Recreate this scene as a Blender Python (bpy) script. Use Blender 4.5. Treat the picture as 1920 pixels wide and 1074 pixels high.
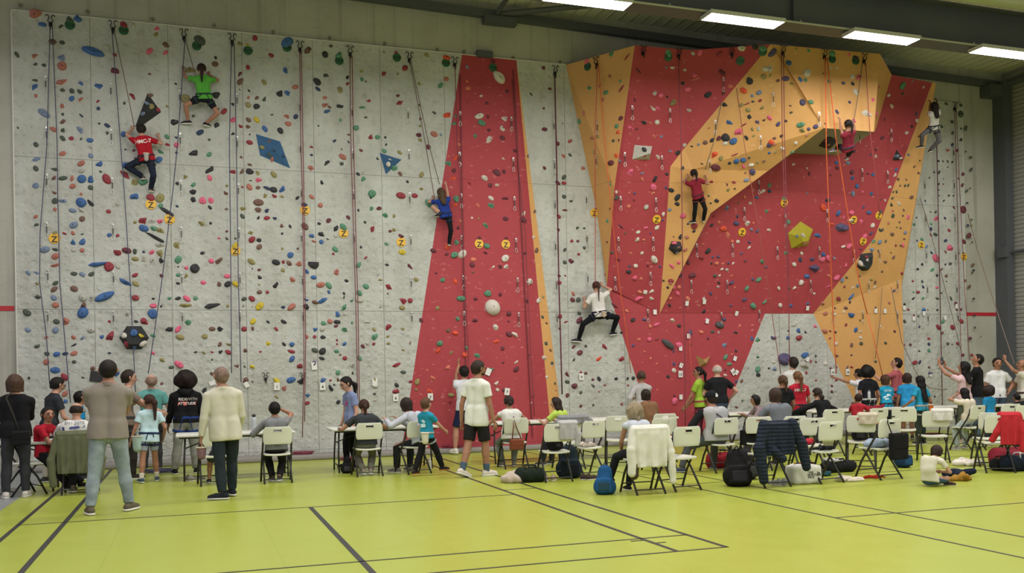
import bpy, bmesh, math, random
import numpy as np
from mathutils import Vector, Matrix
from mathutils.bvhtree import BVHTree
for o in list(bpy.data.objects): bpy.data.objects.remove(o)
SC = bpy.context.scene
COL = SC.collection
PI = math.pi
# ------------------------------------------------------------------ camera, light, exposure
F = 1750.0; YAW = math.radians(19.07); ROLL = math.radians(1.0)
CAM = Vector((0, -19.02, 1.6))
FW = Vector((math.sin(YAW), math.cos(YAW), 0)); RT = Vector((math.cos(YAW), -math.sin(YAW), 0)); UP = Vector((0, 0, 1))
cd = bpy.data.cameras.new('camera'); cam = bpy.data.objects.new('camera', cd); COL.objects.link(cam)
cd.sensor_fit = 'HORIZONTAL'; cd.sensor_width = 36.0; cd.lens = 36.0 * F / 1920.0
cd.shift_y = (702 - 537) / 1920.0; cd.clip_end = 200
cr, sr = math.cos(ROLL), math.sin(ROLL)
XR = RT * cr - UP * sr          # camera right axis (picture content leans to the left)
ZR = RT * sr + UP * cr
cam.matrix_world = Matrix(((XR.x, ZR.x, -FW.x, CAM.x), (XR.y, ZR.y, -FW.y, CAM.y), (XR.z, ZR.z, -FW.z, CAM.z), (0, 0, 0, 1)))
SC.camera = cam
SC.view_settings.view_transform = 'Standard'; SC.view_settings.look = 'None'
SC.view_settings.gamma = 1.0; SC.view_settings.exposure = 0.0
try: SC.view_settings.use_curve_mapping = False
except Exception: pass
W = bpy.data.worlds.new('world'); SC.world = W; W.use_nodes = True
W.node_tree.nodes['Background'].inputs[0].default_value = (1.0, 0.95, 1.0, 1)
W.node_tree.nodes['Background'].inputs[1].default_value = 0.50
LAMP_W = 112.0                  # power of one luminaire of the hall
LX0, LDX = 0.37, 3.035          # luminaires stand in rows along X
LROWS = [(-4.62, 7.85), (-10.5, 7.85), (-16.5, 7.85)]
LAMPS = []
for (ly, lz) in LROWS:
    for i in range(-1, 7):
        LAMPS.append((LX0 + LDX * i, ly, lz))
for (lx, ly, lz) in LAMPS:
    ld = bpy.data.lights.new('lamp_light', 'AREA'); ld.shape = 'RECTANGLE'; ld.size = 1.45; ld.size_y = 0.34
    ld.energy = LAMP_W; ld.color = (1.0, 0.945, 0.93)
    lo = bpy.data.objects.new('lamp_light', ld); COL.objects.link(lo); lo.location = (lx, ly, lz - 0.012)

# ------------------------------------------------------------------ helpers
def ray(px, py):
    a = (px - 960) / F; b = (702 - py) / F
    return FW + RT * (a * cr + b * sr) + UP * (-a * sr + b * cr)
def PY(px, py, Y=0.0):
    d = ray(px, py); return CAM + d * ((Y - CAM.y) / d.y)
def PZ(px, py, Z=0.0):
    d = ray(px, py); return CAM + d * ((Z - CAM.z) / d.z)
def lin(h):
    h = h.lstrip('#'); c = [int(h[i:i + 2], 16) / 255 for i in (0, 2, 4)]
    return tuple(((v + 0.055) / 1.055) ** 2.4 if v > 0.04045 else v / 12.92 for v in c)

class NT:
    def __init__(s, name):
        s.m = bpy.data.materials.new(name); s.m.use_nodes = True
        s.t = s.m.node_tree; s.b = s.t.nodes['Principled BSDF']
    def n(s, typ, **kw):
        nd = s.t.nodes.new(typ)
        for k, v in kw.items(): setattr(nd, k, v)
        return nd
    def l(s, a, b): s.t.links.new(a, b)
    def val(s, sock, v):
        if hasattr(v, 'is_output'): s.l(v, sock)
        else: sock.default_value = v
    def math(s, op, a, b=0.0, c=0.0):
        nd = s.n('ShaderNodeMath', operation=op); s.val(nd.inputs[0], a); s.val(nd.inputs[1], b); s.val(nd.inputs[2], c)
        return nd.outputs[0]
    def mix(s, f, a, b):
        nd = s.n('ShaderNodeMix', data_type='RGBA'); s.val(nd.inputs[0], f)
        s.val(nd.inputs[6], (*a, 1) if isinstance(a, tuple) and len(a) == 3 else a)
        s.val(nd.inputs[7], (*b, 1) if isinstance(b, tuple) and len(b) == 3 else b)
        return nd.outputs[2]
    def noise(s, scale, detail=3, vec=None, rough=0.55):
        nd = s.n('ShaderNodeTexNoise'); nd.inputs['Scale'].default_value = scale; nd.inputs['Detail'].default_value = detail
        nd.inputs['Roughness'].default_value = rough
        if vec is not None: s.l(vec, nd.inputs['Vector'])
        return nd.outputs[0]
    def step(s, v, lo, hi):
        nd = s.n('ShaderNodeMapRange', interpolation_type='SMOOTHSTEP'); s.val(nd.inputs[0], v)
        nd.inputs[1].default_value = lo; nd.inputs[2].default_value = hi
        return nd.outputs[0]
    def bump(s, h, strength=0.3, dist=0.01):
        nd = s.n('ShaderNodeBump'); nd.inputs['Strength'].default_value = strength; nd.inputs['Distance'].default_value = dist
        s.l(h, nd.inputs['Height']); s.l(nd.outputs[0], s.b.inputs['Normal'])
    def coord(s):
        return s.n('ShaderNodeTexCoord').outputs['Object']
    def scaled(s, vec, sc, loc=(0, 0, 0)):
        nd = s.n('ShaderNodeMapping'); s.l(vec, nd.inputs[0]); nd.inputs['Scale'].default_value = sc; nd.inputs['Location'].default_value = loc
        return nd.outputs[0]

MC = {}
def mat(kind, hexc, rough=0.75):
    """plain procedural materials by kind: cloth, plastic, metal, skin, hair, resin, rubber, denim"""
    key = (kind, hexc)
    if key in MC: return MC[key]
    c = lin(hexc); N = NT(kind + '_' + hexc.lstrip('#')); B = N.b
    co = N.coord()
    d = tuple(max(0, v * 0.88) for v in c); u = tuple(min(1, v * 1.1 + 0.002) for v in c)
    if kind == 'cloth':
        nz = N.noise(9, 4, co); N.l(N.mix(nz, d, u), B.inputs[0]); B.inputs['Roughness'].default_value = 0.9
        N.bump(N.noise(16, 4, co), 0.15, 0.012)
        B.inputs['Specular IOR Level'].default_value = 0.2
    elif kind == 'denim':
        nz = N.noise(6, 5, co); N.l(N.mix(N.step(nz, 0.3, 0.7), tuple(v * 0.78 for v in c), tuple(min(1, v * 1.15) for v in c)), B.inputs[0])
        B.inputs['Roughness'].default_value = 0.9; N.bump(N.noise(14, 3, co), 0.5, 0.02); B.inputs['Specular IOR Level'].default_value = 0.2
    elif kind == 'skin':
        nz = N.noise(12, 3, co); N.l(N.mix(nz, tuple(v * 0.88 for v in c), u), B.inputs[0]); B.inputs['Roughness'].default_value = 0.55
        B.inputs['Specular IOR Level'].default_value = 0.35
    elif kind == 'hair':
        sc = N.scaled(co, (60, 60, 8)); nz = N.noise(1.6, 4, sc); N.l(N.mix(N.step(nz, 0.3, 0.7), tuple(v * 0.5 for v in c), tuple(min(1, v * 1.3) for v in c)), B.inputs[0])
        B.inputs['Roughness'].default_value = 0.62; B.inputs['Specular IOR Level'].default_value = 0.22; N.bump(nz, 0.6, 0.01)
    elif kind == 'resin':
        nz = N.noise(18, 4, co); N.l(N.mix(nz, d, u), B.inputs[0]); B.inputs['Roughness'].default_value = 0.72; N.bump(N.noise(90, 3, co), 0.4, 0.004)
    elif kind == 'metal':
        B.inputs['Metallic'].default_value = 0.85; B.inputs['Roughness'].default_value = 0.35
        N.l(N.mix(N.noise(20, 2, co), d, u), B.inputs[0])
    elif kind == 'paint':
        N.l(N.mix(N.noise(3, 4, co), tuple(v * 0.9 for v in c), u), B.inputs[0]); B.inputs['Roughness'].default_value = 0.55
    else:
        N.l(N.mix(N.noise(5, 3, co), tuple(v * 0.93 for v in c), tuple(min(1, v * 1.05) for v in c)), B.inputs[0]); B.inputs['Roughness'].default_value = rough if kind != 'plastic' else 0.45
    MC[key] = N.m
    return N.m

def mesh_obj(name, verts, faces, m=None, parent=None, smooth=False, kind=None):
    me = bpy.data.meshes.new(name); me.from_pydata([tuple(map(float, v)) for v in verts], [], faces); me.validate()
    if smooth: me.polygons.foreach_set('use_smooth', [True] * len(me.polygons))
    if m: me.materials.append(m)
    o = bpy.data.objects.new(name, me); COL.objects.link(o)
    if parent is not None: o.parent = parent
    if kind: o['kind'] = kind
    return o
def empty(name, label, cat, loc=(0, 0, 0), yaw=0.0, group=None):
    o = bpy.data.objects.new(name, None); COL.objects.link(o); o.empty_display_size = 0.1
    o.location = loc; o.rotation_euler = (0, 0, -yaw); tag(o, label, cat, group); return o
def tag(o, label=None, cat=None, group=None):
    if label: o['label'] = label
    if cat: o['category'] = cat
    if group: o['group'] = group
    return o
def copy_tree(o, parent=None):
    c = o.copy(); COL.objects.link(c)
    if parent is not None: c.parent = parent
    for ch in list(o.children): copy_tree(ch, c)
    return c

class MB:
    """collects simple solids into one mesh"""
    def __init__(s): s.v = []; s.f = []; s.mi = []; s.cur = 0
    def add(s, vs, fs):
        k = len(s.v); s.v += [tuple(v) for v in vs]; s.f += [tuple(i + k for i in f) for f in fs]; s.mi += [s.cur] * len(fs)
    def box(s, lo, hi, M=None):
        x0, y0, z0 = lo; x1, y1, z1 = hi
        vs = [Vector(p) for p in ((x0, y0, z0), (x1, y0, z0), (x1, y1, z0), (x0, y1, z0), (x0, y0, z1), (x1, y0, z1), (x1, y1, z1), (x0, y1, z1))]
        if M is not None: vs = [M @ v for v in vs]
        s.add(vs, [(0, 3, 2, 1), (4, 5, 6, 7), (0, 1, 5, 4), (1, 2, 6, 5), (2, 3, 7, 6), (3, 0, 4, 7)])
    def tube(s, pts, r, n=8, cap=True, closed=False):
        pts = [Vector(p) for p in pts]; rs = r if isinstance(r, (list, tuple)) else [r] * len(pts)
        ref = None; vs = []; L = len(pts)
        for i, p in enumerate(pts):
            a = pts[(i - 1) % L] if closed else pts[max(i - 1, 0)]; b = pts[(i + 1) % L] if closed else pts[min(i + 1, L - 1)]
            t = (b - a).normalized()
            if ref is None: ref = t.orthogonal().normalized()
            ref = (ref - t * ref.dot(t)); ref = ref.normalized() if ref.length > 1e-6 else t.orthogonal().normalized()
            q = t.cross(ref)
            for k in range(n):
                an = 2 * PI * k / n; vs.append(p + (ref * math.cos(an) + q * math.sin(an)) * rs[i])
        fs = []
        for i in range(L if closed else L - 1):
            j = (i + 1) % L
            for k in range(n): fs.append((i * n + k, i * n + (k + 1) % n, j * n + (k + 1) % n, j * n + k))
        if cap and not closed: fs.append(tuple(range(n - 1, -1, -1))); fs.append(tuple((L - 1) * n + k for k in range(n)))
        s.add(vs, fs)
    def prism(s, poly, off):
        """polygon (3D points) extruded by vector off"""
        n = len(poly); poly = [Vector(p) for p in poly]; off = Vector(off)
        vs = poly + [p + off for p in poly]
        s.add(vs, [tuple(range(n)), tuple(range(2 * n - 1, n - 1, -1))] + [(i, i + n, (i + 1) % n + n, (i + 1) % n) for i in range(n)])
    def lathe(s, prof, n=16, c=(0, 0, 0)):
        vs = []; c = Vector(c)
        for (r, z) in prof:
            for k in range(n): vs.append(c + Vector((r * math.cos(2 * PI * k / n), r * math.sin(2 * PI * k / n), z)))
        fs = [(i * n + k, i * n + (k + 1) % n, (i + 1) * n + (k + 1) % n, (i + 1) * n + k) for i in range(len(prof) - 1) for k in range(n)]
        fs.append(tuple(range(n - 1, -1, -1))); fs.append(tuple((len(prof) - 1) * n + k for k in range(n)))
        s.add(vs, fs)
    def build(s, name, m, parent=None, smooth=False, kind=None, bevel=0):
        o = mesh_obj(name, s.v, s.f, None, parent, smooth, kind)
        for mm in (m if isinstance(m, (list, tuple)) else [m]): o.data.materials.append(mm)
        if isinstance(m, (list, tuple)) and len(o.data.polygons) == len(s.mi): o.data.polygons.foreach_set('material_index', s.mi)
        if bevel:
            b = o.modifiers.new('bevel', 'BEVEL'); b.width = bevel; b.segments = 2; b.limit_method = 'ANGLE'
        return o

# ---- implicit-surface mesher (naive surface nets)
class Field:
    def __init__(s, h): s.h = h; s.p = []; s.clips = []; s.wr = 0.0
    def cone(s, a, b, ra, rb, k=0.02, cap=0, sq=None): s.p.append(('c', np.array(a, float), np.array(b, float), ra, rb, k, cap, sq)); return s
    def ball(s, c, r, k=0.02, sq=None): return s.cone(c, c, r, r, k, 0, sq)
    def box(s, c, M, half, r, k=0.02): s.p.append(('b', np.array(c, float), np.array(M, float), np.array(half, float), r, k)); return s
    def cut(s, p, n): s.clips.append((np.array(p, float), np.array(n, float) / np.linalg.norm(n))); return s
    def bounds(s):
        lo = np.full(3, 1e9); hi = -lo
        for q in s.p:
            l, u = s.pb(q); lo = np.minimum(lo, l); hi = np.maximum(hi, u)
        return lo, hi
    def pb(s, q):
        if q[0] == 'c':
            r = max(q[3], q[4]) * 1.0; return np.minimum(q[1], q[2]) - r, np.maximum(q[1], q[2]) + r
        e = np.abs(q[2]) @ q[3] + q[4]; return q[1] - e, q[1] + e
    def mesh(s):
        h = s.h; lo, hi = s.bounds(); lo = lo - 3 * h - abs(s.wr); hi = hi + 3 * h + abs(s.wr)
        n = np.ceil((hi - lo) / h).astype(int) + 1
        ax = [lo[i] + h * np.arange(n[i]) for i in range(3)]
        D = np.full(n, 0.08, np.float32)
        for q in s.p:
            l, u = s.pb(q); pad = 0.05 + q[5 if q[0] == 'c' else 5]
            i0 = np.maximum(np.floor((l - pad - lo) / h).astype(int), 0); i1 = np.minimum(np.ceil((u + pad - lo) / h).astype(int) + 1, n)
            X = ax[0][i0[0]:i1[0], None, None]; Y = ax[1][None, i0[1]:i1[1], None]; Z = ax[2][None, None, i0[2]:i1[2]]
            if q[0] == 'c':
                _, a, b, ra, rb, k, cap, sq = q; ba = b - a; L2 = float(ba @ ba)
                if L2 < 1e-12: t = 0 * X
                else: t = ((X - a[0]) * ba[0] + (Y - a[1]) * ba[1] + (Z - a[2]) * ba[2]) / L2
                tc = np.clip(t, 0, 1)
                dx = X - a[0] - tc * ba[0]; dy = Y - a[1] - tc * ba[1]; dz = Z - a[2] - tc * ba[2]
                d2 = dx * dx + dy * dy + dz * dz
                if sq is not None:
                    m = dx * sq[0][0] + dy * sq[0][1] + dz * sq[0][2]; d2 = d2 + m * m * (sq[1] ** 2 - 1)
                d = np.sqrt(np.maximum(d2, 0)) - (ra + (rb - ra) * tc)
                if cap and L2 > 0:
                    L = math.sqrt(L2)
                    if cap & 1: d = np.maximum(d, (t - 1) * L)
                    if cap & 2: d = np.maximum(d, -t * L)
            else:
                _, c, M, hf, r, k = q
                P = [(X - c[0]) * M[0][i] + (Y - c[1]) * M[1][i] + (Z - c[2]) * M[2][i] for i in range(3)]
                Q = [np.abs(P[i]) - hf[i] for i in range(3)]
                d = np.sqrt(sum(np.maximum(v, 0) ** 2 for v in Q)) + np.minimum(np.maximum(np.maximum(Q[0], Q[1]), Q[2]), 0) - r
            sub = D[i0[0]:i1[0], i0[1]:i1[1], i0[2]:i1[2]]
            d = np.broadcast_to(d, sub.shape)
            hh = np.clip(0.5 + 0.5 * (sub - d) / k, 0, 1)
            D[i0[0]:i1[0], i0[1]:i1[1], i0[2]:i1[2]] = sub * (1 - hh) + d * hh - k * hh * (1 - hh)
        X, Y, Z = np.meshgrid(*ax, indexing='ij')
        if s.wr: D = D + s.wr * (np.sin(X * 15 + Y * 12 + 2.6 * np.sin(Z * 7 + X * 5)) * np.sin(Z * 13 + 2.2 * np.sin(X * 9 - Y * 6)) + 0.45 * np.sin(X * 34 - Z * 12 + 2 * np.sin(Z * 15 + Y * 9)))
        for (p, nn) in s.clips: D = np.maximum(D, (X - p[0]) * nn[0] + (Y - p[1]) * nn[1] + (Z - p[2]) * nn[2])
        for i in range(3):
            sl = [slice(None)] * 3; sl[i] = 0; D[tuple(sl)] = np.maximum(D[tuple(sl)], 0.01); sl[i] = -1; D[tuple(sl)] = np.maximum(D[tuple(sl)], 0.01)
        I = D < 0; nc = np.array(D.shape) - 1
        acc = np.zeros((*nc, 3)); cnt = np.zeros(nc)
        offs = [(0, 0, 0), (1, 0, 0), (0, 1, 0), (1, 1, 0), (0, 0, 1), (1, 0, 1), (0, 1, 1), (1, 1, 1)]
        def sl(o): return tuple(slice(o[i], o[i] + nc[i]) for i in range(3))
        for a in range(8):
            for bit in range(3):
                if offs[a][bit]: continue
                o1 = list(offs[a]); o1[bit] = 1
                v0 = D[sl(offs[a])]; v1 = D[sl(o1)]; m = (v0 < 0) != (v1 < 0)
                if not m.any(): continue
                t = v0[m] / (v0[m] - v1[m]); pos = np.tile(np.array(offs[a], float), (t.size, 1)); pos[:, bit] += t
                acc[m] += pos; cnt[m] += 1
        act = cnt > 0; ids = -np.ones(nc, int); ids[act] = np.arange(act.sum())
        ijk = np.argwhere(act); V = (ijk + acc[act] / cnt[act][:, None]) * h + lo
        Fs = []
        for axn in range(3):
            u, v = [(1, 2), (2, 0), (0, 1)][axn]
            s0 = [slice(1, nc[i]) for i in range(3)]; s0[axn] = slice(0, nc[axn]); s1 = list(s0); s1[axn] = slice(1, nc[axn] + 1)
            A = I[tuple(s0)]; B = I[tuple(s1)]; e = np.argwhere(A != B)
            if len(e) == 0: continue
            base = e.copy(); base[:, u] += 1; base[:, v] += 1
            def cell(du, dv):
                c = base.copy(); c[:, u] -= du; c[:, v] -= dv; return ids[c[:, 0], c[:, 1], c[:, 2]]
            q = np.stack([cell(1, 1), cell(0, 1), cell(0, 0), cell(1, 0)], 1)
            fl = ~A[tuple(e.T)]; q[fl] = q[fl][:, ::-1]; Fs.append(q)
        Q = np.concatenate(Fs) if Fs else np.zeros((0, 4), int)
        return V, Q
    def build(s, name, m, parent=None, extra=None):
        V, Q = s.mesh()
        me = bpy.data.meshes.new(name)
        vs = V.tolist(); fs = Q.tolist()
        if extra:
            k = len(vs); vs += [list(v) for v in extra.v]; fs += [[i + k for i in f] for f in extra.f]
        me.from_pydata(vs, [], fs); me.polygons.foreach_set('use_smooth', [True] * len(me.polygons)); me.materials.append(m)
        o = bpy.data.objects.new(name, me); COL.objects.link(o)
        if parent is not None: o.parent = parent
        return o
# ------------------------------------------------------------------ setting materials
def grid_wall_material():
    N = NT('wall_panel_grey'); B = N.b; co = N.coord()
    sep = N.n('ShaderNodeSeparateXYZ'); N.l(co, sep.inputs[0]); X, Z = sep.outputs[0], sep.outputs[2]
    gx, gz = 0.1365, 0.155
    u = N.math('DIVIDE', X, gx); w = N.math('DIVIDE', Z, gz)
    fu = N.math('SUBTRACT', N.math('FRACT', u), 0.5); fw = N.math('SUBTRACT', N.math('FRACT', w), 0.5)
    du = N.math('MULTIPLY', fu, gx); dw = N.math('MULTIPLY', fw, gz)
    dist = N.math('SQRT', N.math('ADD', N.math('MULTIPLY', du, du), N.math('MULTIPLY', dw, dw)))
    cell = N.n('ShaderNodeCombineXYZ'); N.l(N.math('FLOOR', u), cell.inputs[0]); N.l(N.math('FLOOR', w), cell.inputs[1])
    wn = N.n('ShaderNodeTexWhiteNoise', noise_dimensions='2D'); N.l(cell.outputs[0], wn.inputs['Vector']); rnd = wn.outputs[0]
    n1 = N.noise(1.1, 5, co); n2 = N.noise(7, 5, co)
    vs = N.noise(2.0, 4, N.scaled(co, (1.0, 1.0, 0.25)))
    base = N.mix(N.step(n1, 0.3, 0.7), lin('#a9aba4'), lin('#babdb7'))
    base = N.mix(N.math('MULTIPLY', N.step(n2, 0.5, 0.78), 0.5), base, lin('#8d8c82'))
    base = N.mix(N.math('MULTIPLY', N.step(vs, 0.52, 0.75), 0.4), base, lin('#96958a'))
    has = N.math('GREATER_THAN', rnd, 0.45)
    nut_highlight = N.math('MULTIPLY', N.math('SUBTRACT', 1.0, N.step(dist, 0.018, 0.032)), has)
    base = N.mix(N.math('MULTIPLY', nut_highlight, 0.28), base, lin('#d2d2cc'))  # pale nut rings, their highlights painted into the colour at random cells
    dot = N.math('SUBTRACT', 1.0, N.step(dist, 0.005, 0.009))
    base = N.mix(N.math('MULTIPLY', dot, 0.75), base, lin('#3c3b38'))
    sx = N.math('ABSOLUTE', N.math('SUBTRACT', N.math('FRACT', N.math('DIVIDE', N.math('SUBTRACT', X, -1.65 + 1.365 * 0.5), 1.365)), 0.5))
    sz = N.math('ABSOLUTE', N.math('SUBTRACT', N.math('FRACT', N.math('DIVIDE', N.math('SUBTRACT', Z, 2.95 + 2.79 * 0.5), 2.79)), 0.5))
    seam = N.math('MAXIMUM', N.math('LESS_THAN', sx, 0.0045), N.math('LESS_THAN', sz, 0.0020))
    base = N.mix(N.math('MULTIPLY', seam, 0.6), base, lin('#5a5952'))
    N.l(base, B.inputs[0]); B.inputs['Roughness'].default_value = 0.85; B.inputs['Specular IOR Level'].default_value = 0.25
    rb = N.math('ADD', N.math('MULTIPLY', rnd, 0.035), 0.03)
    wn2 = N.n('ShaderNodeTexWhiteNoise', noise_dimensions='3D'); N.l(cell.outputs[0], wn2.inputs['Vector']); r2 = wn2.outputs[0]
    dish = N.math('MULTIPLY', N.math('SUBTRACT', N.step(dist, 0.022, 0.060), 1.0), N.math('GREATER_THAN', r2, 0.55))
    knob = N.math('MULTIPLY', N.math('SUBTRACT', 1.0, N.step(dist, 0.010, 0.045)), N.math('GREATER_THAN', rnd, 0.55))
    h = N.math('ADD', N.math('ADD', N.math('MULTIPLY', knob, 0.45), N.math('MULTIPLY', dish, 0.6)), N.math('MULTIPLY', N.noise(5.0, 4, co), 2.4))
    h = N.math('SUBTRACT', h, N.math('MULTIPLY', seam, 0.5))
    N.bump(h, 0.6, 0.028)
    return N.m
def painted_wall_material(name, c1, c2, mark, amt, seams=True):
    N = NT(name); B = N.b; co = N.coord()
    base = N.mix(N.noise(2.2, 6, co), c1, c2)
    sc = N.scaled(co, (5.0, 5.0, 9.0)); v = N.noise(1.5, 3, sc)
    base = N.mix(N.math('MULTIPLY', N.step(v, 0.62, 0.74), amt), base, mark)
    sep = N.n('ShaderNodeSeparateXYZ'); N.l(co, sep.inputs[0]); X, Z = sep.outputs[0], sep.outputs[2]
    fx = N.math('ABSOLUTE', N.math('SUBTRACT', N.math('FRACT', N.math('DIVIDE', X, 0.21)), 0.5))
    fz = N.math('ABSOLUTE', N.math('SUBTRACT', N.math('FRACT', N.math('DIVIDE', Z, 0.21)), 0.5))
    dd = N.math('SQRT', N.math('ADD', N.math('MULTIPLY', fx, fx), N.math('MULTIPLY', fz, fz)))
    base = N.mix(N.math('MULTIPLY', N.math('LESS_THAN', dd, 0.03), 0.55), base, tuple(v_ * 0.25 for v_ in c1))
    if seams:
        sz = N.math('ABSOLUTE', N.math('SUBTRACT', N.math('FRACT', N.math('DIVIDE', N.math('SUBTRACT', Z, 2.95 + 2.79 * 0.5), 2.79)), 0.5))
        base = N.mix(N.math('MULTIPLY', N.math('LESS_THAN', sz, 0.0018), 0.5), base, tuple(v_ * 0.4 for v_ in c1))
    N.l(base, B.inputs[0]); B.inputs['Roughness'].default_value = 0.7; B.inputs['Specular IOR Level'].default_value = 0.3
    N.bump(N.noise(14, 4, co), 0.3, 0.01)
    return N.m
M_GREY = grid_wall_material()
M_RED = painted_wall_material('wall_panel_red', lin('#9c3b42'), lin('#a8434a'), lin('#cf8d8c'), 0.45)
M_TAN = painted_wall_material('wall_panel_ochre', lin('#c39357'), lin('#d2a266'), lin('#e3c08c'), 0.35)

def concrete_material():
    N = NT('concrete'); B = N.b; co = N.coord()
    base = N.mix(N.step(N.noise(0.6, 5, co), 0.3, 0.7), lin('#9a9a8e'), lin('#aeaea3'))
    st = N.noise(1.0, 4, N.scaled(co, (4.5, 1, 0.12))); base = N.mix(N.math('MULTIPLY', N.step(st, 0.52, 0.72), 0.55), base, lin('#7c7c70'))
    base = N.mix(N.math('MULTIPLY', N.step(N.noise(14, 5, co), 0.55, 0.8), 0.3), base, lin('#6d6d63'))
    N.l(base, B.inputs[0]); B.inputs['Roughness'].default_value = 0.9; N.bump(N.noise(25, 4, co), 0.2, 0.01); return N.m
M_CONC = concrete_material()
def floor_material(name, c1, c2, rough):
    N = NT(name); B = N.b; co = N.coord()
    base = N.mix(N.noise(0.5, 5, co), c1, c2)
    base = N.mix(N.math('MULTIPLY', N.step(N.noise(40, 3, co), 0.5, 0.8), 0.12), base, tuple(v * 0.6 for v in c1))
    sep = N.n('ShaderNodeSeparateXYZ'); N.l(co, sep.inputs[0])
    sx = N.math('ABSOLUTE', N.math('SUBTRACT', N.math('FRACT', N.math('DIVIDE', sep.outputs[0], 1.5)), 0.5))
    base = N.mix(N.math('MULTIPLY', N.math('LESS_THAN', sx, 0.003), 0.25), base, tuple(v * 0.5 for v in c1))
    N.l(base, B.inputs[0]); r = N.math('ADD', N.math('MULTIPLY', N.noise(3, 4, co), 0.14), rough); N.l(r, B.inputs['Roughness'])
    B.inputs['Specular IOR Level'].default_value = 0.5; N.bump(N.noise(2.2, 3, co), 0.10, 0.01); return N.m
M_LIME = floor_material('floor_lime', lin('#9ba53e'), lin('#a4ae46'), 0.24)
M_FGREY = floor_material('floor_grey', lin('#7b7e80'), lin('#8b8e90'), 0.3)
M_BLK = mat('plastic', '#262626'); M_STEEL = mat('paint', '#4b4f54'); M_CREAM = mat('paint', '#c4c8aa')

def ribbed(name, c1, c2, axis, period):
    N = NT(name); B = N.b; co = N.coord(); sep = N.n('ShaderNodeSeparateXYZ'); N.l(co, sep.inputs[0])
    f = N.math('FRACT', N.math('DIVIDE', sep.outputs[axis], period)); g = N.step(N.math('ABSOLUTE', N.math('SUBTRACT', f, 0.5)), 0.30, 0.46)
    N.l(N.mix(N.noise(0.8, 4, co), c1, c2), B.inputs[0]); B.inputs['Roughness'].default_value = 0.6; N.bump(g, 0.9, 0.03); return N.m

# ------------------------------------------------------------------ floor
def flat(name, x0, x1, y0, y1, z, m, kind='structure'):
    b = MB(); b.box((x0, y0, z - 0.05), (x1, y1, z)); return b.build(name, m, kind=kind)
flat('floor', -2.27, 20.45, -24, 0.1, 0.0, M_LIME)
flat('floor_edge', -8, -2.27, -24, 0.1, 0.0, M_FGREY)
M_LINE = mat('plastic', '#2b2b2c')
ti = 0
def line(x0, y0, x1, y1, w=0.05):
    global ti; ti += 1
    b = MB(); a = Vector((x0, y0, 0)); c = Vector((x1, y1, 0)); t = (c - a).normalized(); q = Vector((-t.y, t.x, 0)) * w / 2
    b.prism([a - q, c - q, c + q, a + q], (0, 0, 0.003)); b.build('trim_%d' % ti, M_LINE, kind='structure')
line(-1.37, -24, -1.37, -0.6, 0.055); line(-1.85, -24, -1.85, -0.6, 0.05); line(1.39, -24, 1.39, -7.26, 0.055)
line(-1.85, -7.26, 4.08, -7.26, 0.028); line(4.08, -11.62, 4.08, -0.6, 0.045); line(4.58, -11.65, 4.58, -0.6, 0.045)
line(0.0, -10.93, 4.58, -10.93, 0.03); line(0.0, -11.64, 4.60, -11.64, 0.03); line(-1.37, -10.93, 0, -10.93, 0.03)
line(6.53, -24, 6.53, -0.6, 0.03); line(7.33, -24, 7.33, -0.6, 0.03); line(6.53, -10.67, 20.4, -10.67, 0.026)
line(4.58, -6.75, 4.08, -6.75, 0.02); line(6.53, -7.3, 12, -7.3, 0.026); line(6.53, -5.9, 15, -5.9, 0.026)
line(3.93, -11.02, 4.06, -11.02, 0.03); line(4.10, -11.2, 4.2, -11.2, 0.03)

# ------------------------------------------------------------------ hall shell
b = MB(); b.box((-8, 0.06, 0), (20.45, 0.4, 9.6)); b.build('wall_back', M_CONC, kind='structure')
M_CLAD = ribbed('cladding', lin('#8f8f8a'), lin('#9c9c97'), 2, 0.11)
b = MB(); b.box((20.45, -24, 0), (20.7, 0.4, 9.6)); b.build('wall_right', M_CLAD, kind='structure')
M_DECK = ribbed('roof_deck', lin('#c8c8bc'), lin('#d2d2c8'), 0, 0.28)
b = MB(); b.prism([(-8, 0.4, 9.85), (20.7, 0.4, 9.32), (20.7, -24, 9.32), (-8, -24, 9.85)], (0, 0, 0.15)); b.build('ceiling', M_DECK, kind='structure')
# steel: beam along the wall head, struts, gusset, column and rail
def slope(x): return 9.40 - 0.0235 * (x - 0)
b = MB(); b.prism([(-8, 0.05, slope(-8) - .02), (20.4, 0.05, slope(20.4) - .02), (20.4, 0.05, slope(20.4) + .14), (-8, 0.05, slope(-8) + .14)], (0, -0.16, 0)); b.build('wall_head_beam', M_STEEL, kind='structure')
b = MB(); b.box((6.05, -0.16, 9.10), (6.78, 0.05, 9.26)); b.build('beam_gusset', M_STEEL, kind='structure')
b = MB(); g_ = PZ(931, 27, 9.33); e2_ = PZ(1096, 11, 9.45); e1_ = PZ(955, -8, 9.45); b.tube([g_, g_ + (e2_ - g_) * 1.4], 0.065); b.tube([g_ + Vector((-.05, .05, -.05)), e1_], 0.05); b.build('roof_brace', M_STEEL, kind='structure')
b = MB(); b.box((5.9, -0.06, 8.38), (6.25, 0.06, 8.52)); b.build('trim_90', M_STEEL, kind='structure')
b = MB(); b.box((20.12, -0.32, 0), (20.36, 0.06, 9.0)); b.box((19.7, -0.3, 8.62), (20.12, 0.06, 8.9)); b.build('corner_column', M_STEEL, kind='structure')
b = MB(); b.tube([(20.28, -0.32, 4.55), (20.33, -4.0, 4.6)], 0.045); b.box((20.02, -0.36, 4.42), (20.14, -0.1, 4.72)); b.build('column_rail', M_STEEL, kind='structure')
b = MB(); b.tube([(20.3, -0.2, 8.95), (20.33, -8, 9.2)], 0.09); b.build('eaves_tube', M_STEEL, kind='structure')
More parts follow.
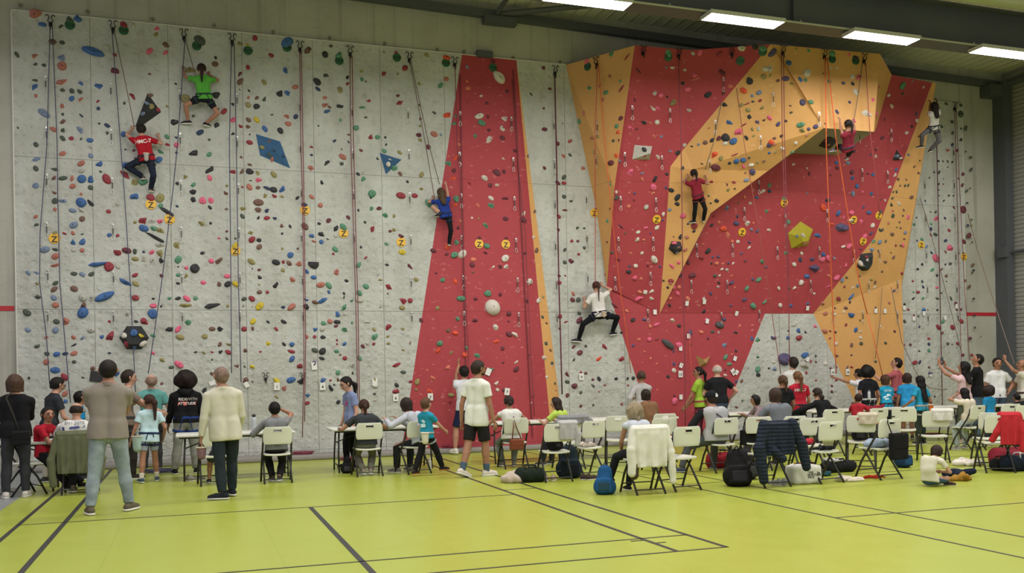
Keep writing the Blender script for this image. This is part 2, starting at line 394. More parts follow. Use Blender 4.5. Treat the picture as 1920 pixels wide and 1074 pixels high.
# deep girder carrying the lamps
b = MB(); b.box((-8, -4.46, 7.98), (20.45, -4.43, 8.72)); b.box((-8, -4.62, 7.93), (20.45, -4.22, 7.98)); b.box((-8, -4.6, 8.7), (20.45, -4.3, 8.74))
for x in (-2.2, 4.2, 10.6, 17.2): b.box((x, -4.55, 7.98), (x + .03, -4.3, 8.7))
b.build('roof_girder', M_STEEL, kind='structure')
b = MB(); b.box((-8, -5.05, 8.66), (20.45, -4.85, 8.86)); b.build('cream_purlin', M_CREAM, kind='structure')
# red measuring stripes on the bare concrete and the form-tie plugs above the climbing wall
M_STRIPE = mat('paint', '#a8202c')
b = MB(); b.box((-8, 0.05, 2.92), (-3.0, 0.06, 3.01)); b.build('trim_91', M_STRIPE, kind='structure')
b = MB(); b.box((18.86, 0.05, 2.92), (20.12, 0.06, 3.01)); b.build('trim_92', M_STRIPE, kind='structure')
b = MB()
for (px, py) in ((38, 10), (164, 22), (286, 36), (401, 48), (512, 60), (618, 71), (721, 82), (820, 93), (870, 97), (962, 108), (1050, 116)):
    c = PY(px, py, 0.055); b.tube([c, c + Vector((0, -0.02, 0))], 0.035, 10)
b.build('trim_93', mat('paint', '#6f6f60'), kind='structure')
# low grey kerb mat at the foot of the wall
M_MAT = mat('cloth', '#8a8783')
b = MB(); b.box((-2.9, -0.55, 0.0), (16.95, 0.02, 0.10)); b.build('trim_94', M_MAT, kind='structure', bevel=0.03)

# ------------------------------------------------------------------ climbing wall: facets with real depth
A_ = PY(1061, 122, 0); 
def PA(px, py, k=0.3, z0=3.0):
    """point on the leaning plane Y = -k (z - z0)"""
    d = ray(px, py); # Y+k z = k z0
    t = (k * z0 - (CAM.y + k * CAM.z)) / (d.y + k * d.z); return CAM + d * t
SURF_V = []; SURF_F = []; SURF_FACET = []
def facet(name, polys, m, thick=0.0):
    b = MB()
    for poly in polys:
        poly = [Vector(p) for p in poly]; b.add(poly, [(0, i, i + 1) for i in range(1, len(poly) - 1)])
        k = len(SURF_V); SURF_V.extend(poly)
        for i in range(1, len(poly) - 1): SURF_F.append((k, k + i, k + i + 1)); SURF_FACET.append(name)
    return b.build(name, m, kind='structure')
S = lambda px, py: PY(px, py, 0.0)
def bx(X, Z, Y=0.0): return Vector((X, Y, Z))
# left panel field (flat, grey)
xl = -2.95
apex = S(866, 104); rb = S(752, 846); rb.z = 0.0
facet('wall_left_panels', [[bx(xl, 0), bx(rb.x, 0), Vector((apex.x, 0, 8.4)), bx(xl, 8.4)]], M_GREY)
b = MB(); b.box((xl - .02, -0.0, 0), (xl, 0.06, 8.4)); b.box((xl, 0.0, 8.4), (7.95, 0.06, 8.42)); b.build('trim_95', mat('paint', '#c9c8bd'), kind='structure')
# red pillar: dark wedge to the ridge, broad front, narrow return, ochre strip
P0 = Vector((apex.x, 0, 8.4)); R1b = PY(880, 850, -0.32); R1b.z = 0; P1 = Vector((6.80, 0, 8.4)); R2b = PY(1008, 845, -0.32); R2b.z = 0
Q2b = PY(1036, 842, -0.14); Q2b.z = 0; O2b = PY(1060, 842, 0); O2b.z = 0
facet('wall_red_wedge', [[bx(rb.x, 0), R1b, P0]], M_RED)
facet('wall_red_pillar', [[R1b, R2b, P1, P0]], M_RED)
facet('wall_red_return', [[R2b, Q2b, P1]], M_RED)
facet('wall_ochre_strip', [[Q2b, O2b, P1]], M_TAN)
b = MB()
for (pa, pb) in (((862, 140), (870, 560)), ((870, 560), (876, 820)), ((962, 130), (984, 560)), ((984, 560), (998, 820))):
    pts = []
    for (px, py) in (pa, pb):
        d = ray(px, py); hit = BVHTree.FromPolygons(SURF_V, SURF_F).ray_cast(CAM, d.normalized()); pts.append(hit[0] + Vector((0, -0.012, 0)))
    b.tube(pts, 0.012, 6)
b.build('trim_96', mat('paint', '#6f2a30'), kind='structure')
# grey between pillar and overhang, and lower zones (all flat)
Mp = S(1138, 538); a1 = S(1119, 395); T = S(1237, 588); Wp = S(1525, 588); L1 = S(1434, 588)
g1 = S(1195, 715); g0 = S(1247, 838); g0.z = 0; w0 = S(1340, 838); w0.z = 0; w1 = S(1630, 830); w1.z = 0; vR = bx(17.0, 0)
V0 = PY(1690, 523, -0.12)
facet('wall_middle_panels', [[O2b, g0, g1, Mp, a1, Vector((A_.x, 0, 8.4)), P1]], M_GREY)
facet('wall_red_lower', [[g0, w0, L1, T, Mp, g1]], M_RED)
facet('wall_grey_wedge', [[w0, w1, Wp, L1]], M_GREY)
facet('wall_ochre_lower', [[w1, bx(17.0, 0, -0.1), V0, Wp]], M_TAN)
# overhang
Bt = Vector((8.87, -1.54, 8.4)); Ct = Vector((10.15, -1.62, 8.4)); Dt = PZ(1445, 83, 8.4); Et = PZ(1650, 101, 8.4); Ft = PZ(1672, 140, 8.4); Gt = PZ(1755, 155, 8.4)
b1 = PA(1152, 352); K = PA(1283, 278); Lp = PA(1257, 312)
Mo = PY(1138, 538, -0.04)
facet('wall_ochre_side', [[Vector((A_.x, 0, 8.4)), a1, b1, Bt], [a1, Mp, Mo, b1]], M_TAN)
facet('wall_red_face', [[Bt, b1, Mo, T, Lp, K, Ct]], M_RED)
facet('wall_red_sill', [[Mo, Mp, T]], M_RED)
facet('wall_red_shoulder', [[Ct, K, Dt]], M_RED)
N_ = PY(1640, 445, -0.52); G0 = PZ(1748, 155, 8.4)
mid = PA(1480, 292, 0.27, 2.95)
facet('wall_red_main', [[T, Wp, N_, mid], [mid, N_, G0, Ft], [mid, Ft, Ct, K], [T, mid, K, Lp]], M_RED)
facet('wall_ochre_return', [[G0, N_, V0, Gt]], M_TAN)
facet('wall_ochre_belly', [[N_, Wp, V0]], M_TAN)
facet('wall_ochre_end', [[Gt, V0, bx(17.0, 3.6), bx(17.0, 8.4)], [V0, bx(17.0, 0, -0.1), bx(17.0, 0), bx(17.0, 3.6)]], M_TAN)
# tongue and block
Qb = PY(1545, 240, -2.56); Rb = PY(1638, 247, -2.56); Sd = PY(1477, 128, -2.56)
S2 = PA(1641, 246, 0.24, 2.95); P2 = PA(1570, 292, 0.25, 2.95); Pb = PA(1485, 288, 0.26, 2.95)
e1 = PA(1332, 400, 0.43, 3.0); e2 = PA(1440, 320, 0.53, 3.0); fold = PA(1300, 318, 0.36, 3.0)
facet('wall_ochre_tongue', [[Dt, K, fold, Qb, Sd], [K, Lp, fold]], M_TAN)
facet('wall_ochre_tongue_lip', [[Lp, T, e1, fold], [fold, e1, e2, Qb]], M_TAN)
facet('wall_ochre_block', [[Dt, Sd, Qb, Rb, Et]], M_TAN)
facet('wall_ochre_block_side', [[Et, Rb, S2, Ft]], M_TAN)
i1 = PA(1334, 399, 0.27, 2.95); i2 = PA(1442, 319, 0.27, 2.95)
M_UNDER = mat('paint', '#8f9078')
facet('wall_block_underside', [[Qb, Pb, P2, S2, Rb], [Qb, e2, i2, Pb], [e2, e1, i1, i2], [e1, T, i1]], M_UNDER)
facet('wall_overhang_top', [[Vector((A_.x, 0, 8.4)), Bt, Ct, Dt, Et, Ft, Gt, bx(17.0, 8.4)]], M_UNDER)
# far right grey field
facet('wall_right_panels', [[bx(17.0, 0), bx(19.05, 0), bx(19.05, 8.4), bx(17.0, 8.4)]], M_GREY)
b = MB(); b.box((17.0, 0.0, 8.4), (19.07, 0.06, 8.42)); b.box((19.05, 0, 0), (19.07, 0.06, 8.4)); b.build('trim_97', mat('paint', '#c9c8bd'), kind='structure')
BV = BVHTree.FromPolygons(SURF_V, SURF_F)
def hit(px, py):
    d = ray(px, py).normalized(); h = BV.ray_cast(CAM, d)
    if h[0] is None: p = PY(px, py, 0); return p, Vector((0, -1, 0)), 'wall_back'
    n = h[1];
    if n.dot(d) > 0: n = -n
    return h[0], n, SURF_FACET[h[2]]

# ------------------------------------------------------------------ lamps
def fixture_mats():
    N = NT('lamp_diffuser'); e = N.n('ShaderNodeEmission'); e.inputs[0].default_value = (1, 1, 0.97, 1); e.inputs[1].default_value = 9.0
    N.l(e.outputs[0], N.t.nodes['Material Output'].inputs[0]); return N.m
M_DIFF = fixture_mats(); M_FRM = mat('plastic', '#b9bab2')
def make_lamp():
    r = empty('ceiling_lamp', '', 'lamp')
    b = MB(); b.box((-0.77, -0.19, 0.0), (0.77, 0.19, 0.07)); b.build('housing', M_FRM, r, bevel=0.008)
    b = MB(); b.box((-0.745, -0.17, -0.004), (0.745, 0.17, 0.004)); b.build('diffuser', M_DIFF, r)
    return r
lamp0 = make_lamp()
names = {2: 'white rectangular hall lamp cut off by the top edge, left of the others', 3: 'lit rectangular hall lamp above the red shoulder of the overhang', 4: 'lit rectangular hall lamp above the ochre roof block', 5: 'lit rectangular hall lamp at the right, cut off by the picture edge'}
first = True
for (lx, ly, lz) in LAMPS:
    o = lamp0 if first else copy_tree(lamp0)
    o.location = (lx, ly, lz); i = round((lx - LX0) / LDX)
    if ly == LROWS[0][0] and i in names: o['label'] = names[i]
    else: o['label'] = 'hall lamp outside the picture, %s from left in the row %s' % (['first', 'second', 'third', 'fourth', 'fifth', 'sixth', 'seventh', 'eighth'][i + 1], {-4.62: 'under the girder', -10.5: 'over mid hall', -16.5: 'over the camera'}[ly])
    o['group'] = 'rectangular lamps of the hall'; first = False
b = MB(); b.tube([(-6, -4.62, 7.95), (20.4, -4.62, 7.95)], 0.018, 8)
for i in range(20): b.tube([(-5.5 + i * 1.35, -4.62, 7.93), (-5.5 + i * 1.35, -4.62, 8.0)], 0.012, 6)
tag(b.build('cable_conduit', mat('plastic', '#a5a79a')), 'thin pale conduit running between the ceiling lamps under the girder', 'conduit')
# ------------------------------------------------------------------ climbing holds
HCOL = {'o': '#a8685a', 'O': '#d24e2e', 'r': '#8c303a', 'p': '#d35f7d', 'm': '#642c38', 'n': '#6e5146', 'y': '#8b8353', 'Y': '#c2ad2c', 'g': '#53866a', 'd': '#465045',
        'b': '#3a6096', 'B': '#2c3a57', 't': '#6f809a', 'k': '#2c2d31', 'K': '#4a4a4c', 'w': '#c8c2b7', 'e': '#aeaca3', 'v': '#4e4769'}
HNAME = {'o': 'salmon', 'O': 'bright orange', 'r': 'red', 'p': 'pink', 'm': 'maroon', 'n': 'brown', 'y': 'olive', 'Y': 'yellow', 'g': 'green', 'd': 'dark green',
         'b': 'blue', 'B': 'navy', 't': 'slate blue', 'k': 'black', 'K': 'dark grey', 'w': 'white', 'e': 'pale grey', 'v': 'purple'}
# blocks: (origin x, origin y, "x y colour size; ...") in quarter pixels of the picture
HB = [
(0, 0, "256 115 o 38;320 183 b 18;578 140 b 28;458 197 d 14;525 152 d 26;392 310 n 20;463 318 d 16;127 408 d 16;260 415 o 20;262 480 d 16;328 487 d 12;455 428 t 24;462 495 o 28;700 388 b 65;795 348 e 18;918 188 r 28;985 190 e 20;1172 215 p 18;1165 258 y 18;1238 332 n 22;1112 382 p 20;1240 392 p 16;856 410 r 12;856 530 m 26;258 598 d 14;258 650 b 22;463 612 o 27;604 623 b 18;733 640 b 26;463 672 d 16;535 677 d 16;601 686 d 18;264 714 o 14;535 735 b 16;599 742 o 17;733 752 r 13;733 810 B 12;464 788 o 18;468 852 d 10;604 860 B 12;323 842 t 26;133 950 d 10;466 905 n 18;467 970 d 17;400 965 o 18;598 972 t 22;467 1032 d 17;533 1030 r 16;603 1037 d 10;672 1046 b 18;740 922 k 7;797 933 B 13;800 993 d 14;930 1003 b 20;927 768 d 9;1117 552 m 12;988 713 r 22;1243 793 y 12;1414 522 y 30;1608 430 k 10;1604 480 n 18;1478 242 e 14;1490 300 d 30;1790 325 y 18;1845 340 Y 20;1900 282 r 18;1848 505 r 14;1790 553 m 14;1790 607 n 18;1616 708 k 26;1616 820 n 16;1674 827 r 18;1443 862 d 12;1310 910 k 28;1617 935 k 22;1497 985 B 18;1380 737 y 28;1735 777 k 13;1787 668 k 6;1856 675 k 7;1854 730 o 14;1850 785 y 18;1738 890 p 24;1852 893 n 14;1852 948 n 18;1793 943 r 15;1740 996 k 14;1311 625 k 7;1312 1025 B 11;1245 1020 g 16;1560 1042 d 9;1862 1003 k 6;1860 1062 r 16;260 1070 B 12"),
(480, 0, "393 375 n 26;510 400 k 24;555 340 d 14;113 412 r 15;228 318 b 32;620 408 g 26;220 530 b 22;520 563 d 20;458 612 k 24;462 664 B 14;292 648 o 17;60 618 y 18;683 575 k 15;682 622 r 14;785 530 y 14;788 592 g 15;820 605 n 10;624 672 y 24;178 698 k 26;237 692 b 22;518 730 o 15;517 783 o 20;547 798 n 10;64 738 d 16;5 728 n 14;5 793 k 18;630 790 k 20;793 800 g 18;842 750 r 14;523 835 b 22;635 845 e 14;120 858 d 8;296 870 B 16;232 867 o 20;5 893 Y 18;630 893 g 11;240 922 o 18;466 938 k 9;66 960 b 18;182 975 k 20;820 876 d 10;747 955 g 18;690 1005 n 9;856 1020 r 18;906 1022 g 17;965 1024 k 10;585 1052 B 10;690 1058 k 9;1050 392 r 14;952 547 r 14;1057 550 y 12;1110 508 r 20;1060 713 m 14;1068 767 r 24;1216 625 y 10;1216 783 n 9;1268 411 y 16;1225 887 m 12;1225 938 y 11;1217 1002 m 20;1330 1000 o 20;1328 842 d 12;1378 1005 t 8;1226 1045 y 12;1373 640 g 16;1420 430 O 20;1420 588 o 15;1430 855 O 26;955 388 d 7;1493 865 g 14;1480 920 g 18;1572 498 t 14;1573 605 o 13;1580 658 o 17;1815 580 w 38;1768 460 m 16;1872 678 m 18;1677 716 w 9;1720 768 m 16;1663 868 w 22;1730 870 m 14;1858 887 w 22;1682 918 g 22;1837 957 w 22;1735 970 m 16;1637 1017 g 16;1742 1040 w 22;1835 1028 m 16;1575 760 r 9"),
(960, 0, "235 507 m 14;283 664 m 12;140 700 d 12;238 810 m 12;240 963 m 14;432 1052 o 13;376 920 d 6;558 460 p 16;738 405 g 22;860 422 r 28;725 570 o 14;810 602 g 14;580 658 g 16;654 640 o 14;697 687 g 18;818 658 r 24;677 745 o 12;535 838 o 16;503 905 g 16;812 880 m 14;780 940 g 14;792 990 O 16;600 1030 o 13;640 1020 y 12;757 1052 d 12;1167 400 g 24;1350 400 e 12;1400 395 p 18;1550 400 r 16;1715 362 w 22;1815 350 k 18;1870 365 g 20;1148 500 t 10;1195 505 w 14;1287 520 e 12;1360 555 p 20;1570 540 m 24;1272 622 k 14;1313 665 p 18;1065 695 e 18;1110 712 p 18;1155 720 k 12;1200 762 y 24;1463 706 k 20;1630 645 o 16;1575 695 m 16;945 530 m 20;915 745 m 20;1050 808 w 18;1090 812 p 18;985 912 k 16;1030 917 o 12;1080 912 w 16;1320 822 e 15;885 958 p 20;930 960 m 10;1112 1020 t 12;1058 1018 o 12;1773 607 k 22;1890 515 w 18;1873 570 y 18;1725 675 O 20;1840 692 t 16;1790 715 t 10;1748 775 r 24;1800 757 d 12;1850 752 r 14;1588 785 k 20;1760 822 y 18;1863 803 y 14;1702 785 y 14;1768 870 k 18;1620 912 b 20;1828 910 v 15;1880 895 k 9;1730 932 r 22;1692 985 p 28;1792 967 y 13;1837 960 e 13;1595 1025 k 24;1545 1027 m 18;1493 1045 k 14;1650 1055 b 20;1748 1026 k 13;1440 1060 n 14;1467 955 o 8;1800 1015 y 12"),
(1440, 0, "35 392 v 24;18 510 w 22;155 472 b 20;15 563 y 12;300 377 g 14;212 362 y 8;478 400 g 24;600 405 p 14;650 430 k 24;290 542 w 24;237 590 b 20;280 597 g 14;128 585 v 18;75 600 n 14;180 625 y 14;455 610 g 16;413 548 k 6;515 505 w 10;470 505 w 10;628 573 w 16;672 578 p 24;562 620 v 10;632 622 k 14;662 687 w 24;608 762 v 10;782 745 p 15;735 850 w 30;515 835 v 18;805 850 p 22;640 905 p 18;318 762 g 18;260 765 v 18;167 788 k 10;175 838 d 12;245 925 g 24;80 922 v 17;132 903 k 9;18 883 p 18;355 945 v 16;303 962 v 12;255 970 y 22;100 1015 k 10;292 1008 o 12;427 922 k 8;48 1032 n 12;25 1060 O 20;208 1066 w 14;827 650 p 10;898 710 w 12;925 793 w 16;1108 902 w 14;1035 990 w 14;1072 943 k 10;852 1027 m 14;1002 635 g 24;1002 700 d 10;1078 605 t 10;1160 650 e 10;1110 850 v 12;870 892 m 10;1330 775 d 14;1437 785 d 12;1435 850 d 22;1371 908 d 12;1300 945 d 12;1477 958 d 14;1440 958 d 8;1373 992 d 13;1266 1032 d 14;1440 1042 d 14;1127 1015 n 12"),
(0, 260, "267 42 d 17;678 68 e 20;468 110 o 17;677 128 t 17;265 158 t 18;607 184 o 20;738 190 b 24;935 200 b 22;607 238 e 22;268 222 d 16;408 228 d 16;748 246 d 8;400 290 n 16;474 292 d 18;538 292 o 17;610 300 b 28;676 302 b 26;798 305 r 28;933 265 r 29;264 346 t 22;540 354 o 17;673 364 d 16;1002 320 y 26;1067 320 g 24;405 405 n 14;608 414 o 12;410 467 d 20;475 464 t 24;608 478 b 32;677 478 k 18;410 524 o 16;1004 435 b 28;1125 440 r 26;1193 443 y 28;1195 502 g 16;540 535 t 16;608 537 e 20;808 543 r 14;875 490 e 16;1318 505 B 10;270 582 o 16;612 598 n 18;270 640 d 16;546 644 t 22;1007 622 y 17;1068 611 r 30;1132 612 e 22;1197 617 p 20;1257 552 k 32;1070 667 b 26;1140 670 g 20;1197 685 y 24;407 705 y 14;480 706 r 15;540 708 o 16;612 712 d 9;814 718 b 14;878 723 r 13;1150 733 k 62;546 772 b 22;614 773 b 18;1195 790 e 24;1320 795 y 24;1500 630 y 22;335 828 t 24;410 826 d 20;612 832 o 15;550 828 e 14;872 843 r 28;944 834 m 25;1006 840 d 18;1072 843 B 12;1138 845 p 20;1193 862 y 26;417 878 o 20;1010 895 y 16;1200 905 k 22;1138 905 e 20;1075 895 e 22;408 943 o 18;705 935 b 60;816 950 r 30;877 952 e 16;1330 900 g 22;210 1003 t 18;275 1000 t 16;552 1007 d 16;616 1010 t 16;681 1010 d 16;1010 1016 r 14;1205 1020 m 14;1330 1018 g 18;1390 1022 y 18;1452 968 k 30;1390 962 p 14;1330 955 k 7;1630 910 n 24;1577 912 p 18;1510 852 k 12;1442 108 k 26;1558 120 g 15;1565 233 k 26;1382 283 y 18;1562 292 p 18;1438 342 g 18;1322 335 k 12;1447 395 k 24;1445 458 k 20;1510 463 p 22;1570 460 p 20;1567 514 k 12;1570 630 k 9;1688 350 y 12;1685 408 n 16;1688 524 n 8;1690 690 m 10;1690 747 k 11;1630 742 p 11;1740 250 r 18;1802 243 n 16;1863 247 k 20;1867 195 n 15;1800 138 n 9;1862 28 r 17;1805 360 r 10;1862 362 o 18;1868 312 k 8;1905 465 r 10;1807 522 y 19;1808 578 d 15;1755 746 d 10;1870 700 y 20;1875 753 r 20;1750 800 Y 18;1872 913 y 20;1697 1025 p 17;1882 970 k 6;1185 158 b 22;1195 98 g 20;935 82 B 9;998 86 m 10;1250 45 r 14;1318 48 p 18;1315 105 B 10"),
(480, 260, "45 65 y 15;100 20 n 16;100 122 d 12;120 155 o 18;205 132 B 14;137 88 B 8;132 262 y 18;12 258 y 16;17 312 p 20;130 378 k 20;85 370 B 28;195 377 b 20;14 367 n 12;70 425 y 18;134 427 r 16;191 432 y 10;20 475 n 26;22 532 n 20;82 539 B 16;20 590 k 13;79 592 r 16;137 594 B 14;195 653 n 16;253 656 k 12;195 706 k 10;22 755 k 14;24 807 n 18;197 820 y 8;311 820 n 8;255 868 b 20;144 918 k 22;204 923 r 15;253 932 n 20;321 928 o 20;201 980 y 14;24 978 m 10;24 1030 k 16;412 62 r 12;645 133 o 20;638 188 d 12;638 78 d 8;586 18 B 12;525 183 k 20;412 122 B 12;410 222 o 20;490 328 k 15;305 440 k 14;417 440 o 18;480 497 o 16;361 495 B 17;365 655 n 24;470 632 k 10;420 722 b 18;487 712 k 21;428 765 o 14;540 612 m 14;487 768 b 15;534 750 k 8;592 670 k 20;652 660 g 22;595 723 e 14;686 588 m 12;592 825 g 18;577 860 r 11;430 935 k 34;600 990 o 20;374 985 b 15;430 1035 b 17;268 1050 o 20;673 1060 k 15;765 942 g 17;760 263 k 12;803 250 e 12;806 300 g 18;865 408 g 25;857 440 k 8;864 520 g 17;917 520 m 15;763 532 k 12;970 572 g 20;1028 575 y 14;812 622 d 10;868 675 r 20;1000 690 m 10;1028 680 y 17;818 888 r 11;977 784 g 15;785 810 k 10;976 940 k 10;910 1008 e 12;925 1052 y 14;1082 730 m 22;1090 845 Y 20;1145 950 m 28;1195 1050 y 14;780 88 m 12;908 150 k 9;958 92 g 14;1070 103 y 13;970 43 k 7;1075 262 n 14;1130 318 k 12;1233 268 y 17;1230 375 y 15;1083 423 r 24;1182 425 r 18;1283 62 m 18;1285 482 g 22;1435 185 g 24;1493 143 O 17;1472 240 m 20;1470 297 O 19;1515 42 o 14;1440 130 o 8;1490 447 g 26;1487 495 O 14;1520 612 o 15;1508 664 m 11;1430 805 O 20;1492 772 g 20;1480 868 g 24;1540 858 w 28;1423 860 m 11;1322 835 m 17;1620 900 o 17;1612 942 m 18;1620 998 n 10;1390 1052 g 18;1345 1005 m 9;1595 335 r 14;1742 8 w 20;1843 148 w 10;1790 250 m 20;1845 243 m 18;1705 296 w 22;1745 347 m 15;1800 345 w 13;1855 445 m 16;1752 442 w 17;1655 497 o 12;1752 497 g 22;1860 595 m 18;1610 590 w 8;1660 593 y 8;1713 645 g 20;1720 800 g 19;1665 745 m 18;1860 745 m 15;1713 850 m 15;1857 893 w 26;1868 955 w 20;1820 953 m 20;1770 955 w 10;1483 1065 O 18"),
(960, 260, "25 92 m 18;118 130 n 12;240 220 m 15;340 38 m 15;432 18 r 13;385 133 o 17;434 122 d 10;530 222 o 16;386 288 d 15;388 332 r 15;342 330 m 13;389 432 d 14;441 467 d 14;393 532 m 14;345 578 r 18;343 678 m 13;488 667 d 12;535 667 d 11;443 762 r 15;492 763 m 13;393 830 d 12;538 813 d 11;497 863 r 11;445 912 m 20;393 922 d 14;398 1022 r 9;350 1022 m 10;88 560 w 18;86 605 m 20;171 540 n 14;157 735 w 14;182 833 n 15;100 857 m 14;135 1062 w 20;755 18 d 12;797 15 m 9;617 100 y 13;778 125 O 14;738 180 m 20;803 168 t 13;730 338 g 15;777 398 w 13;778 440 d 18;625 525 n 12;730 520 m 10;712 615 g 18;745 848 d 14;710 770 m 12;695 1012 o 10;1088 135 w 17;1238 103 k 20;1285 48 e 12;1178 93 t 12;885 253 p 24;975 257 t 11;970 303 o 14;1060 308 k 20;1157 265 k 14;1053 362 p 24;1145 368 v 12;1187 382 k 16;872 404 o 10;915 407 v 12;1050 410 o 14;1232 437 k 20;1228 484 k 18;1175 530 t 12;1001 512 e 16;872 504 o 12;910 460 m 8;1130 563 w 15;1122 607 v 11;1080 664 w 16;810 655 m 24;995 665 p 16;940 697 w 13;1030 707 v 11;848 703 n 10;935 755 w 17;980 757 o 12;885 853 o 11;970 853 w 11;1060 900 w 24;795 902 m 24;1012 950 m 9;922 947 w 14;876 950 v 11;875 997 k 18;920 1038 p 20;960 1045 o 13;1100 952 v 12;1270 218 d 12;1293 318 n 12;1440 28 n 14;1490 12 k 12;1390 42 t 10;1342 58 k 9;1545 5 n 14;1590 35 w 15;1648 22 b 22;1750 5 k 8;1505 118 O 22;1557 147 y 15;1660 120 r 22;1720 157 b 17;1672 170 b 20;1770 143 k 10;1622 182 k 11;1415 185 n 10;1523 213 m 25;1730 207 p 16;1783 195 w 18;1830 177 y 9;1792 247 v 22;1740 255 n 9;1878 170 n 13;1750 308 t 14;1605 343 m 10;1655 325 r 10;1490 320 r 14;1612 380 y 18;1662 372 k 8;1468 428 d 10;1525 464 k 18;1480 480 k 8;1438 440 p 9;1275 575 p 18;1313 635 k 10;1360 650 r 22;1357 690 k 10;1253 735 k 18;1302 735 o 12;1207 730 n 7;1290 828 o 14;1243 928 p 15;1195 955 p 18;1258 1022 k 13;1183 1058 r 15;1130 1058 k 10;1600 520 t 20;1870 392 w 18;1735 435 o 12;1690 480 n 9;1825 440 b 14;1895 540 g 16;1680 580 v 13;1757 630 w 22;1540 625 o 13;1490 645 k 11;1672 630 v 18;1802 630 o 11;1575 670 O 20;1610 720 o 18;1785 677 t 13;1832 687 v 12;1683 768 w 12;1643 765 o 11;1770 773 v 12;1460 838 k 17;1425 787 o 10;1710 857 v 12;1765 815 w 11;1410 880 r 17;1495 885 v 11;1540 882 v 13;1485 930 k 12;1525 930 o 12;1570 932 o 12;1612 928 v 11;1650 930 w 10;1735 912 m 12;1863 912 g 20;1315 925 m 14;1563 975 w 12;1605 975 e 13;1345 1018 m 20;1550 1020 w 11;1637 1022 o 11;1513 1022 d 12;1795 1048 v 10;1838 1050 g 17;1895 955 v 12;1905 680 w 8;1775 482 e 12;1505 578 r 9"),
(1440, 260, "5 48 v 18;48 42 o 10;10 105 b 12;105 75 w 18;58 98 y 11;207 35 w 13;180 100 g 14;190 190 w 12;293 220 w 8;305 262 m 12;510 180 b 14;597 180 t 13;515 218 m 14;645 95 m 10;762 122 v 11;802 130 w 14;805 82 m 10;630 290 b 17;783 268 b 12;742 262 m 10;470 270 m 9;625 250 m 16;665 355 b 18;632 410 t 16;770 407 b 14;908 362 w 14;955 230 b 10;948 272 w 14;985 145 w 14;1048 120 b 13;290 405 t 9;702 397 p 10;447 460 B 18;410 515 O 22;712 507 v 12;840 455 m 10;873 460 w 8;525 555 b 22;752 550 b 14;622 550 p 18;567 590 p 12;540 660 v 50;695 620 p 22;780 648 w 15;615 612 w 20;365 723 b 20;473 635 O 14;770 705 v 14;720 730 p 16;838 545 d 13;10 345 g 16;10 390 B 12;150 622 g 17;10 680 w 13;123 443 g 17;132 853 g 17;255 855 w 15;238 902 B 17;412 857 b 18;407 900 p 18;450 890 p 20;495 893 t 12;195 937 w 16;345 965 v 40;328 900 v 18;292 1030 b 20;453 1022 o 13;512 1035 p 18;245 1066 w 15;565 803 w 18;603 803 p 18;580 942 p 15;690 825 m 10;75 768 o 6;1133 163 k 6;1090 210 n 9;1122 253 n 12;1030 305 n 9;970 303 n 10;985 350 n 10;1025 350 d 12;1045 347 d 10;935 398 d 11;960 397 d 12;1070 435 n 14;928 442 d 10;920 492 d 14;975 480 w 16;1013 530 n 11;932 537 o 12;930 578 d 15;1045 580 p 18;1005 575 k 8;982 622 n 13;898 630 o 10;988 665 n 10;960 660 y 9;833 680 d 12;852 680 d 11;925 713 n 13;1023 700 t 12;1015 748 n 8;832 770 t 16;878 765 d 12;950 797 r 11;1010 795 p 16;988 797 n 8;770 825 t 18;827 838 n 12;785 762 g 14;918 850 n 8;935 885 n 11;875 920 n 14;850 990 n 9;685 1023 n 12;585 1035 n 10;552 1055 t 15;775 1050 y 14;997 1005 r 10;800 1068 n 10;1265 5 k 9;1375 42 B 14;1440 8 m 12;1340 85 o 14;1410 88 m 12;1475 97 k 6;1272 165 k 10;1305 170 k 7;1340 170 k 10;1375 175 k 10;1512 140 d 9;1340 213 d 8;1275 250 d 13;1238 250 k 6;1515 232 d 12;1452 265 m 12;1203 290 d 8;1310 298 k 5;1270 342 k 10;1308 340 r 7;1420 298 m 10;1448 347 m 15;1485 388 d 11;1507 370 k 6;1350 425 d 12;1382 425 d 10;1275 380 d 7;1277 425 k 6;1312 463 k 10;1172 463 B 8;1485 478 k 7;1387 515 m 13;1455 530 m 24;1210 545 d 8;1250 547 d 14;1255 595 p 20;1320 594 B 11;1520 603 d 8;1215 637 g 11;1090 640 g 14;1107 590 k 8;1215 678 B 13;1215 718 r 13;1247 715 d 14;1350 682 r 14;1490 645 B 9;1520 643 y 8;1500 720 m 17;1515 745 k 5;1110 760 B 10;1182 803 t 11;1150 752 g 13;1322 765 B 14;1460 770 m 14;1523 770 k 6;1358 817 p 28;1217 850 B 12;1325 848 n 11;1422 855 B 7;1458 855 n 9;1252 893 p 26;1148 937 k 9;1322 938 k 9;1357 932 d 11;1528 938 n 12;1115 972 k 9;1225 977 g 12;1292 977 n 12;1330 1023 n 12;1260 1020 k 9;1467 1058 n 12;1533 980 k 9;1523 998 k 6;1080 1060 r 10;1152 1062 d 12;1330 1065 k 6"),
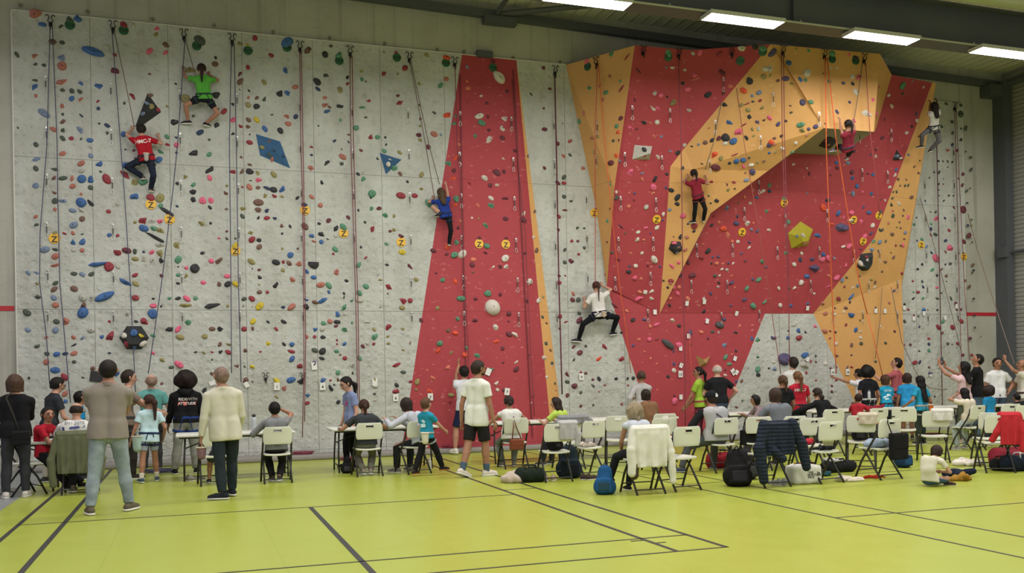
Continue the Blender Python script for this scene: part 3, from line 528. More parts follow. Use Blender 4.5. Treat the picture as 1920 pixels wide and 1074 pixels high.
(0, 500, "278 128 y 14;415 122 d 16;405 168 n 18;552 163 n 20;278 228 d 18;402 232 t 18;413 285 o 20;617 232 e 24;683 232 e 26;620 288 n 22;943 118 b 46;1010 125 y 18;785 220 b 60;1010 233 r 22;1143 237 k 10;1142 292 p 18;1262 240 g 15;1330 235 k 13;1392 236 p 20;1458 235 g 14;1512 122 p 18;1326 124 k 10;1634 130 n 18;1700 130 k 20;1758 130 Y 18;1375 288 y 42;1575 293 k 34;1700 292 y 12;205 345 d 22;618 348 b 32;948 350 e 22;1142 352 b 27;1202 295 k 8;418 408 d 18;486 408 o 26;818 408 r 12;1013 408 k 10;1080 410 r 29;213 472 t 20;414 472 t 20;680 470 e 22;825 522 r 30;757 524 b 15;615 530 t 15;552 525 o 18;347 528 o 14;1147 517 g 16;1268 463 k 22;1330 463 p 20;1580 462 n 17;1642 465 k 22;1398 410 g 22;1340 525 y 20;1525 520 y 17;1640 577 n 14;1703 578 y 14;280 590 d 17;550 585 k 13;550 646 o 17;350 648 d 14;424 652 b 20;484 648 B 14;820 643 B 10;1458 637 k 8;1520 640 y 13;1580 636 r 11;1643 636 k 14;1703 637 r 16;1143 645 p 14;347 710 o 18;552 710 d 12;414 768 b 22;693 760 n 18;485 825 r 20;214 830 k 10;622 827 d 9;483 948 o 18;487 1002 b 15;862 800 b 28;1212 690 y 17;1278 750 d 13;1335 730 p 24;1582 693 k 8;1765 740 n 16;1825 745 k 8;1820 240 d 15;1880 243 r 17;1815 296 k 7;1882 296 o 6;1885 410 Y 19;1820 466 r 17;1885 465 n 16;1827 628 n 16;1880 745 Y 18;1525 920 k 14;1208 870 n 10;1160 842 n 10;1827 850 n 22;1580 800 n 14;1575 968 n 8;1885 858 n 9"),
(480, 500, "24 135 y 10;145 138 k 20;25 190 n 15;85 188 r 16;482 135 o 22;543 140 g 19;543 190 b 14;657 198 k 11;657 227 k 8;713 255 g 14;375 248 b 15;497 250 b 24;440 265 n 20;374 303 k 26;28 297 Y 22;200 304 B 14;268 298 o 20;659 308 g 21;820 147 g 19;770 195 g 17;770 250 e 20;987 155 r 22;982 200 n 8;1093 253 r 24;1150 253 r 18;1088 305 y 16;928 302 d 7;605 353 b 19;660 357 e 18;90 412 k 12;207 410 k 15;552 408 o 18;605 415 k 20;495 420 g 17;597 443 m 11;714 415 g 12;830 410 e 16;150 464 r 12;440 472 b 18;658 464 g 22;495 465 e 16;880 470 y 11;985 452 r 23;1093 463 y 13;377 523 o 16;437 522 r 12;493 523 k 15;878 522 g 24;985 520 y 12;605 548 r 10;603 575 r 9;662 578 b 14;207 577 k 12;268 578 b 18;90 575 Y 18;830 572 e 17;797 593 m 13;880 573 r 14;985 572 y 13;1150 568 n 9;33 634 r 8;268 630 r 18;440 622 d 17;495 632 k 22;602 630 g 19;630 655 n 10;1096 620 y 12;268 687 b 18;493 684 k 13;662 682 r 14;770 680 g 15;322 740 r 22;433 722 v 18;717 735 e 22;1047 730 r 32;612 790 g 16;720 790 k 11;1098 785 d 14;155 850 Y 18;263 845 b 22;330 857 k 22;497 850 b 22;556 847 r 8;612 843 n 15;583 880 k 9;558 905 k 22;210 902 o 22;883 843 y 14;885 888 e 18;1047 882 k 15;1047 932 r 22;152 967 y 10;385 962 b 14;384 1016 r 13;612 1008 k 13;885 947 d 9;885 995 e 10;1530 238 g 23;1355 308 y 14;1500 385 g 19;1232 398 m 14;1433 478 n 13;1487 492 O 18;1370 572 g 21;1357 625 O 20;1455 640 y 13;1570 605 g 14;1430 748 o 18;1555 655 O 20;1645 662 g 20;1278 772 o 9;1318 830 o 18;1155 858 r 14;1200 860 y 20;1197 918 y 13;1297 930 O 22;1455 955 y 16;1447 1012 r 15;1637 238 m 15;1637 398 m 17;1730 200 g 24;1822 203 m 15;1760 300 w 52;1885 350 m 19;1788 455 w 20;1888 505 m 20;1790 558 O 17;1835 607 m 16;1745 763 g 20;1795 868 w 17;1800 917 w 12;1843 715 m 11;1858 922 m 18;1752 1025 n 8;1883 407 m 8"),
(960, 500, "130 116 w 24;112 253 m 16;25 507 w 20;33 710 w 11;31 763 m 18;125 660 m 8;155 967 m 9;140 1015 w 9;230 222 y 13;198 245 w 22;226 378 d 12;260 423 n 11;254 572 d 14;287 622 n 10;298 720 d 12;297 735 w 9;237 675 w 20;260 825 w 14;320 870 d 8;327 920 o 6;350 118 r 16;455 200 o 16;452 248 m 16;497 245 d 17;357 370 r 15;402 410 r 12;498 348 d 17;505 398 m 25;355 462 m 9;460 597 m 13;548 592 d 12;507 640 m 18;460 692 d 12;645 687 O 20;687 597 r 18;816 690 r 18;413 805 m 18;412 857 d 14;464 890 m 20;553 792 n 13;512 792 r 10;602 840 m 12;648 835 k 14;775 832 k 14;865 832 k 12;602 885 d 11;692 884 r 9;865 882 r 9;513 937 d 10;648 933 r 7;413 956 m 14;515 1037 m 13;605 1032 d 12;820 1025 r 11;905 830 k 13;993 188 w 18;950 187 o 13;1040 185 w 16;950 235 p 26;1037 235 w 14;765 290 m 26;855 330 o 12;1065 332 k 14;900 397 k 15;990 395 v 13;1200 400 w 17;1030 443 o 13;1072 440 p 20;815 492 k 12;942 540 o 13;1023 542 p 18;1078 540 r 10;903 590 v 13;990 637 o 10;1035 683 o 14;1080 725 o 10;1160 575 K 48;1245 583 p 20;1205 628 v 12;1245 440 k 12;1207 725 v 13;1208 772 w 14;1258 730 m 16;1165 820 k 13;1213 1003 p 22;1212 962 m 9;1083 920 o 7;1175 290 k 14;1183 240 o 14;1210 152 p 18;1245 152 o 13;1160 157 k 11;1183 120 o 14;1235 200 p 14;1310 238 o 16;1545 120 k 13;1635 120 v 18;1750 163 g 17;1540 152 e 12;1430 240 w 12;1480 200 v 12;1662 155 o 10;1733 245 v 14;1797 290 g 20;1633 288 v 12;1430 333 k 14;1545 435 K 28;1583 393 v 13;1452 395 p 15;1410 485 o 14;1330 582 m 13;1325 490 v 18;1460 533 m 12;1493 485 d 11;1542 490 e 10;1665 490 k 13;1700 438 o 12;1790 437 o 10;1580 585 t 20;1670 628 k 12;1592 675 g 17;1625 725 g 17;1790 533 b 15;1832 540 g 18;1830 673 g 14;1833 763 g 20;1833 805 k 14;1590 770 m 12;1668 782 m 14;1712 857 n 13;1670 852 v 14;1590 808 w 13;1718 998 d 9;1675 1048 n 13;1640 655 o 9;1885 262 g 16"),
(1440, 500, "247 120 w 17;200 155 w 14;155 160 d 10;80 160 w 12;90 287 w 14;170 290 b 13;293 275 b 11;345 200 w 9;445 150 p 22;410 278 o 18;525 238 r 16;620 225 b 22;613 262 k 11;667 148 t 15;570 148 r 12;632 155 w 10;793 155 w 13;795 122 n 9;498 308 k 10;577 308 n 18;500 352 w 11;800 308 k 12;428 350 o 16;617 360 b 24;565 335 w 9;580 438 r 12;653 475 b 19;688 485 w 11;464 480 r 11;503 487 k 10;425 480 o 18;465 533 r 9;690 530 w 11;503 575 w 12;625 582 n 17;695 572 d 12;875 568 d 9;945 483 m 9;840 442 w 9;685 400 d 10;905 268 o 10;940 178 v 10;510 662 n 14;620 660 k 9;804 705 d 12;347 445 p 12;232 480 b 17;232 530 r 20;277 487 k 10;192 432 e 14;152 530 b 16;38 530 v 18;152 480 k 8;120 690 v 46;275 662 b 22;290 682 w 18;355 665 d 9;268 730 e 30;430 718 w 16;318 710 r 12;357 712 m 8;285 790 r 9;45 762 t 18;5 758 k 10;42 710 w 10;465 755 m 10;510 750 k 7;590 750 n 12;625 750 r 11;510 843 r 10;477 888 m 8;477 932 m 9;357 847 r 7;630 1018 m 9;1260 155 p 14;1157 150 B 10;1117 190 r 12;1083 237 k 11;1153 235 g 13;1260 237 d 11;1365 238 d 13;1083 190 g 7;1503 148 n 13;1293 195 k 6;1017 278 k 12;1047 320 r 12;1160 322 b 13;1262 322 k 8;1192 322 r 8;1398 275 m 14;1440 320 m 15;1407 322 m 8;1088 363 r 10;1122 370 d 10;1017 407 d 13;1300 405 g 15;1443 405 r 17;1535 237 k 8;1540 362 k 9;1127 450 B 11;1270 452 r 16;1375 450 r 17;1160 493 w 8;1300 493 n 10;1543 452 k 8;1197 537 r 14;1200 577 B 12;1060 580 m 15;1340 573 d 11;1373 577 n 9;1412 573 r 11;1510 533 m 13;1127 626 d 10;1200 625 g 12;1020 583 r 7;1587 520 n 6;1450 658 m 12;1518 657 r 12;1095 715 r 15;1132 710 B 11;1202 750 n 9;1208 795 v 14;1272 710 k 9;1243 967 k 7;1213 1010 r 10"),
]
HB += [
(0, 500, "925 512 w 24;1000 495 b 24;1052 512 Y 18;945 578 r 28;1068 572 w 25;1003 600 b 15"),
(0, 0, "1118 712 n 16;1098 768 t 18;1133 795 y 18;1180 820 r 14;1065 850 t 16"),
(480, 260, "998 155 e 10;987 190 w 17;1025 222 g 22"),
(960, 260, "985 88 k 18;992 128 r 10;1000 155 o 14;1210 780 p 15;1240 812 n 10;1230 848 t 10"),
(1440, 260, "265 722 w 18;215 732 t 14;275 775 o 20;235 808 o 10;690 928 w 18;742 905 e 14;712 950 d 12;735 880 r 10;965 130 t 16;455 45 o 12;430 20 t 10"),
]
LONG = {(700, 388): (2.0, -12), (1150, 733): (2.6, -28), (705, 935): (2.4, 14), (943, 118): (1.9, -35), (785, 220): (1.8, 28), (1375, 288): (2.2, 5), (1575, 293): (1.6, 8), (1145, 950): (2.0, -32),
        (860, 422): (2.4, 45), (818, 658): (2.4, 50), (1748, 775): (3.0, 28), (1730, 932): (3.0, 30), (1660, 120): (3.0, 25), (85, 370): (2.2, -22), (1047, 730): (2.2, 25), (1257, 552): (1.6, -40), (445, 150): (2.0, 35), (1160, 575): (2.0, -35), (765, 290): (2.6, -35), (945, 530): (2.4, -40), (915, 745): (2.4, -45), (810, 655): (2.4, -38), (795, 902): (2.4, -25)}
HOLDS = []
for ox, oy, s in HB:
    for t in s.split(';'):
        x, y, c, z = t.split(); x = int(x); y = int(y); z = int(z)
        HOLDS.append([ox + x / 3.977, oy + y / 3.977, c, z, LONG.get((x, y), (None, 0))])

# landmarks used to describe where a hold or sling sits
LMK = []
def landmark(px, py, text): LMK.append((px, py, text))
def dirword(dx, dy):
    a = math.degrees(math.atan2(-dy, dx)) % 360
    return ['right of', 'up-right of', 'above', 'up-left of', 'left of', 'down-left of', 'below', 'down-right of'][int(((a + 22.5) % 360) // 45)]
ORD = ['nearest', 'second nearest', 'third nearest', 'fourth nearest', 'fifth nearest', 'sixth nearest', 'seventh nearest', 'eighth nearest', 'ninth nearest', 'tenth nearest']
ORD += ['%s nearest' % w for w in ('eleventh', 'twelfth', 'thirteenth', 'fourteenth', 'fifteenth', 'sixteenth', 'seventeenth', 'eighteenth', 'nineteenth', 'twentieth')]
def locate(items, key):
    """items: list of (px,py,...). returns text position per item, unique within the same key"""
    out = [None] * len(items); buckets = {}
    for i, it in enumerate(items):
        j = min(range(len(LMK)), key=lambda q: (LMK[q][0] - it[0]) ** 2 + (LMK[q][1] - it[1]) ** 2)
        d = math.hypot(LMK[j][0] - it[0], LMK[j][1] - it[1]); w = dirword(it[0] - LMK[j][0], it[1] - LMK[j][1])
        buckets.setdefault((key(it), j, w), []).append((d, i))
    for (k, j, w), L in buckets.items():
        L.sort()
        for r, (d, i) in enumerate(L):
            out[i] = (w + ' ' + LMK[j][2]) if len(L) == 1 else (ORD[r] + ' ' + w + ' ' + LMK[j][2])
    return out

# volumes ---------------------------------------------------------------------
VOLS = []
M_VDK = mat('resin', '#26282b'); M_VBL = mat('resin', '#2f5a82'); M_VWH = mat('resin', '#b9b9b0'); M_VYE = mat('resin', '#a8a024'); M_VTN = mat('resin', '#a98c58')
def volume(poly, apexpx, h, m, label, group=None, flat_top=0.0):
    pts = []; n0 = None
    c, n, _ = hit(*apexpx)
    for (px, py) in poly:
        d = ray(px, py); t = (c - CAM).dot(n) / d.dot(n); pts.append(CAM + d * t - n * 0.02)
    top = c + n * h; verts = []; b = MB(); k = len(pts)
    org = c.copy()
    if flat_top:
        inner = [top + (p - c) * flat_top for p in pts]
        vs = [p - org for p in pts] + [p - org for p in inner]
        b.add(vs, [(i, (i + 1) % k, (i + 1) % k + k, i + k) for i in range(k)] + [tuple(range(k, 2 * k))])
        hitv = pts + inner; fs = [(i, (i + 1) % k, (i + 1) % k + k) for i in range(k)] + [(i, (i + 1) % k + k, i + k) for i in range(k)] + [(k, k + i, k + i + 1) for i in range(1, k - 1)]
    else:
        vs = [p - org for p in pts] + [top - org]
        b.add(vs, [(i, (i + 1) % k, k) for i in range(k)]); hitv = pts + [top]; fs = [(i, (i + 1) % k, k) for i in range(k)]
    o = b.build('wall_volume', m); o.location = org; tag(o, label, 'climbing volume', 'bolt-on wall volumes')
    bm = bmesh.new(); bm.from_mesh(o.data); bmesh.ops.recalc_face_normals(bm, faces=bm.faces); bm.to_mesh(o.data); bm.free()
    kk = len(SURF_V); SURF_V.extend(hitv)
    for f in fs: SURF_F.append(tuple(i + kk for i in f)); SURF_FACET.append('volume')
    return o
vol_specs = [
 ([(277, 169), (306, 210), (268, 237), (250, 242)], (275, 212), 0.14, M_VDK, 'black kite-shaped volume above the climber in the red shirt', 0),
 ([(475, 247), (527, 263), (549, 321), (484, 293)], (512, 280), 0.14, M_VBL, 'blue diamond-shaped volume on the upper left wall', 0),
 ([(709, 284), (757, 299), (723, 331)], (728, 302), 0.12, M_VBL, 'small blue triangular volume left of the red pillar', 0),
 ([(222, 633), (237, 610), (266, 610), (281, 633), (266, 656), (237, 656)], (251, 633), 0.16, M_VDK, 'black hexagonal volume low on the left wall above the belayers', 0.55),
 ([(1189, 271), (1224, 273), (1218, 301), (1185, 299)], (1212, 286), 0.22, M_VWH, 'pale grey square pyramid volume on the red overhang', 0),
 ([(1258, 451), (1277, 452), (1281, 470), (1265, 479), (1252, 467)], (1268, 463), 0.12, M_VDK, 'small black pentagonal volume at the foot of the ochre tongue', 0.4),
 ([(1501, 413), (1526, 429), (1515, 461), (1483, 467), (1476, 437)], (1500, 445), 0.22, M_VYE, 'yellow faceted pentagonal volume on the red overhang', 0.3),
 ([(1613, 475), (1637, 472), (1635, 494), (1627, 508), (1616, 509), (1605, 500)], (1622, 491), 0.12, M_VDK, 'black six-sided volume on the ochre belly facet', 0.6),
 ([(1681, 278), (1695, 300), (1672, 302)], (1682, 294), 0.14, M_VDK, 'black triangular volume high on the right red panel', 0),
 ([(1551, 254), (1571, 266), (1556, 279), (1532, 274)], (1553, 267), 0.1, M_VDK, 'black kite volume under the ochre roof block', 0.4),
 ([(1303, 665), (1315, 673), (1322, 673), (1334, 665), (1323, 688), (1311, 688)], (1318, 677), 0.14, M_VTN, 'tan winged volume above the woman in green', 0.3),
]
for (poly, ap, h, m, lab, ft) in vol_specs: volume(poly, ap, h, m, lab, flat_top=ft)
BV = BVHTree.FromPolygons(SURF_V, SURF_F)

# discs: yellow Z and green TOP ------------------------------------------------------
def text_mesh(s, size, bold=False):
    cu = bpy.data.curves.new('t', 'FONT'); cu.body = s; cu.size = size; cu.align_x = 'CENTER'; cu.align_y = 'CENTER'; cu.offset = size * (0.022 if bold else 0.0)
    o = bpy.data.objects.new('t', cu); COL.objects.link(o); dg = bpy.context.evaluated_depsgraph_get(); dg.update()
    me = bpy.data.meshes.new_from_object(o.evaluated_get(dg)); v = [x.co.copy() for x in me.vertices]; f = [tuple(p.vertices) for p in me.polygons]
    bpy.data.objects.remove(o); bpy.data.meshes.remove(me); return v, f
def frame(n):
    n = n.normalized(); x = Vector((1, 0, 0)); x = (x - n * x.dot(n)).normalized(); y = n.cross(x)
    return Matrix((x, y, n)).transposed().to_4x4()       # +x right, +y up, +z out of the wall
ZD = [(283, 383), (318, 411), (102, 447), (441, 470), (572, 394), (644, 437), (752, 454), (898, 457), (948, 458), (1114, 399), (1231, 411), (1391, 435), (1470, 380), (1600, 412), (1618, 452), (1647, 404), (1727, 459), (1807, 481)]
ZT = ['below the red-shirted climber', 'beside the purple rope right of the red-shirted climber', 'furthest left, low between the first ropes', 'on the fourth rope line from the left', 'on the fifth rope line from the left', 'just left of the sixth rope line', 'left of the red pillar near its edge',
      'on the left half of the red pillar', 'on the right half of the red pillar', 'where grey panel meets the ochre side facet', 'left of the ochre tongue on red', 'under the ochre tongue on the red overhang', 'above the yellow pentagonal volume', 'beside the big purple hold', 'near the corner of the ochre belly', 'on red beside the right ochre strip', 'on the right grey panels, left one', 'furthest right beside the last ropes']
TD = [(131, 47), (232, 57), (369, 86), (465, 95), (538, 89), (636, 114), (744, 108), (836, 118), (924, 127), (1102, 125), (1253, 107), (1388, 114), (1430, 97), (1560, 111), (1604, 114), (1692, 161), (1801, 214)]
TT = ['furthest left', 'by the second rope from the left', 'above the green-shirted climber', 'by the fourth rope from the left', 'left of the fifth rope', 'left of the sixth rope', 'left of the seventh rope', 'beside the top left of the red pillar', 'on top of the red pillar', 'on the ochre side facet', 'on the red overhang, left one', 'at the right end of the red overhang top', 'at the red-ochre corner of the shoulder', 'on the ochre roof block, left one', 'on the ochre roof block, right one', 'on the far right red panel', 'high on the right grey panels']
M_ZY = mat('plastic', '#e0b034'); M_TG = mat('plastic', '#1f5a38'); M_INK = mat('plastic', '#1b1a18')
zt = text_mesh('Z', 0.155, True); tt = text_mesh('TOP', 0.085, True)
def disc(px, py, r, m, txt, name, label, group, off=0.0):
    p, n, _ = hit(px, py); Fm = frame(n)
    root = empty(name, label, name.replace('_', ' '), p, group=group)
    root.matrix_world = Matrix.Translation(p + n * 0.004) @ Fm
    b = MB(); b.lathe([(r, 0), (r, 0.010), (r - 0.003, 0.012)], 24); b.build('disc', m, root)
    mesh_obj('letter', [Vector((v.x, v.y + off, 0.0135)) for v in txt[0]], txt[1], M_INK, root)
    if name == 'zone_disc':
        pass
    return root
for (p, t) in zip(ZD, ZT):
    disc(*p, 0.098, M_ZY, zt, 'zone_disc', 'round yellow disc with a black Z, ' + t, 'yellow Z discs', -0.022)
    landmark(*p, {0: 'the Z disc under the red climber', 1: 'the Z disc on the purple rope', 2: 'the leftmost Z disc', 3: 'the Z disc on the fourth rope', 4: 'the Z disc on the fifth rope', 5: 'the Z disc before the sixth rope', 6: 'the last Z disc before the pillar', 7: "the pillar's left Z disc", 8: "the pillar's right Z disc", 9: 'the Z disc at the side facet', 10: 'the Z disc left of the tongue', 11: 'the Z disc under the tongue', 12: 'the Z disc above the yellow volume', 13: 'the Z disc by the purple ball', 14: 'the Z disc over the belly', 15: 'the Z disc by the right strip', 16: 'the left Z disc of the right panels', 17: 'the rightmost Z disc'}[ZD.index(p)])
for (p, t) in zip(TD, TT):
    disc(*p, 0.088, M_TG, tt, 'top_disc', 'round dark green disc reading TOP, ' + t, 'green TOP discs', -0.01)
    landmark(*p, 'the TOP disc ' + {0: 'furthest left', 1: 'on the second rope', 2: 'over the green climber', 3: 'on the fourth rope', 4: 'on the fifth rope', 5: 'on the sixth rope', 6: 'on the seventh rope', 7: 'before the pillar', 8: 'on the pillar', 9: 'on the side facet', 10: 'on the red overhang', 11: 'near the shoulder', 12: 'at the shoulder corner', 13: 'left on the block', 14: 'right on the block', 15: 'on the far red panel', 16: 'on the right panels'}[TD.index(p)])
for (x, y, t) in ((275, 212, 'the black kite volume'), (512, 280, 'the blue diamond volume'), (728, 302, 'the blue triangular volume'), (251, 633, 'the black hexagon volume'), (1205, 286, 'the white pyramid volume'), (1268, 463, 'the black pentagon volume'), (1500, 445, 'the yellow volume'), (1622, 491, 'the black volume on the belly'), (1682, 292, 'the black triangle volume'), (1553, 267, 'the volume under the roof'), (1318, 677, 'the winged tan volume'),
                  (375, 190, 'the green-shirted climber'), (272, 290, 'the red-shirted climber'), (830, 400, 'the blue-shirted climber'), (1120, 585, 'the white-shirted climber'), (1306, 365, 'the maroon-shirted climber'), (1590, 255, 'the climber on the roof'), (1750, 230, 'the climber in the right corner')): landmark(x, y, t)
for (x, y, t) in ((60, 600, 'the lower left wall edge'), (60, 200, 'the upper left wall edge'), (170, 300, 'the first vertical panel joint'), (177, 496, 'the long blue hold by the joint'), (196, 555, 'the large tilted blue hold'), (500, 560, 'the seam between fourth and fifth ropes'), (380, 560, 'the lower joint right of the purple rope'), (620, 560, 'the lower seam before the sixth rope'), (720, 560, 'the lower seam after the sixth rope'), (519, 724, 'the card numbered 1'), (604, 724, 'the card numbered 4'), (741, 745, 'the card numbered 6'), (807, 744, 'the card numbered 7'), (922, 576, 'the large white pillar hold'), (1089, 706, 'the card numbered 9'), (1275, 701, 'the card numbered 15'), (1560, 697, 'the card numbered 16'), (1588, 697, 'the card numbered 18'), (1227, 585, 'the lower tip of the tongue'), (1525, 587, 'the lower corner of the overhang'), (1690, 523, 'the outer corner of the belly'),
                  (1060, 250, 'the grey panel right of the pillar'), (1180, 440, 'the red panel beside the side facet'), (1360, 520, 'the lower left of the overhang'), (1440, 520, 'the lower middle of the overhang'), (1405, 250, 'the middle of the ochre tongue'), (1460, 160, 'the joint of tongue and block'), (1770, 560, 'the lower rope of the right panels'), (1760, 683, 'the card numbered 8'), (1820, 300, 'the right edge of the right panels'), (1650, 600, 'the lower ochre panel'), (1470, 671, 'the purple half-round hold'), (1300, 640, 'the dark angular hold on red'), (300, 640, 'the purple rope low on the wall'), (350, 690, 'the wall over the curly-haired person'), (650, 300, 'the upper sixth rope'), (860, 600, 'the lower left pillar facet'), (900, 250, 'the upper pillar')): landmark(x, y, t)

# hold geometry -------------------------------------------------------------------
_ico = bmesh.new(); bmesh.ops.create_icosphere(_ico, subdivisions=3, radius=1.0)
ICO_V = np.array([v.co[:] for v in _ico.verts]); ICO_F = [tuple(v.index for v in f.verts) for f in _ico.faces]; _ico.free()
def hold_shape(seed, stretch, deg, shape):
    rg = random.Random(seed); V = ICO_V.copy()
    lump = np.zeros(len(V))
    for _ in range(rg.randint(3, 6)):
        d = np.array([rg.gauss(0, 1), rg.gauss(0, 1), rg.gauss(0, .5)]); d /= np.linalg.norm(d)
        lump += rg.uniform(-.22, .30) * np.maximum(0, V @ d) ** rg.choice([2, 4, 8])
    V = V * (1 + lump)[:, None]
    if shape == 1:      # faceted: flatten against random planes
        for _ in range(5):
            a = rg.uniform(0, 2 * PI); d = np.array([math.cos(a), math.sin(a), rg.uniform(.2, 1.0)]); d /= np.linalg.norm(d); t = rg.uniform(.42, .72)
            e = np.maximum(0, V @ d - t); V -= e[:, None] * d
    if shape == 2:      # jug: scoop from above
        m = np.exp(-((V[:, 0] / .5) ** 2 + ((V[:, 1] - .35) / .35) ** 2)); V[:, 2] -= .6 * m * (V[:, 2] > 0)
    V[:, 2] = np.where(V[:, 2] < 0, V[:, 2] * .12, V[:, 2] * rg.uniform(.55, .85))
    V[:, 0] *= stretch; V[:, 1] /= stretch ** .5 if stretch > 1 else 1
    a = math.radians(deg); c, s = math.cos(a), math.sin(a)
    X = V[:, 0] * c - V[:, 1] * s; Y = V[:, 0] * s + V[:, 1] * c; V[:, 0] = X; V[:, 1] = Y
    return V
M_BOLT = mat('metal', '#3a3a3a')
pos = locate(HOLDS, lambda it: it[2])
order = sorted(range(len(HOLDS)), key=lambda i: -HOLDS[i][3])
stuffV = {}; random.seed(4)
for rank, i in enumerate(order):
    px, py, c, z, (st, dg) = HOLDS[i]
    p, n, fc = hit(px, py)
    if py > 828: continue
    dist = (p - CAM).dot(FW); r = z / 3.977 / F * dist * 1.1
    if st: r = r / st ** 0.9 * 1.05 if st > 1.7 else r
    rg = random.Random(i * 7 + 3)
    if st is None: st = rg.uniform(1.0, 1.45); dg = rg.uniform(-60, 60)
    sh = rg.choice([0, 1, 1, 1, 2]); V = hold_shape(i, st, dg, sh) * r
    if abs(n.z) < 0.7: V[:, 2] = np.minimum(V[:, 2], 0.17)
    cc = c
    if fc in ('wall_red_wedge', 'wall_red_pillar', 'wall_red_lower', 'wall_red_face', 'wall_red_main', 'wall_red_shoulder') and c == 'o': hx = '#c9735c'
    else: hx = HCOL[c]
    Mx = Matrix.Translation(p) @ frame(n)
    if rank < 300:
        me = bpy.data.meshes.new('climbing_hold'); me.from_pydata(V.tolist(), [], ICO_F)
        me.polygons.foreach_set('use_smooth', [sh != 1] * len(ICO_F)); me.materials.append(mat('resin', hx))
        o = bpy.data.objects.new('climbing_hold', me); COL.objects.link(o); o.matrix_world = Mx
        size = 'large' if z >= 34 else 'medium' if z >= 24 else 'small'
        form = ('long ' if st > 1.7 else 'oval ' if st > 1.25 else 'round ') if sh != 1 else 'faceted '
        tag(o, '%s %s%s hold, %s' % (size, form, HNAME[c], pos[i]), 'climbing hold', 'climbing holds on the wall')
        top = float(V[:, 2][np.hypot(V[:, 0], V[:, 1]) < 0.35 * r].max()) if (np.hypot(V[:, 0], V[:, 1]) < 0.35 * r).any() else r * .5
        b = MB(); b.tube([(0, 0, top - 0.012), (0, 0, top + 0.003)], min(0.011, r * .16), 8); b.build('bolt', M_BOLT, o)
    else:
        L = stuffV.setdefault(hx, [[], []]); k = len(L[0]); L[0].extend([Mx @ Vector(v) for v in V]); L[1].extend([tuple(a + k for a in f) for f in ICO_F])
allv = []; allf = []; mi = []; mats = []
for hx, (vv, ff) in stuffV.items():
    k = len(allv); allv += vv; allf += [tuple(a + k for a in f) for f in ff]; mi += [len(mats)] * len(ff); mats.append(mat('resin', hx))
o = mesh_obj('small_climbing_holds', allv, allf, None, None, True)
for m in mats: o.data.materials.append(m)
o.data.polygons.foreach_set('material_index', mi); o['kind'] = 'stuff'
tag(o, 'the many small climbing holds screwed all over the wall, in every colour', 'climbing holds')

# quickdraws ----------------------------------------------------------------------
QD = [(86,160),(87.5,255),(88,343),(88,433),(90,521),(90,598),(208,173),(209,259),(211,350),(212,436),(213,525),(213,599),(337,185),(338,266),(339,354),(340,441),(341,527),(342,599),(444.5,191),(445,272),(447,360),(448,443),(450,527),(450,599),
(562,204),(563,283),(565,366),(565,449),(567,530),(568,598),(660,214),(661.5,295),(663,371),(664,451),(765,219),(766.6,296),(768,376),(770,455),(770.6,534),(772,599),(863,224),(862,300),(865,378),(866,456),(869,531),(870.5,598),(958.5,234),(962,310),(964,383),(967,461),(970,535),(972,600),
(1038,239),(1039,313),(1040,388),(1041,465),(1043,539),(1044,600),(1121,241),(1122,305),(1099,378),(1100,451),(1101.6,525),(1184,214),(1170,301),(1162,383),(1158,459),(1152,533),(1150,593),(1254,219),(1239,307),(1228,386),(1223,459),(1218,524),(1214,593),(1356.5,161),(1342,241),(1330,313),
(1426,270),(1420,353),(1393,403),(1371,471),(1304,471),(1294,539),(1361,539),(1352,598),(1423,594),(1449.5,189),(1455,476),(1469.5,416),(1533.5,476),(1548,406),(1613.5,330),(1661,334),(1646,481),(1598,481),(1607,258),(1535.6,226),(1667.6,256),(1517.5,538),(1561.5,595.5),(1617,595.5),(1682,595),(1682,538),(1626,540),
(1733,350.5),(1788,350),(1787,288),(1734.7,411),(1789.5,413),(1736,481),(1791,484),(1738,545),(1793,545),(1739,599),(1795,598)]
M_SLING = mat('cloth', '#4a4a4a'); M_ALU = mat('metal', '#d5d5d0')
def make_qd():
    r = empty('quickdraw', '', 'quickdraw')
    b = MB(); b.box((-0.008, -0.010, -0.055), (0.008, 0.004, 0.085)); b.build('sling', M_SLING, r, bevel=0.002)
    def krab(z0, L, w):
        pts = []
        for k in range(16):
            a = 2 * PI * k / 16; pts.append((math.sin(a) * w * (1.15 if math.cos(a) < 0 else 0.75), -0.012, z0 + math.cos(a) * L / 2))
        b = MB(); b.tube(pts, 0.005, 6, closed=True); return b
    krab(0.115, 0.07, 0.020).build('top_carabiner', M_ALU, r, True); krab(-0.095, 0.10, 0.026).build('lower_carabiner', M_ALU, r, True)
    b = MB(); b.box((-0.018, -0.006, 0.13), (0.018, 0.012, 0.165)); b.build('bolt_hanger', M_ALU, r)
    return r
q0 = make_qd(); qpos = locate(QD, lambda it: 0)
for i, (px, py) in enumerate(QD):
    o = q0 if i == 0 else copy_tree(q0)
    p, n, _ = hit(px, py); off = 0.025 if abs(n.z) < 0.15 else 0.06
    o.location = p + Vector((n.x, n.y, 0)).normalized() * off; o.rotation_euler = (0, 0, math.atan2(n.x, -n.y))
    o['label'] = 'quickdraw sling with silver carabiners, ' + qpos[i]; o['group'] = 'quickdraws hanging from the wall bolts'

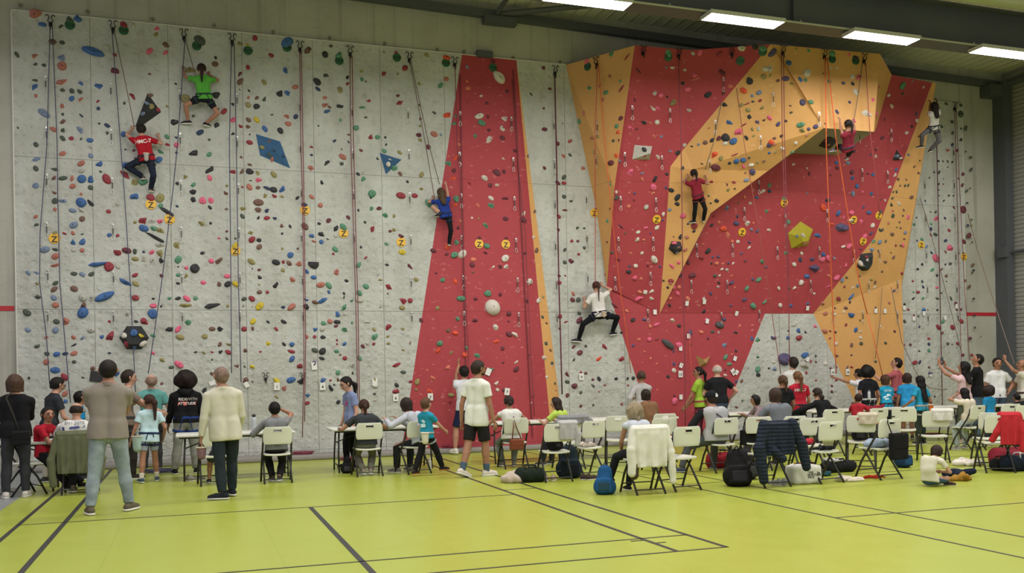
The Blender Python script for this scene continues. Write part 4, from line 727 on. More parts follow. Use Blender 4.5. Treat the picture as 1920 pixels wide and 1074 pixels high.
# numbered cards --------------------------------------------------------------------
CARDS = [(519,724,'1',0),(604.5,724,'4',0),(589,686,'',5),(702.5,716,'',0),(741.5,745,'6',0),(807,744,'7',0),(915,697,'',-25),(950,734,'7',-10),(1089.5,706,'9',0),(1275,701,'15',0),(1227,585,'',0),(1287,568,'',0),(1319.6,565,'',0),(1380,587,'',-10),(1290,630,'',0),(1275,653,'',0),(1276,685,'',-25),(1377,672,'',-20),(1374,697,'14',35),(1380,698,'',-35),(1275.6,744,'',0),(1325,602,'',-15),(1560,697,'16',0),(1588,697,'18',0),(1513,577,'',0),(1513,673,'',-25),(1640.7,582.5,'',0),(1658,583,'',0),(1694,577,'',0),(1712,597,'',0),(1731,587.5,'',0),(1770.6,595.5,'',25),(1760,683.5,'8',0),(1744,702,'',-30),(1792,574,'',0),(398,718,'',-70),(462,721,'',30)]
M_CARD = mat('plastic', '#dcdcd8')
_keep = list(LMK); LMK[:] = [q for q in LMK if 'card' not in q[2]]
cpos = locate([c for c in CARDS], lambda it: it[2])
LMK[:] = _keep
for i, (px, py, t, an) in enumerate(CARDS):
    p, n, _ = hit(px, py); w, h = (0.055, 0.075) if (t or i < 10) else (0.042, 0.055)
    b = MB(); b.box((-w, -h, 0), (w, h, 0.002)); o = b.build('route_card', M_CARD)
    o.matrix_world = Matrix.Translation(p + n * 0.03) @ frame(n) @ Matrix.Rotation(math.radians(an), 4, 'Z')
    tag(o, ('white route card numbered %s, %s' % (t, cpos[i]) if t and i != 7 else 'tilted white card numbered 7 by the right pillar edge' if i == 7 else 'small blank white route card, ' + cpos[i]), 'route card', 'route cards hung on start holds')
    if t:
        tv, tf = text_mesh(t, 0.085, True); mesh_obj('number', [Vector((v.x, v.y - 0.015, 0.004)) for v in tv], tf, M_INK, o)
    b = MB(); b.tube([(0, h - .004, 0.001), (0, h + .03, 0.0)], 0.003, 5); b.build('string', M_INK, o)
# ------------------------------------------------------------------ ropes and their anchors
M_HOOK = mat('metal', '#3b3b3c')
ANCH = [(95,40),(212,50),(345,66),(435,74),(562,88),(656,97),(767,108),(852,117),(1040,133),(1120,117),(1205,95),(1272,100),(1372,97),(1467,95),(1545,102),(1619,110),(1789,200),(498,706),(568,706)]
ATX = ['furthest left at the wall top','over the second rope','over the third rope','over the fourth rope','over the fifth rope','over the sixth rope','over the seventh rope','at the top left corner of the red pillar','over the dark maroon rope','at the top of the ochre side facet','without a rope at the left end of the red overhang','over the thin red rope on the overhang','near the right end of the red overhang top','at the left edge of the ochre block','over the bright orange rope','at the right of the ochre block','at the top of the right panels','low on the wall beside card number 1','low on the wall beside the fifth rope']
def make_anchor():
    r = empty('rope_anchor', '', 'rope anchor')
    for sx in (-1, 1):
        b = MB(); pts = []
        for k in range(9):
            a = PI * (0.15 + 1.35 * k / 8); pts.append((sx * (0.052 + 0.03 * math.cos(a)), -0.04 - 0.02 * math.sin(a * .5), 0.05 + 0.05 * math.sin(a)))
        pts.append((sx * 0.012, -0.05, -0.05)); b.tube(pts, 0.009, 6); b.build('hook', M_HOOK, r, True)
    b = MB(); b.box((-0.03, -0.03, -0.10), (0.03, 0.0, -0.03)); b.tube([(0, -0.05, -0.03), (0, -0.06, -0.16)], 0.014, 6); b.build('hanger', M_HOOK, r)
    return r
a0 = make_anchor()
for i, (px, py) in enumerate(ANCH):
    o = a0 if i == 0 else copy_tree(a0); p, n, _ = hit(px, py); o.location = p; o.rotation_euler = (0, 0, math.atan2(n.x, -n.y)); s = 1.0 if i < 17 else 0.8; o.scale = (s, s, s)
    o['label'] = 'dark double hook top anchor, ' + ATX[i]; o['group'] = 'double hook rope anchors'
def rope(pts, hx, label, r=0.0085, off=0.10, last=None, offs=None):
    P = []
    for i, (px, py) in enumerate(pts):
        if offs and offs[i] is not None and offs[i] < -0.5: P.append(PY(px, py, offs[i])); continue
        p, n, _ = hit(px, py); o_ = off if not offs or offs[i] is None else offs[i]
        d = ray(px, py); t = (p + n * o_ - CAM).dot(n) / d.dot(n); P.append(CAM + d * t)
    Q = [P[0]]
    for a, b_ in zip(P[:-1], P[1:]):
        k = max(1, int((b_ - a).length / 0.5))
        for j in range(1, k + 1): Q.append(a.lerp(b_, j / k))
    b = MB(); b.tube(Q, r, 6); o = b.build('climbing_rope', mat('cloth', hx), None, True)
    tag(o, label, 'rope', 'ropes hanging down the wall')
BL, RD, MR, OR, GY = '#4f4f68', '#7b4049', '#5b2b38', '#d8683f', '#76675f'
rope([(94,48),(88,270),(75,436),(74,530),(87,631),(93,720)], BL, 'left strand of the leftmost blue-grey rope, bowing to the left')
rope([(98,48),(107,269),(108,360),(112,530),(132,755)], BL, 'right strand of the leftmost blue-grey rope, slanting to the right')
rope([(210,58),(226,269),(233,360),(244,530),(254,735)], BL, 'blue-grey rope running down left of the hexagonal volume')
rope([(214,58),(234,150),(252,238)], GY, 'thin dark rope slanting down to the red-shirted climber', offs=[.1,.2,.3])
rope([(347,73),(333,269),(324,360),(303,530),(278,700)], BL, 'purple-grey rope slanting left past the black kite volume')
rope([(348,75),(371,158)], GY, 'short dark rope down to the green-shirted climber', offs=[.1,.3])
rope([(434,82),(430,269),(433,530),(434,700)], BL, 'left strand of the fourth blue-grey rope')
rope([(439,82),(443,269),(447,530),(452,716)], BL, 'right strand of the fourth blue-grey rope')
rope([(562,95),(564,270),(567,360),(569,512),(570,680),(567,820)], RD, 'left strand of the fifth rope, dark red')
rope([(565,95),(568,270),(571,440),(573,640),(571,790)], RD, 'right strand of the fifth rope, dark red')
rope([(656,105),(658,269),(664,470),(667,560),(671,760)], RD, 'left strand of the sixth rope, dark red')
rope([(660,105),(663,269),(668,470),(671,560),(674,760)], RD, 'right strand of the sixth rope, dark red')
rope([(768,113),(798,270),(813,361),(819,392)], GY, 'left strand running down to the blue-shirted climber', offs=[.1,.15,.25,.3])
rope([(770,113),(804,270),(824,345)], GY, 'right strand running down to the blue-shirted climber', offs=[.1,.15,.3])
rope([(853,123),(857,270),(865,385),(871,530),(878,651),(879,760)], RD, 'dark red rope along the left edge of the pillar front')
rope([(960,150),(971,300),(985,440),(992,600),(1002,780)], RD, 'dark red rope along the right seam of the pillar')
rope([(1040,140),(1043,269),(1048,530),(1054,739)], MR, 'thick dark maroon rope on the grey panel right of the pillar', 0.014)
rope([(1120,121),(1116,260),(1116,400),(1116,535)], '#b04a4a', 'thin red rope down to the white-shirted climber', 0.008, offs=[.1,.35,.3,.35])
rope([(1122,121),(1133,260),(1146,390),(1161,530),(1174,620),(1183,700)], OR, 'bright orange rope slanting down the red panels to the woman in grey')
rope([(1272,105),(1277,270),(1279,400),(1280,530),(1284,640),(1285,800)], RD, 'thin dark red rope hanging in front of the tongue', 0.01, offs=[.1,-1.85,-1.85,-1.85,-1.85,-1.85])
rope([(1465,100),(1467,270),(1470,360),(1475,460),(1479,560),(1480,680)], RD, 'left strand of the rope beside the yellow volume', 0.009, offs=[.1,-2.5,-2.5,-2.5,-2.45,-2.4])
rope([(1469,100),(1471,270),(1474,360),(1478,520)], RD, 'right strand of the rope beside the yellow volume', 0.009, offs=[.1,-2.5,-2.5,-2.45])
rope([(1547,108),(1549,238),(1549,270),(1559,530),(1563,608),(1568,700)], OR, 'left bright orange rope falling from the ochre block', 0.012, offs=[.1,.12,-2.5,-1.5,-1.3,-1.2])
rope([(1551,108),(1565,238),(1569,270),(1591,411),(1611,530),(1626,588)], OR, 'right bright orange rope falling from the ochre block', 0.012, offs=[.1,.12,-2.6,-2.1,-1.7,-1.6])
rope([(1626,588),(1642,650),(1655,705)], OR, 'lower slack end of the orange rope near the man in pink', 0.01, offs=[-1.6,-1.6,-1.6])
rope([(1617,118),(1610,170),(1603,216),(1597,240)], GY, 'dark rope from the right block anchor to the roof climber', offs=[.1,.12,.15,.3])
rope([(1623,118),(1631,244),(1639,310),(1649,400)], '#a8565a', 'thin pink-red rope falling past the right end of the block', 0.009, offs=[.1,.1,-2.3,-2.0])
rope([(1381,165),(1396,272),(1413,373),(1439,530),(1452,620),(1464,700)], '#9a5a50', 'thin rope crossing the ochre tongue down to the purple hold', 0.008, offs=[.1,-2.0,-1.9,-1.6,-1.3,-1.0])
rope([(1353,190),(1337,270),(1322,318)], GY, 'olive rope on the tongue down to the maroon-shirted climber', 0.009, offs=[.1,.15,.35])
rope([(1756,250),(1762,530),(1767,751),(1767,800)], MR, 'dark rope on the left of the right grey panels', 0.012)
rope([(1790,205),(1795,386),(1802,663),(1803,690)], RD, 'first dark red rope below the right anchor')
rope([(1793,205),(1801,386),(1808,530),(1818,676)], RD, 'second dark red rope below the right anchor')
rope([(1815,401),(1833,470),(1852,530),(1878,610),(1902,682)], GY, 'brown rope slanting down to the man at the right edge', 0.010, offs=[.1,.5,-1.2,-2.0,-2.9])
rope([(1725,370),(1746,440),(1764,510),(1785,590),(1803,662)], GY, 'brown rope slanting across the right grey panels', 0.009)
rope([(1671,538),(1691,641),(1719,701),(1742,727),(1767,731),(1776,729)], GY, 'slack brown rope looping from the ochre panel to the right', 0.010, offs=[.15,.5,1.0,1.2,1.2,1.2])
rope([(1654,538),(1650,600),(1641,673)], GY, 'thin brown rope on the lower ochre panel', 0.008)
rope([(1292,620),(1296,700),(1307,790),(1306,820)], '#c65a4c', 'orange-red strand beside the woman in green', 0.008)
# rope heaps and tails on the mat
def heap(c, R, hx, label, n=4):
    b = MB(); rg = random.Random(int(c.x * 100)); pts = []
    for k in range(n * 14):
        a = 2 * PI * k / 14; rr = R * (0.7 + 0.3 * math.sin(a * .37 + rg.random())); pts.append((c.x + math.cos(a) * rr * 1.4, c.y + math.sin(a) * rr * .8, c.z + 0.012 + 0.012 * (k // 14)))
    b.tube(pts, 0.011, 6); tag(b.build('rope_coil', mat('cloth', hx), None, True), label, 'rope coil', 'rope ends lying coiled')
def GZ(px, Y, z=0.0):
    """point at height z on the line over picture column px at depth Y"""
    q = PY(px, 702, Y); return Vector((q.x, Y, z))
heap(GZ(300, -1.6), 0.2, BL, 'blue-grey rope coil on the floor behind the girl in light blue')
heap(GZ(565, -0.28, 0.1), 0.16, RD, 'dark red rope coil on the mat under the fifth rope')
heap(GZ(655, -0.9), 0.16, RD, 'dark red rope coil on the floor behind the table')
heap(GZ(845, -0.28, 0.1), 0.15, '#8c3a44', 'red rope coil on the mat by the red pillar')
heap(GZ(1745, -1.6), 0.18, '#5a2a2c', 'dark rope coil on the floor below the right panels')
# ------------------------------------------------------------------ people
SK = {'light': '#b48a75', 'fair': '#c09482', 'tan': '#9b7059', 'brown': '#76503b', 'pale': '#d3a58c'}
def v3(*a): return np.array(a, float)
def unit(v): v = np.array(v, float); n = np.linalg.norm(v); return v / n if n > 1e-9 else v
def ik(a, t, l1, l2, pole):
    d = t - a; L = np.linalg.norm(d); mx = (l1 + l2) * 0.998
    if L > mx: t = a + d / L * mx; d = t - a; L = mx
    if L < abs(l1 - l2) + 1e-3: L = abs(l1 - l2) + 1e-3
    u = d / np.linalg.norm(d); c = (l1 * l1 + L * L - l2 * l2) / (2 * L); h = math.sqrt(max(l1 * l1 - c * c, 0))
    p = np.array(pole, float); p = p - u * (p @ u); p = unit(p)
    return a + u * c + p * h, t
STAND = dict(ph=.515, lean=2, feet=[(-.075, -.01, .042), (.065, .03, .042)], hands=[(-.155, .03, .455), (.155, .03, .455)], epole=[(-.4, -1, 0), (.4, -1, 0)], kpole=[(-.15, 1, 0), (.15, 1, 0)])
def person(label, loc, H, yaw=0.0, pose=None, skin='light', hair=('short', '#2a1f1a'), top=('tee', '#888888'), bot=('pants', '#333333'), shoe='#dddddd', face=False, head=(0, 0), hs=1.0, wide=1.0,
           harness=None, socks=None, group=None, parts=None, belt=None, collar=None, hemz=0.0, sole='#d8d8d4', name='person'):
    """builds one figure; local frame: x right, y forward, z up, feet at z=0"""
    P = dict(STAND); P.update(pose or {}); yawr = math.radians(yaw)
    root = empty(name, label, 'person', loc, yawr, group)
    h = H; w = wide
    up = unit([math.sin(math.radians(P.get('side', 0))), math.sin(math.radians(P['lean'])), math.cos(math.radians(P['lean']))])
    tw = math.radians(P.get('twist', 0)); xs = unit(v3(math.cos(tw), -math.sin(tw), 0) - up * (v3(math.cos(tw), -math.sin(tw), 0) @ up)); fwd = np.cross(up, xs)
    pel = v3(P.get('px', 0), P.get('py', 0), P['ph']) * h
    hipx = v3(1, 0, 0); hips = [pel + hipx * s * .047 * h * w for s in (-1, 1)]
    sag = P.get('slouch', 0.0)
    chest = pel + up * .20 * h - fwd * sag * .3 * h; nb = pel + up * .308 * h + fwd * sag * .25 * h
    sh = [pel + up * .256 * h + xs * s * .101 * h * w + fwd * sag * .2 * h for s in (-1, 1)]
    feet = []; knees = []
    for i in (0, 1):
        t = np.array(P['feet'][i], float) * h; k, t = ik(hips[i] - v3(0, 0, .01 * h), t, .235 * h, .232 * h, P['kpole'][i]); knees.append(k); feet.append(t)
    elb = []; han = []
    for i in (0, 1):
        t = np.array(P['hands'][i], float) * h; e, t = ik(sh[i], t, .165 * h, .145 * h, P['epole'][i]); elb.append(e); han.append(t)
    hy, hp = math.radians(head[0]), math.radians(head[1])
    hu = unit(up * .45 + v3(0, 0, .75)); hf = v3(math.sin(hy), math.cos(hy), 0); hf = unit(hf - hu * (hf @ hu))
    hf2 = unit(hf * math.cos(hp) + hu * math.sin(hp)); hu2 = unit(hu * math.cos(hp) - hf * math.sin(hp)); hx = np.cross(hf2, hu2)
    hr = .0595 * h * hs; hc = nb + hu * .022 * h + hu2 * (.011 * h + hr * 1.03) + hf2 * .014 * h
    def hp_(x, y, z): return hc + (hx * x + hf2 * y + hu2 * z) * hr
    sq = (fwd, 1.28)
    bd = Field(0.0125)
    tors = []
    for s in (-1, 1):
        tors.append((pel + hipx * s * .040 * h * w - up * .005 * h, chest - up * .07 * h + xs * s * .036 * h * w, .062 * h * w, .052 * h * w))
        tors.append((chest - up * .07 * h + xs * s * .036 * h * w, chest + up * .045 * h + xs * s * .048 * h * w, .052 * h * w, .057 * h * w))
    for (a, b_, r1, r2) in tors: bd.cone(a, b_, r1 * .86, r2 * .86, .03, 0, sq)
    bd.cone(sh[0], sh[1], .026 * h, .026 * h, .03).cone(nb - hu * .03 * h, hc - hu2 * .5 * hr, .033 * h, .031 * h, .015)
    for s in (0, 1): bd.cone(nb + up * .010 * h, sh[s], .028 * h, .024 * h, .02)
    for i in (0, 1):
        s = -1 if i == 0 else 1
        bd.cone(sh[i], elb[i], .0285 * h, .0215 * h, .012).cone(elb[i], han[i], .0225 * h, .0150 * h, .008)
        bd.cone(hips[i], knees[i], .046 * h * w, .032 * h, .02).cone(knees[i], knees[i] * .62 + feet[i] * .38 - fwd * 0, .033 * h, .0335 * h, .01).cone(knees[i] * .62 + feet[i] * .38, feet[i], .0335 * h, .0200 * h, .01)
    bd.ball(hp_(0, -.06, .10), hr * 1.0, .01, (hx, 1.16)).cone(hp_(0, .30, -.35), hp_(0, .40, -.72), hr * .66, hr * .42, .02, 0, (hx, 1.1))
    bd.cone(hp_(0, .93, -.02), hp_(0, 1.08, -.27), hr * .11, hr * .17, .012)
    for s in (-1, 1): bd.cone(hp_(s * .93, -.02, .08), hp_(s * .93, -.02, -.2), hr * .17, hr * .12, .006)
    # hands: palm plus five fingers
    ex = MB()
    for i in (0, 1):
        s = -1 if i == 0 else 1; d = unit(han[i] - elb[i]); hd = P.get('hdir', [None, None])[i]
        if hd is not None: d = unit(hd)
        pn = P.get('palm', [None, None])[i]; pn = unit(pn) if pn is not None else unit(v3(-s, .2, 0)); pn = unit(pn - d * (pn @ d)); ws = np.cross(d, pn)
        if i == 0: ws = -ws
        if ws @ fwd < 0 and P.get('palm') is None: ws = -ws
        k = .043 * h; curl = P.get('curl', [.45, .45])[i]
        bd.cone(han[i], han[i] + d * k * .9, .0125 * h, .0165 * h, .01, 0, (pn, 1.7))
        for q in range(4):
            b0 = han[i] + d * k + ws * (q - 1.5) * -.0098 * h; L = [.040, .045, .042, .033][q] * h; pts = [b0 - d * .01 * h]; dd = d.copy(); cur = b0
            for sgt in range(3):
                pts.append(cur.copy()); ang = curl * (0.5 + .6 * sgt); dd2 = unit(d * math.cos(ang) + pn * math.sin(ang)); cur = cur + dd2 * L * [.42, .33, .25][sgt]
            pts.append(cur); ex.tube([Vector(p) for p in pts], [.0048 * h, .0050 * h, .0047 * h, .0043 * h, .0034 * h], 6)
        tb = han[i] + d * .012 * h + ws * .014 * h; td = unit(d * .75 + ws * .8 + pn * .35)
        ex.tube([Vector(p) for p in (tb, tb + td * .018 * h, tb + unit(td + d * .6) * .036 * h)], [.0062 * h, .0055 * h, .0040 * h], 6)
    skm = mat('skin', SK.get(skin, skin))
    body = bd.build('body', skm, root, ex)
    # face
    if face:
        for s in (-1, 1):
            b = MB(); c = Vector(hp_(s * .36, .86, .02)); b.lathe([(hr * .02, -hr * .09), (hr * .13, -hr * .05), (hr * .15, 0), (hr * .13, hr * .05), (hr * .02, hr * .09)], 8, c); b.build('eye', mat('plastic', '#2a1c16'), root, True)
            b = MB(); b.tube([Vector(hp_(s * .20, .95, .24)), Vector(hp_(s * .38, .93, .29)), Vector(hp_(s * .56, .82, .22))], hr * .05, 6); b.build('eyebrow', mat('hair', hair[1]), root, True)
        b = MB(); b.tube([Vector(hp_(-.24, .86, -.56)), Vector(hp_(0, .96, -.55)), Vector(hp_(.24, .86, -.56))], [hr * .04, hr * .09, hr * .04], 6); b.build('mouth', mat('skin', '#8c4a42'), root, True)
    # hair
    st, hcx = hair[0], hair[1]
    hm = mat('hair', hcx); H_ = Field(0.009)
    def cap(r=1.12, z=.14, y=-.10): H_.ball(hp_(0, y, z), hr * r, .01, (hx, 1.12))
    faceplane = (hp_(0, .50, .45), hf2 * .95 - hu2 * .55)
    low = (hp_(0, -.5, -.80), -hu2 * .8 - hf2 * -.15)
    if st == 'short': cap(1.10, .15); H_.cone(hp_(0, -.42, -.05), hp_(0, -.50, -.42), hr * .78, hr * .60, .03); H_.cut(*faceplane).cut(*low); H_.wr = .003
    elif st == 'thin': cap(1.045, .02, -.16); H_.cut(hp_(0, .1, .62), hf2 * .5 + hu2 * .8).cut(hp_(0, -.5, -.42), -hu2)
    elif st == 'balding': cap(1.05, .03, -.14); H_.cut(hp_(0, 0, .50), hu2 + hf2 * .3).cut(hp_(0, -.5, -.40), -hu2).cut(hp_(0, .12, 0), hf2)
    elif st == 'buzz': cap(1.04, .12, -.1); H_.cone(hp_(0, -.40, -.05), hp_(0, -.45, -.40), hr * .72, hr * .56, .03); H_.cut(*faceplane).cut(*low)
    elif st == 'afro': H_.ball(hp_(0, -.1, .38), hr * 1.62, .01).ball(hp_(-.7, -.1, .1), hr * .95, .1).ball(hp_(.7, -.1, .1), hr * .95, .1); H_.wr = .010; H_.cut(hp_(0, .75, 0), hf2)
    elif st == 'curlybob': H_.ball(hp_(0, -.15, .2), hr * 1.35, .02).cone(hp_(-.75, -.2, 0), hp_(-.85, -.2, -.9), hr * .72, hr * .6, .03).cone(hp_(.75, -.2, 0), hp_(.85, -.2, -.9), hr * .72, hr * .6, .03).cone(hp_(0, -.6, 0), hp_(0, -.6, -1.1), hr * .85, hr * .7, .03); H_.wr = .009; H_.cut(hp_(0, .55, .2), hf2)
    elif st == 'bob': cap(1.17, .15); H_.cone(hp_(-.62, -.12, .1), hp_(-.68, -.05, -.95), hr * .5, hr * .42, .03).cone(hp_(.62, -.12, .1), hp_(.68, -.05, -.95), hr * .5, hr * .42, .03).cone(hp_(0, -.5, .1), hp_(0, -.5, -1.0), hr * .75, hr * .62, .03); H_.cut(hp_(0, .62, .35), hf2 * .97 - hu2 * .35).cut(hp_(0, 0, -1.15), -hu2); H_.wr = .003
    elif st in ('long', 'longer'):
        n_ = -3.0 if st == 'long' else -5.0
        cap(1.15, .15)
        bx_ = hp_(0, -.55, 0); e_ = nb - up * (.10 if st == 'long' else .20) * h - fwd * .085 * h
        for s in (-1, 1): H_.cone(hp_(s * .6, -.2, .1), hp_(s * .62, -.45, -1.2), hr * .46, hr * .48, .03).cone(hp_(s * .62, -.45, -1.2), e_ + xs * s * .3 * hr, hr * .48, hr * .30, .03)
        H_.cone(bx_, hp_(0, -.8, -1.3), hr * .75, hr * .66, .03).cone(hp_(0, -.8, -1.3), e_, hr * .66, hr * .36, .03)
        H_.cut(hp_(0, .62, .4), hf2 * .97 - hu2 * .35); H_.wr = .003
    elif st in ('pony', 'ponylong', 'plait', 'bun', 'lowbun', 'lowpony'):
        cap(1.11, .13); H_.cut(*faceplane).cut(hp_(0, -.4, -.52), -hu2 - hf2 * .35)
        if st == 'bun': H_.ball(hp_(0, -1.15, .35), hr * .42, .015)
        elif st == 'lowbun': H_.ball(hp_(0, -1.0, -.35), hr * .5, .02)
        else:
            z0 = .25 if st in ('pony', 'ponylong', 'plait') else -.35
            a = hp_(0, -1.15, z0); dn = {'pony': 1.9, 'ponylong': 2.9, 'plait': 3.3, 'lowpony': 1.8}[st]
            m_ = hp_(0, -1.45, z0 - .5); e_ = m_ - v3(0, 0, 1) * hr * dn - fwd * hr * .0
            r_ = {'pony': .34, 'ponylong': .42, 'plait': .24, 'lowpony': .42}[st]
            H_.cone(hp_(0, -.9, z0), a, hr * .2, hr * .24, .01).cone(a, m_, hr * .28, hr * r_, .02).cone(m_, e_, hr * r_, hr * r_ * .45, .02)
            hm2 = hm
        H_.wr = .002
    if st != 'none':
        # hair is clipped against the face plane only around the skull; tails are added afterwards
        if st in ('pony', 'ponylong', 'plait', 'lowpony', 'bun', 'lowbun'):
            H2 = Field(0.009); H2.p = H_.p[1:]; H_.p = H_.p[:1]; H2.wr = .002
            ho = H_.build('hair', hm, root)
            if H2.p: H2.build('ponytail' if 'bun' not in st else 'hair_bun', hm, ho)
        else: ho = H_.build('hair', hm, root)
    # top
    kind, tc = top[0], top[1]; tm = mat('cloth', tc); waistz = -.028 + hemz
    if kind != 'none':
        T = Field(0.0125); o_ = .010 if kind != 'hoodie' else .018
        lo_ = True
        for (a, b_, r1, r2) in tors:
            T.cone(a - up * (.05 * h if lo_ else 0) + (a - pel) * (.05 if lo_ else 0), b_, r1 + o_ * .9 + (.002 if lo_ else 0), r2 + o_ * .6, .03, 0, sq)
            if lo_: T.cone(a - up * .05 * h - fwd * .006 * h, a + up * .05 * h, r1 + .012, r1 + .004, .03, 0, (fwd, 1.02))
            lo_ = not lo_
        T.cone(sh[0], sh[1], .031 * h + o_ * .3, .031 * h + o_ * .3, .03).cone(nb - up * .05 * h, nb - up * .005 * h, .045 * h, .036 * h, .03)
        for i in (0, 1): T.cone(nb + up * .002 * h, sh[i], .034 * h + o_ * .2, .031 * h + o_ * .3, .02)
        for i in (0, 1):
            if kind == 'tee':
                e = sh[i] * .42 + elb[i] * .58; T.cone(sh[i], e, .036 * h + o_ * .3, .036 * h + o_ * .4, .015, 1)
            elif kind in ('long', 'hoodie', 'shirt'):
                T.cone(sh[i], elb[i], .035 * h + o_ * .4, .029 * h + o_ * .4, .012).cone(elb[i], elb[i] * .06 + han[i] * .94, .030 * h + o_ * .4, .0215 * h + o_ * .4, .01, 1)
            elif kind == 'rolled':
                T.cone(sh[i], elb[i], .035 * h + o_ * .4, .030 * h + o_ * .4, .012).cone(elb[i], elb[i] * .6 + han[i] * .4, .030 * h, .026 * h, .01, 1)
        T.cut(pel + up * (waistz) * h, -up).cut(nb + up * .010 * h, up); T.wr = .0035
        to = T.build({'tee': 't_shirt', 'long': 'sweater', 'hoodie': 'hoodie', 'shirt': 'shirt', 'tank': 'sleeveless_top', 'rolled': 'shirt'}[kind], tm, root)
        if kind == 'hoodie':
            K_ = Field(.012); K_.cone(nb - xs * .05 * h - fwd * .03 * h, nb - fwd * .075 * h - up * .02 * h, .028 * h, .035 * h, .02).cone(nb + xs * .05 * h - fwd * .03 * h, nb - fwd * .075 * h - up * .02 * h, .028 * h, .035 * h, .02); K_.build('hood', tm, to)
        if collar:
            K_ = Field(.01); K_.cone(nb - hu * .01 * h, nb + hu * .016 * h, .043 * h, .039 * h, .01, 3); K_.build('collar', mat('cloth', collar), to)
    else: to = None
    # bottoms
    kind, bc = bot[0], bot[1]; dm = mat('denim' if 'jeans' in kind else 'cloth', bc); Bf = Field(0.0125); e_ = .007
    Bf.cone(hips[0] + v3(0, 0, .0), hips[1], .054 * h * w + e_, .054 * h * w + e_, .03, 0, (v3(0, 1, 0), 1.05)).cone(pel, pel + up * .04 * h, .060 * h * w + e_, .058 * h * w + e_, .03, 0, sq)
    for i in (0, 1):
        if kind in ('pants', 'jeans', 'leggings', 'joggers'):
            lg = {'pants': .008, 'jeans': .010, 'leggings': .0045, 'joggers': .015}[kind]
            cf = knees[i] * .62 + feet[i] * .38; Bf.cone(hips[i], knees[i], .049 * h * w + lg, .0345 * h + lg, .02).cone(knees[i], cf, .0345 * h + lg, .0350 * h + lg, .01).cone(cf, knees[i] * .04 + feet[i] * .96, .0350 * h + lg, .0235 * h + lg * 1.5, .01, 1)
        elif kind == 'shorts': Bf.cone(hips[i], hips[i] * .12 + knees[i] * .88, .050 * h * w + .012, .043 * h + .014, .02, 1)
        elif kind == 'bikeshorts': Bf.cone(hips[i], hips[i] * .35 + knees[i] * .65, .053 * h * w + .004, .042 * h + .004, .02, 1)
        elif kind == 'capri': Bf.cone(hips[i], knees[i], .053 * h * w + .006, .036 * h + .006, .02).cone(knees[i], knees[i] * .5 + feet[i] * .5, .036 * h + .006, .034 * h + .005, .01, 1)
    Bf.cut(pel + up * .035 * h, up); Bf.wr = .004 if kind not in ('leggings', 'bikeshorts') else .0015
    bo = Bf.build({'pants': 'trousers', 'jeans': 'jeans', 'leggings': 'leggings', 'joggers': 'joggers', 'shorts': 'shorts', 'bikeshorts': 'shorts', 'capri': 'trousers'}[kind], dm, root)
    # shoes
    for i in (0, 1):
        fd = P.get('toes', [None, None])[i]; fd = unit(fd) if fd is not None else unit(v3((-1 if i == 0 else 1) * .22, 1, 0)); f = feet[i]
        fu = P.get('footup', [None, None])[i]; fu = unit(fu) if fu is not None else v3(0, 0, 1); fu = unit(fu - fd * (fu @ fd))
        S_ = Field(.009); base = f - fu * .042 * h
        S_.cone(base + fu * .024 * h - fd * .026 * h, base + fu * .022 * h + fd * .045 * h, .023 * h, .024 * h, .012).cone(base + fu * .022 * h + fd * .045 * h, base + fu * .016 * h + fd * .090 * h, .024 * h, .019 * h, .012).cone(f - fd * .004 * h, base + fu * .03 * h, .023 * h, .024 * h, .012)
        S_.cut(base + fu * .010 * h, -fu).cut(f + fu * .012 * h, fu); so = S_.build('shoe', mat('cloth', shoe), root)
        O_ = Field(.008); O_.cone(base - fd * .026 * h + fu * .006 * h, base + fd * .045 * h + fu * .006 * h, .024 * h, .027 * h, .01).cone(base + fd * .045 * h + fu * .006 * h, base + fd * .092 * h + fu * .006 * h, .027 * h, .019 * h, .01).cut(base + fu * .013 * h, fu).cut(base, -fu); O_.build('sole', mat('rubber', sole), so)
        if socks:
            K_ = Field(.009); k_ = feet[i] * .72 + knees[i] * .28; K_.cone(feet[i], k_, .024 * h, .031 * h, .005, 1); K_.build('sock', mat('cloth', socks), root)
    if harness:
        hm_ = mat('cloth', harness); K_ = Field(.010)
        for (a, b_, r1, r2) in tors[::2]: K_.cone(a - up * .03 * h, b_, r1 + .027, r2 + .027, .03, 0, (fwd, 1.12))
        K_.cut(pel + up * .056 * h, up).cut(pel + up * .030 * h, -up); ho_ = K_.build('harness', hm_, root)
        for i in (0, 1):
            K_ = Field(.010); d = unit(knees[i] - hips[i]); K_.cone(hips[i] + d * .075 * h, hips[i] + d * .098 * h, .053 * h * w + .012, .051 * h * w + .012, .01, 3); K_.build('leg_loop', hm_, ho_)
            b = MB(); s = -1 if i == 0 else 1; a = pel + up * .035 * h + xs * s * .03 * h - fwd * .065 * h * w - fwd * .02; b.tube([Vector(a), Vector(hips[i] + unit(knees[i] - hips[i]) * .085 * h - fwd * .055 * h)], .008, 6); b.build('riser', hm_, ho_)
    if belt:
        K_ = Field(.010)
        for (a, b_, r1, r2) in tors[::2]: K_.cone(a - up * .03 * h, b_, r1 + .013, r2 + .014, .03, 0, sq)
        K_.cut(pel + up * .052 * h, up).cut(pel + up * .034 * h, -up); K_.build('belt', mat('plastic', belt), root)
    J = dict(root=root, pel=pel, nb=nb, up=up, fwd=fwd, xs=xs, hc=hc, hr=hr, hx=hx, hf=hf2, hu=hu2, han=han, elb=elb, knees=knees, feet=feet, h=h, top=to, hips=hips, sh=sh, chest=chest, bot=bo, body=body, hp=hp_)
    return J
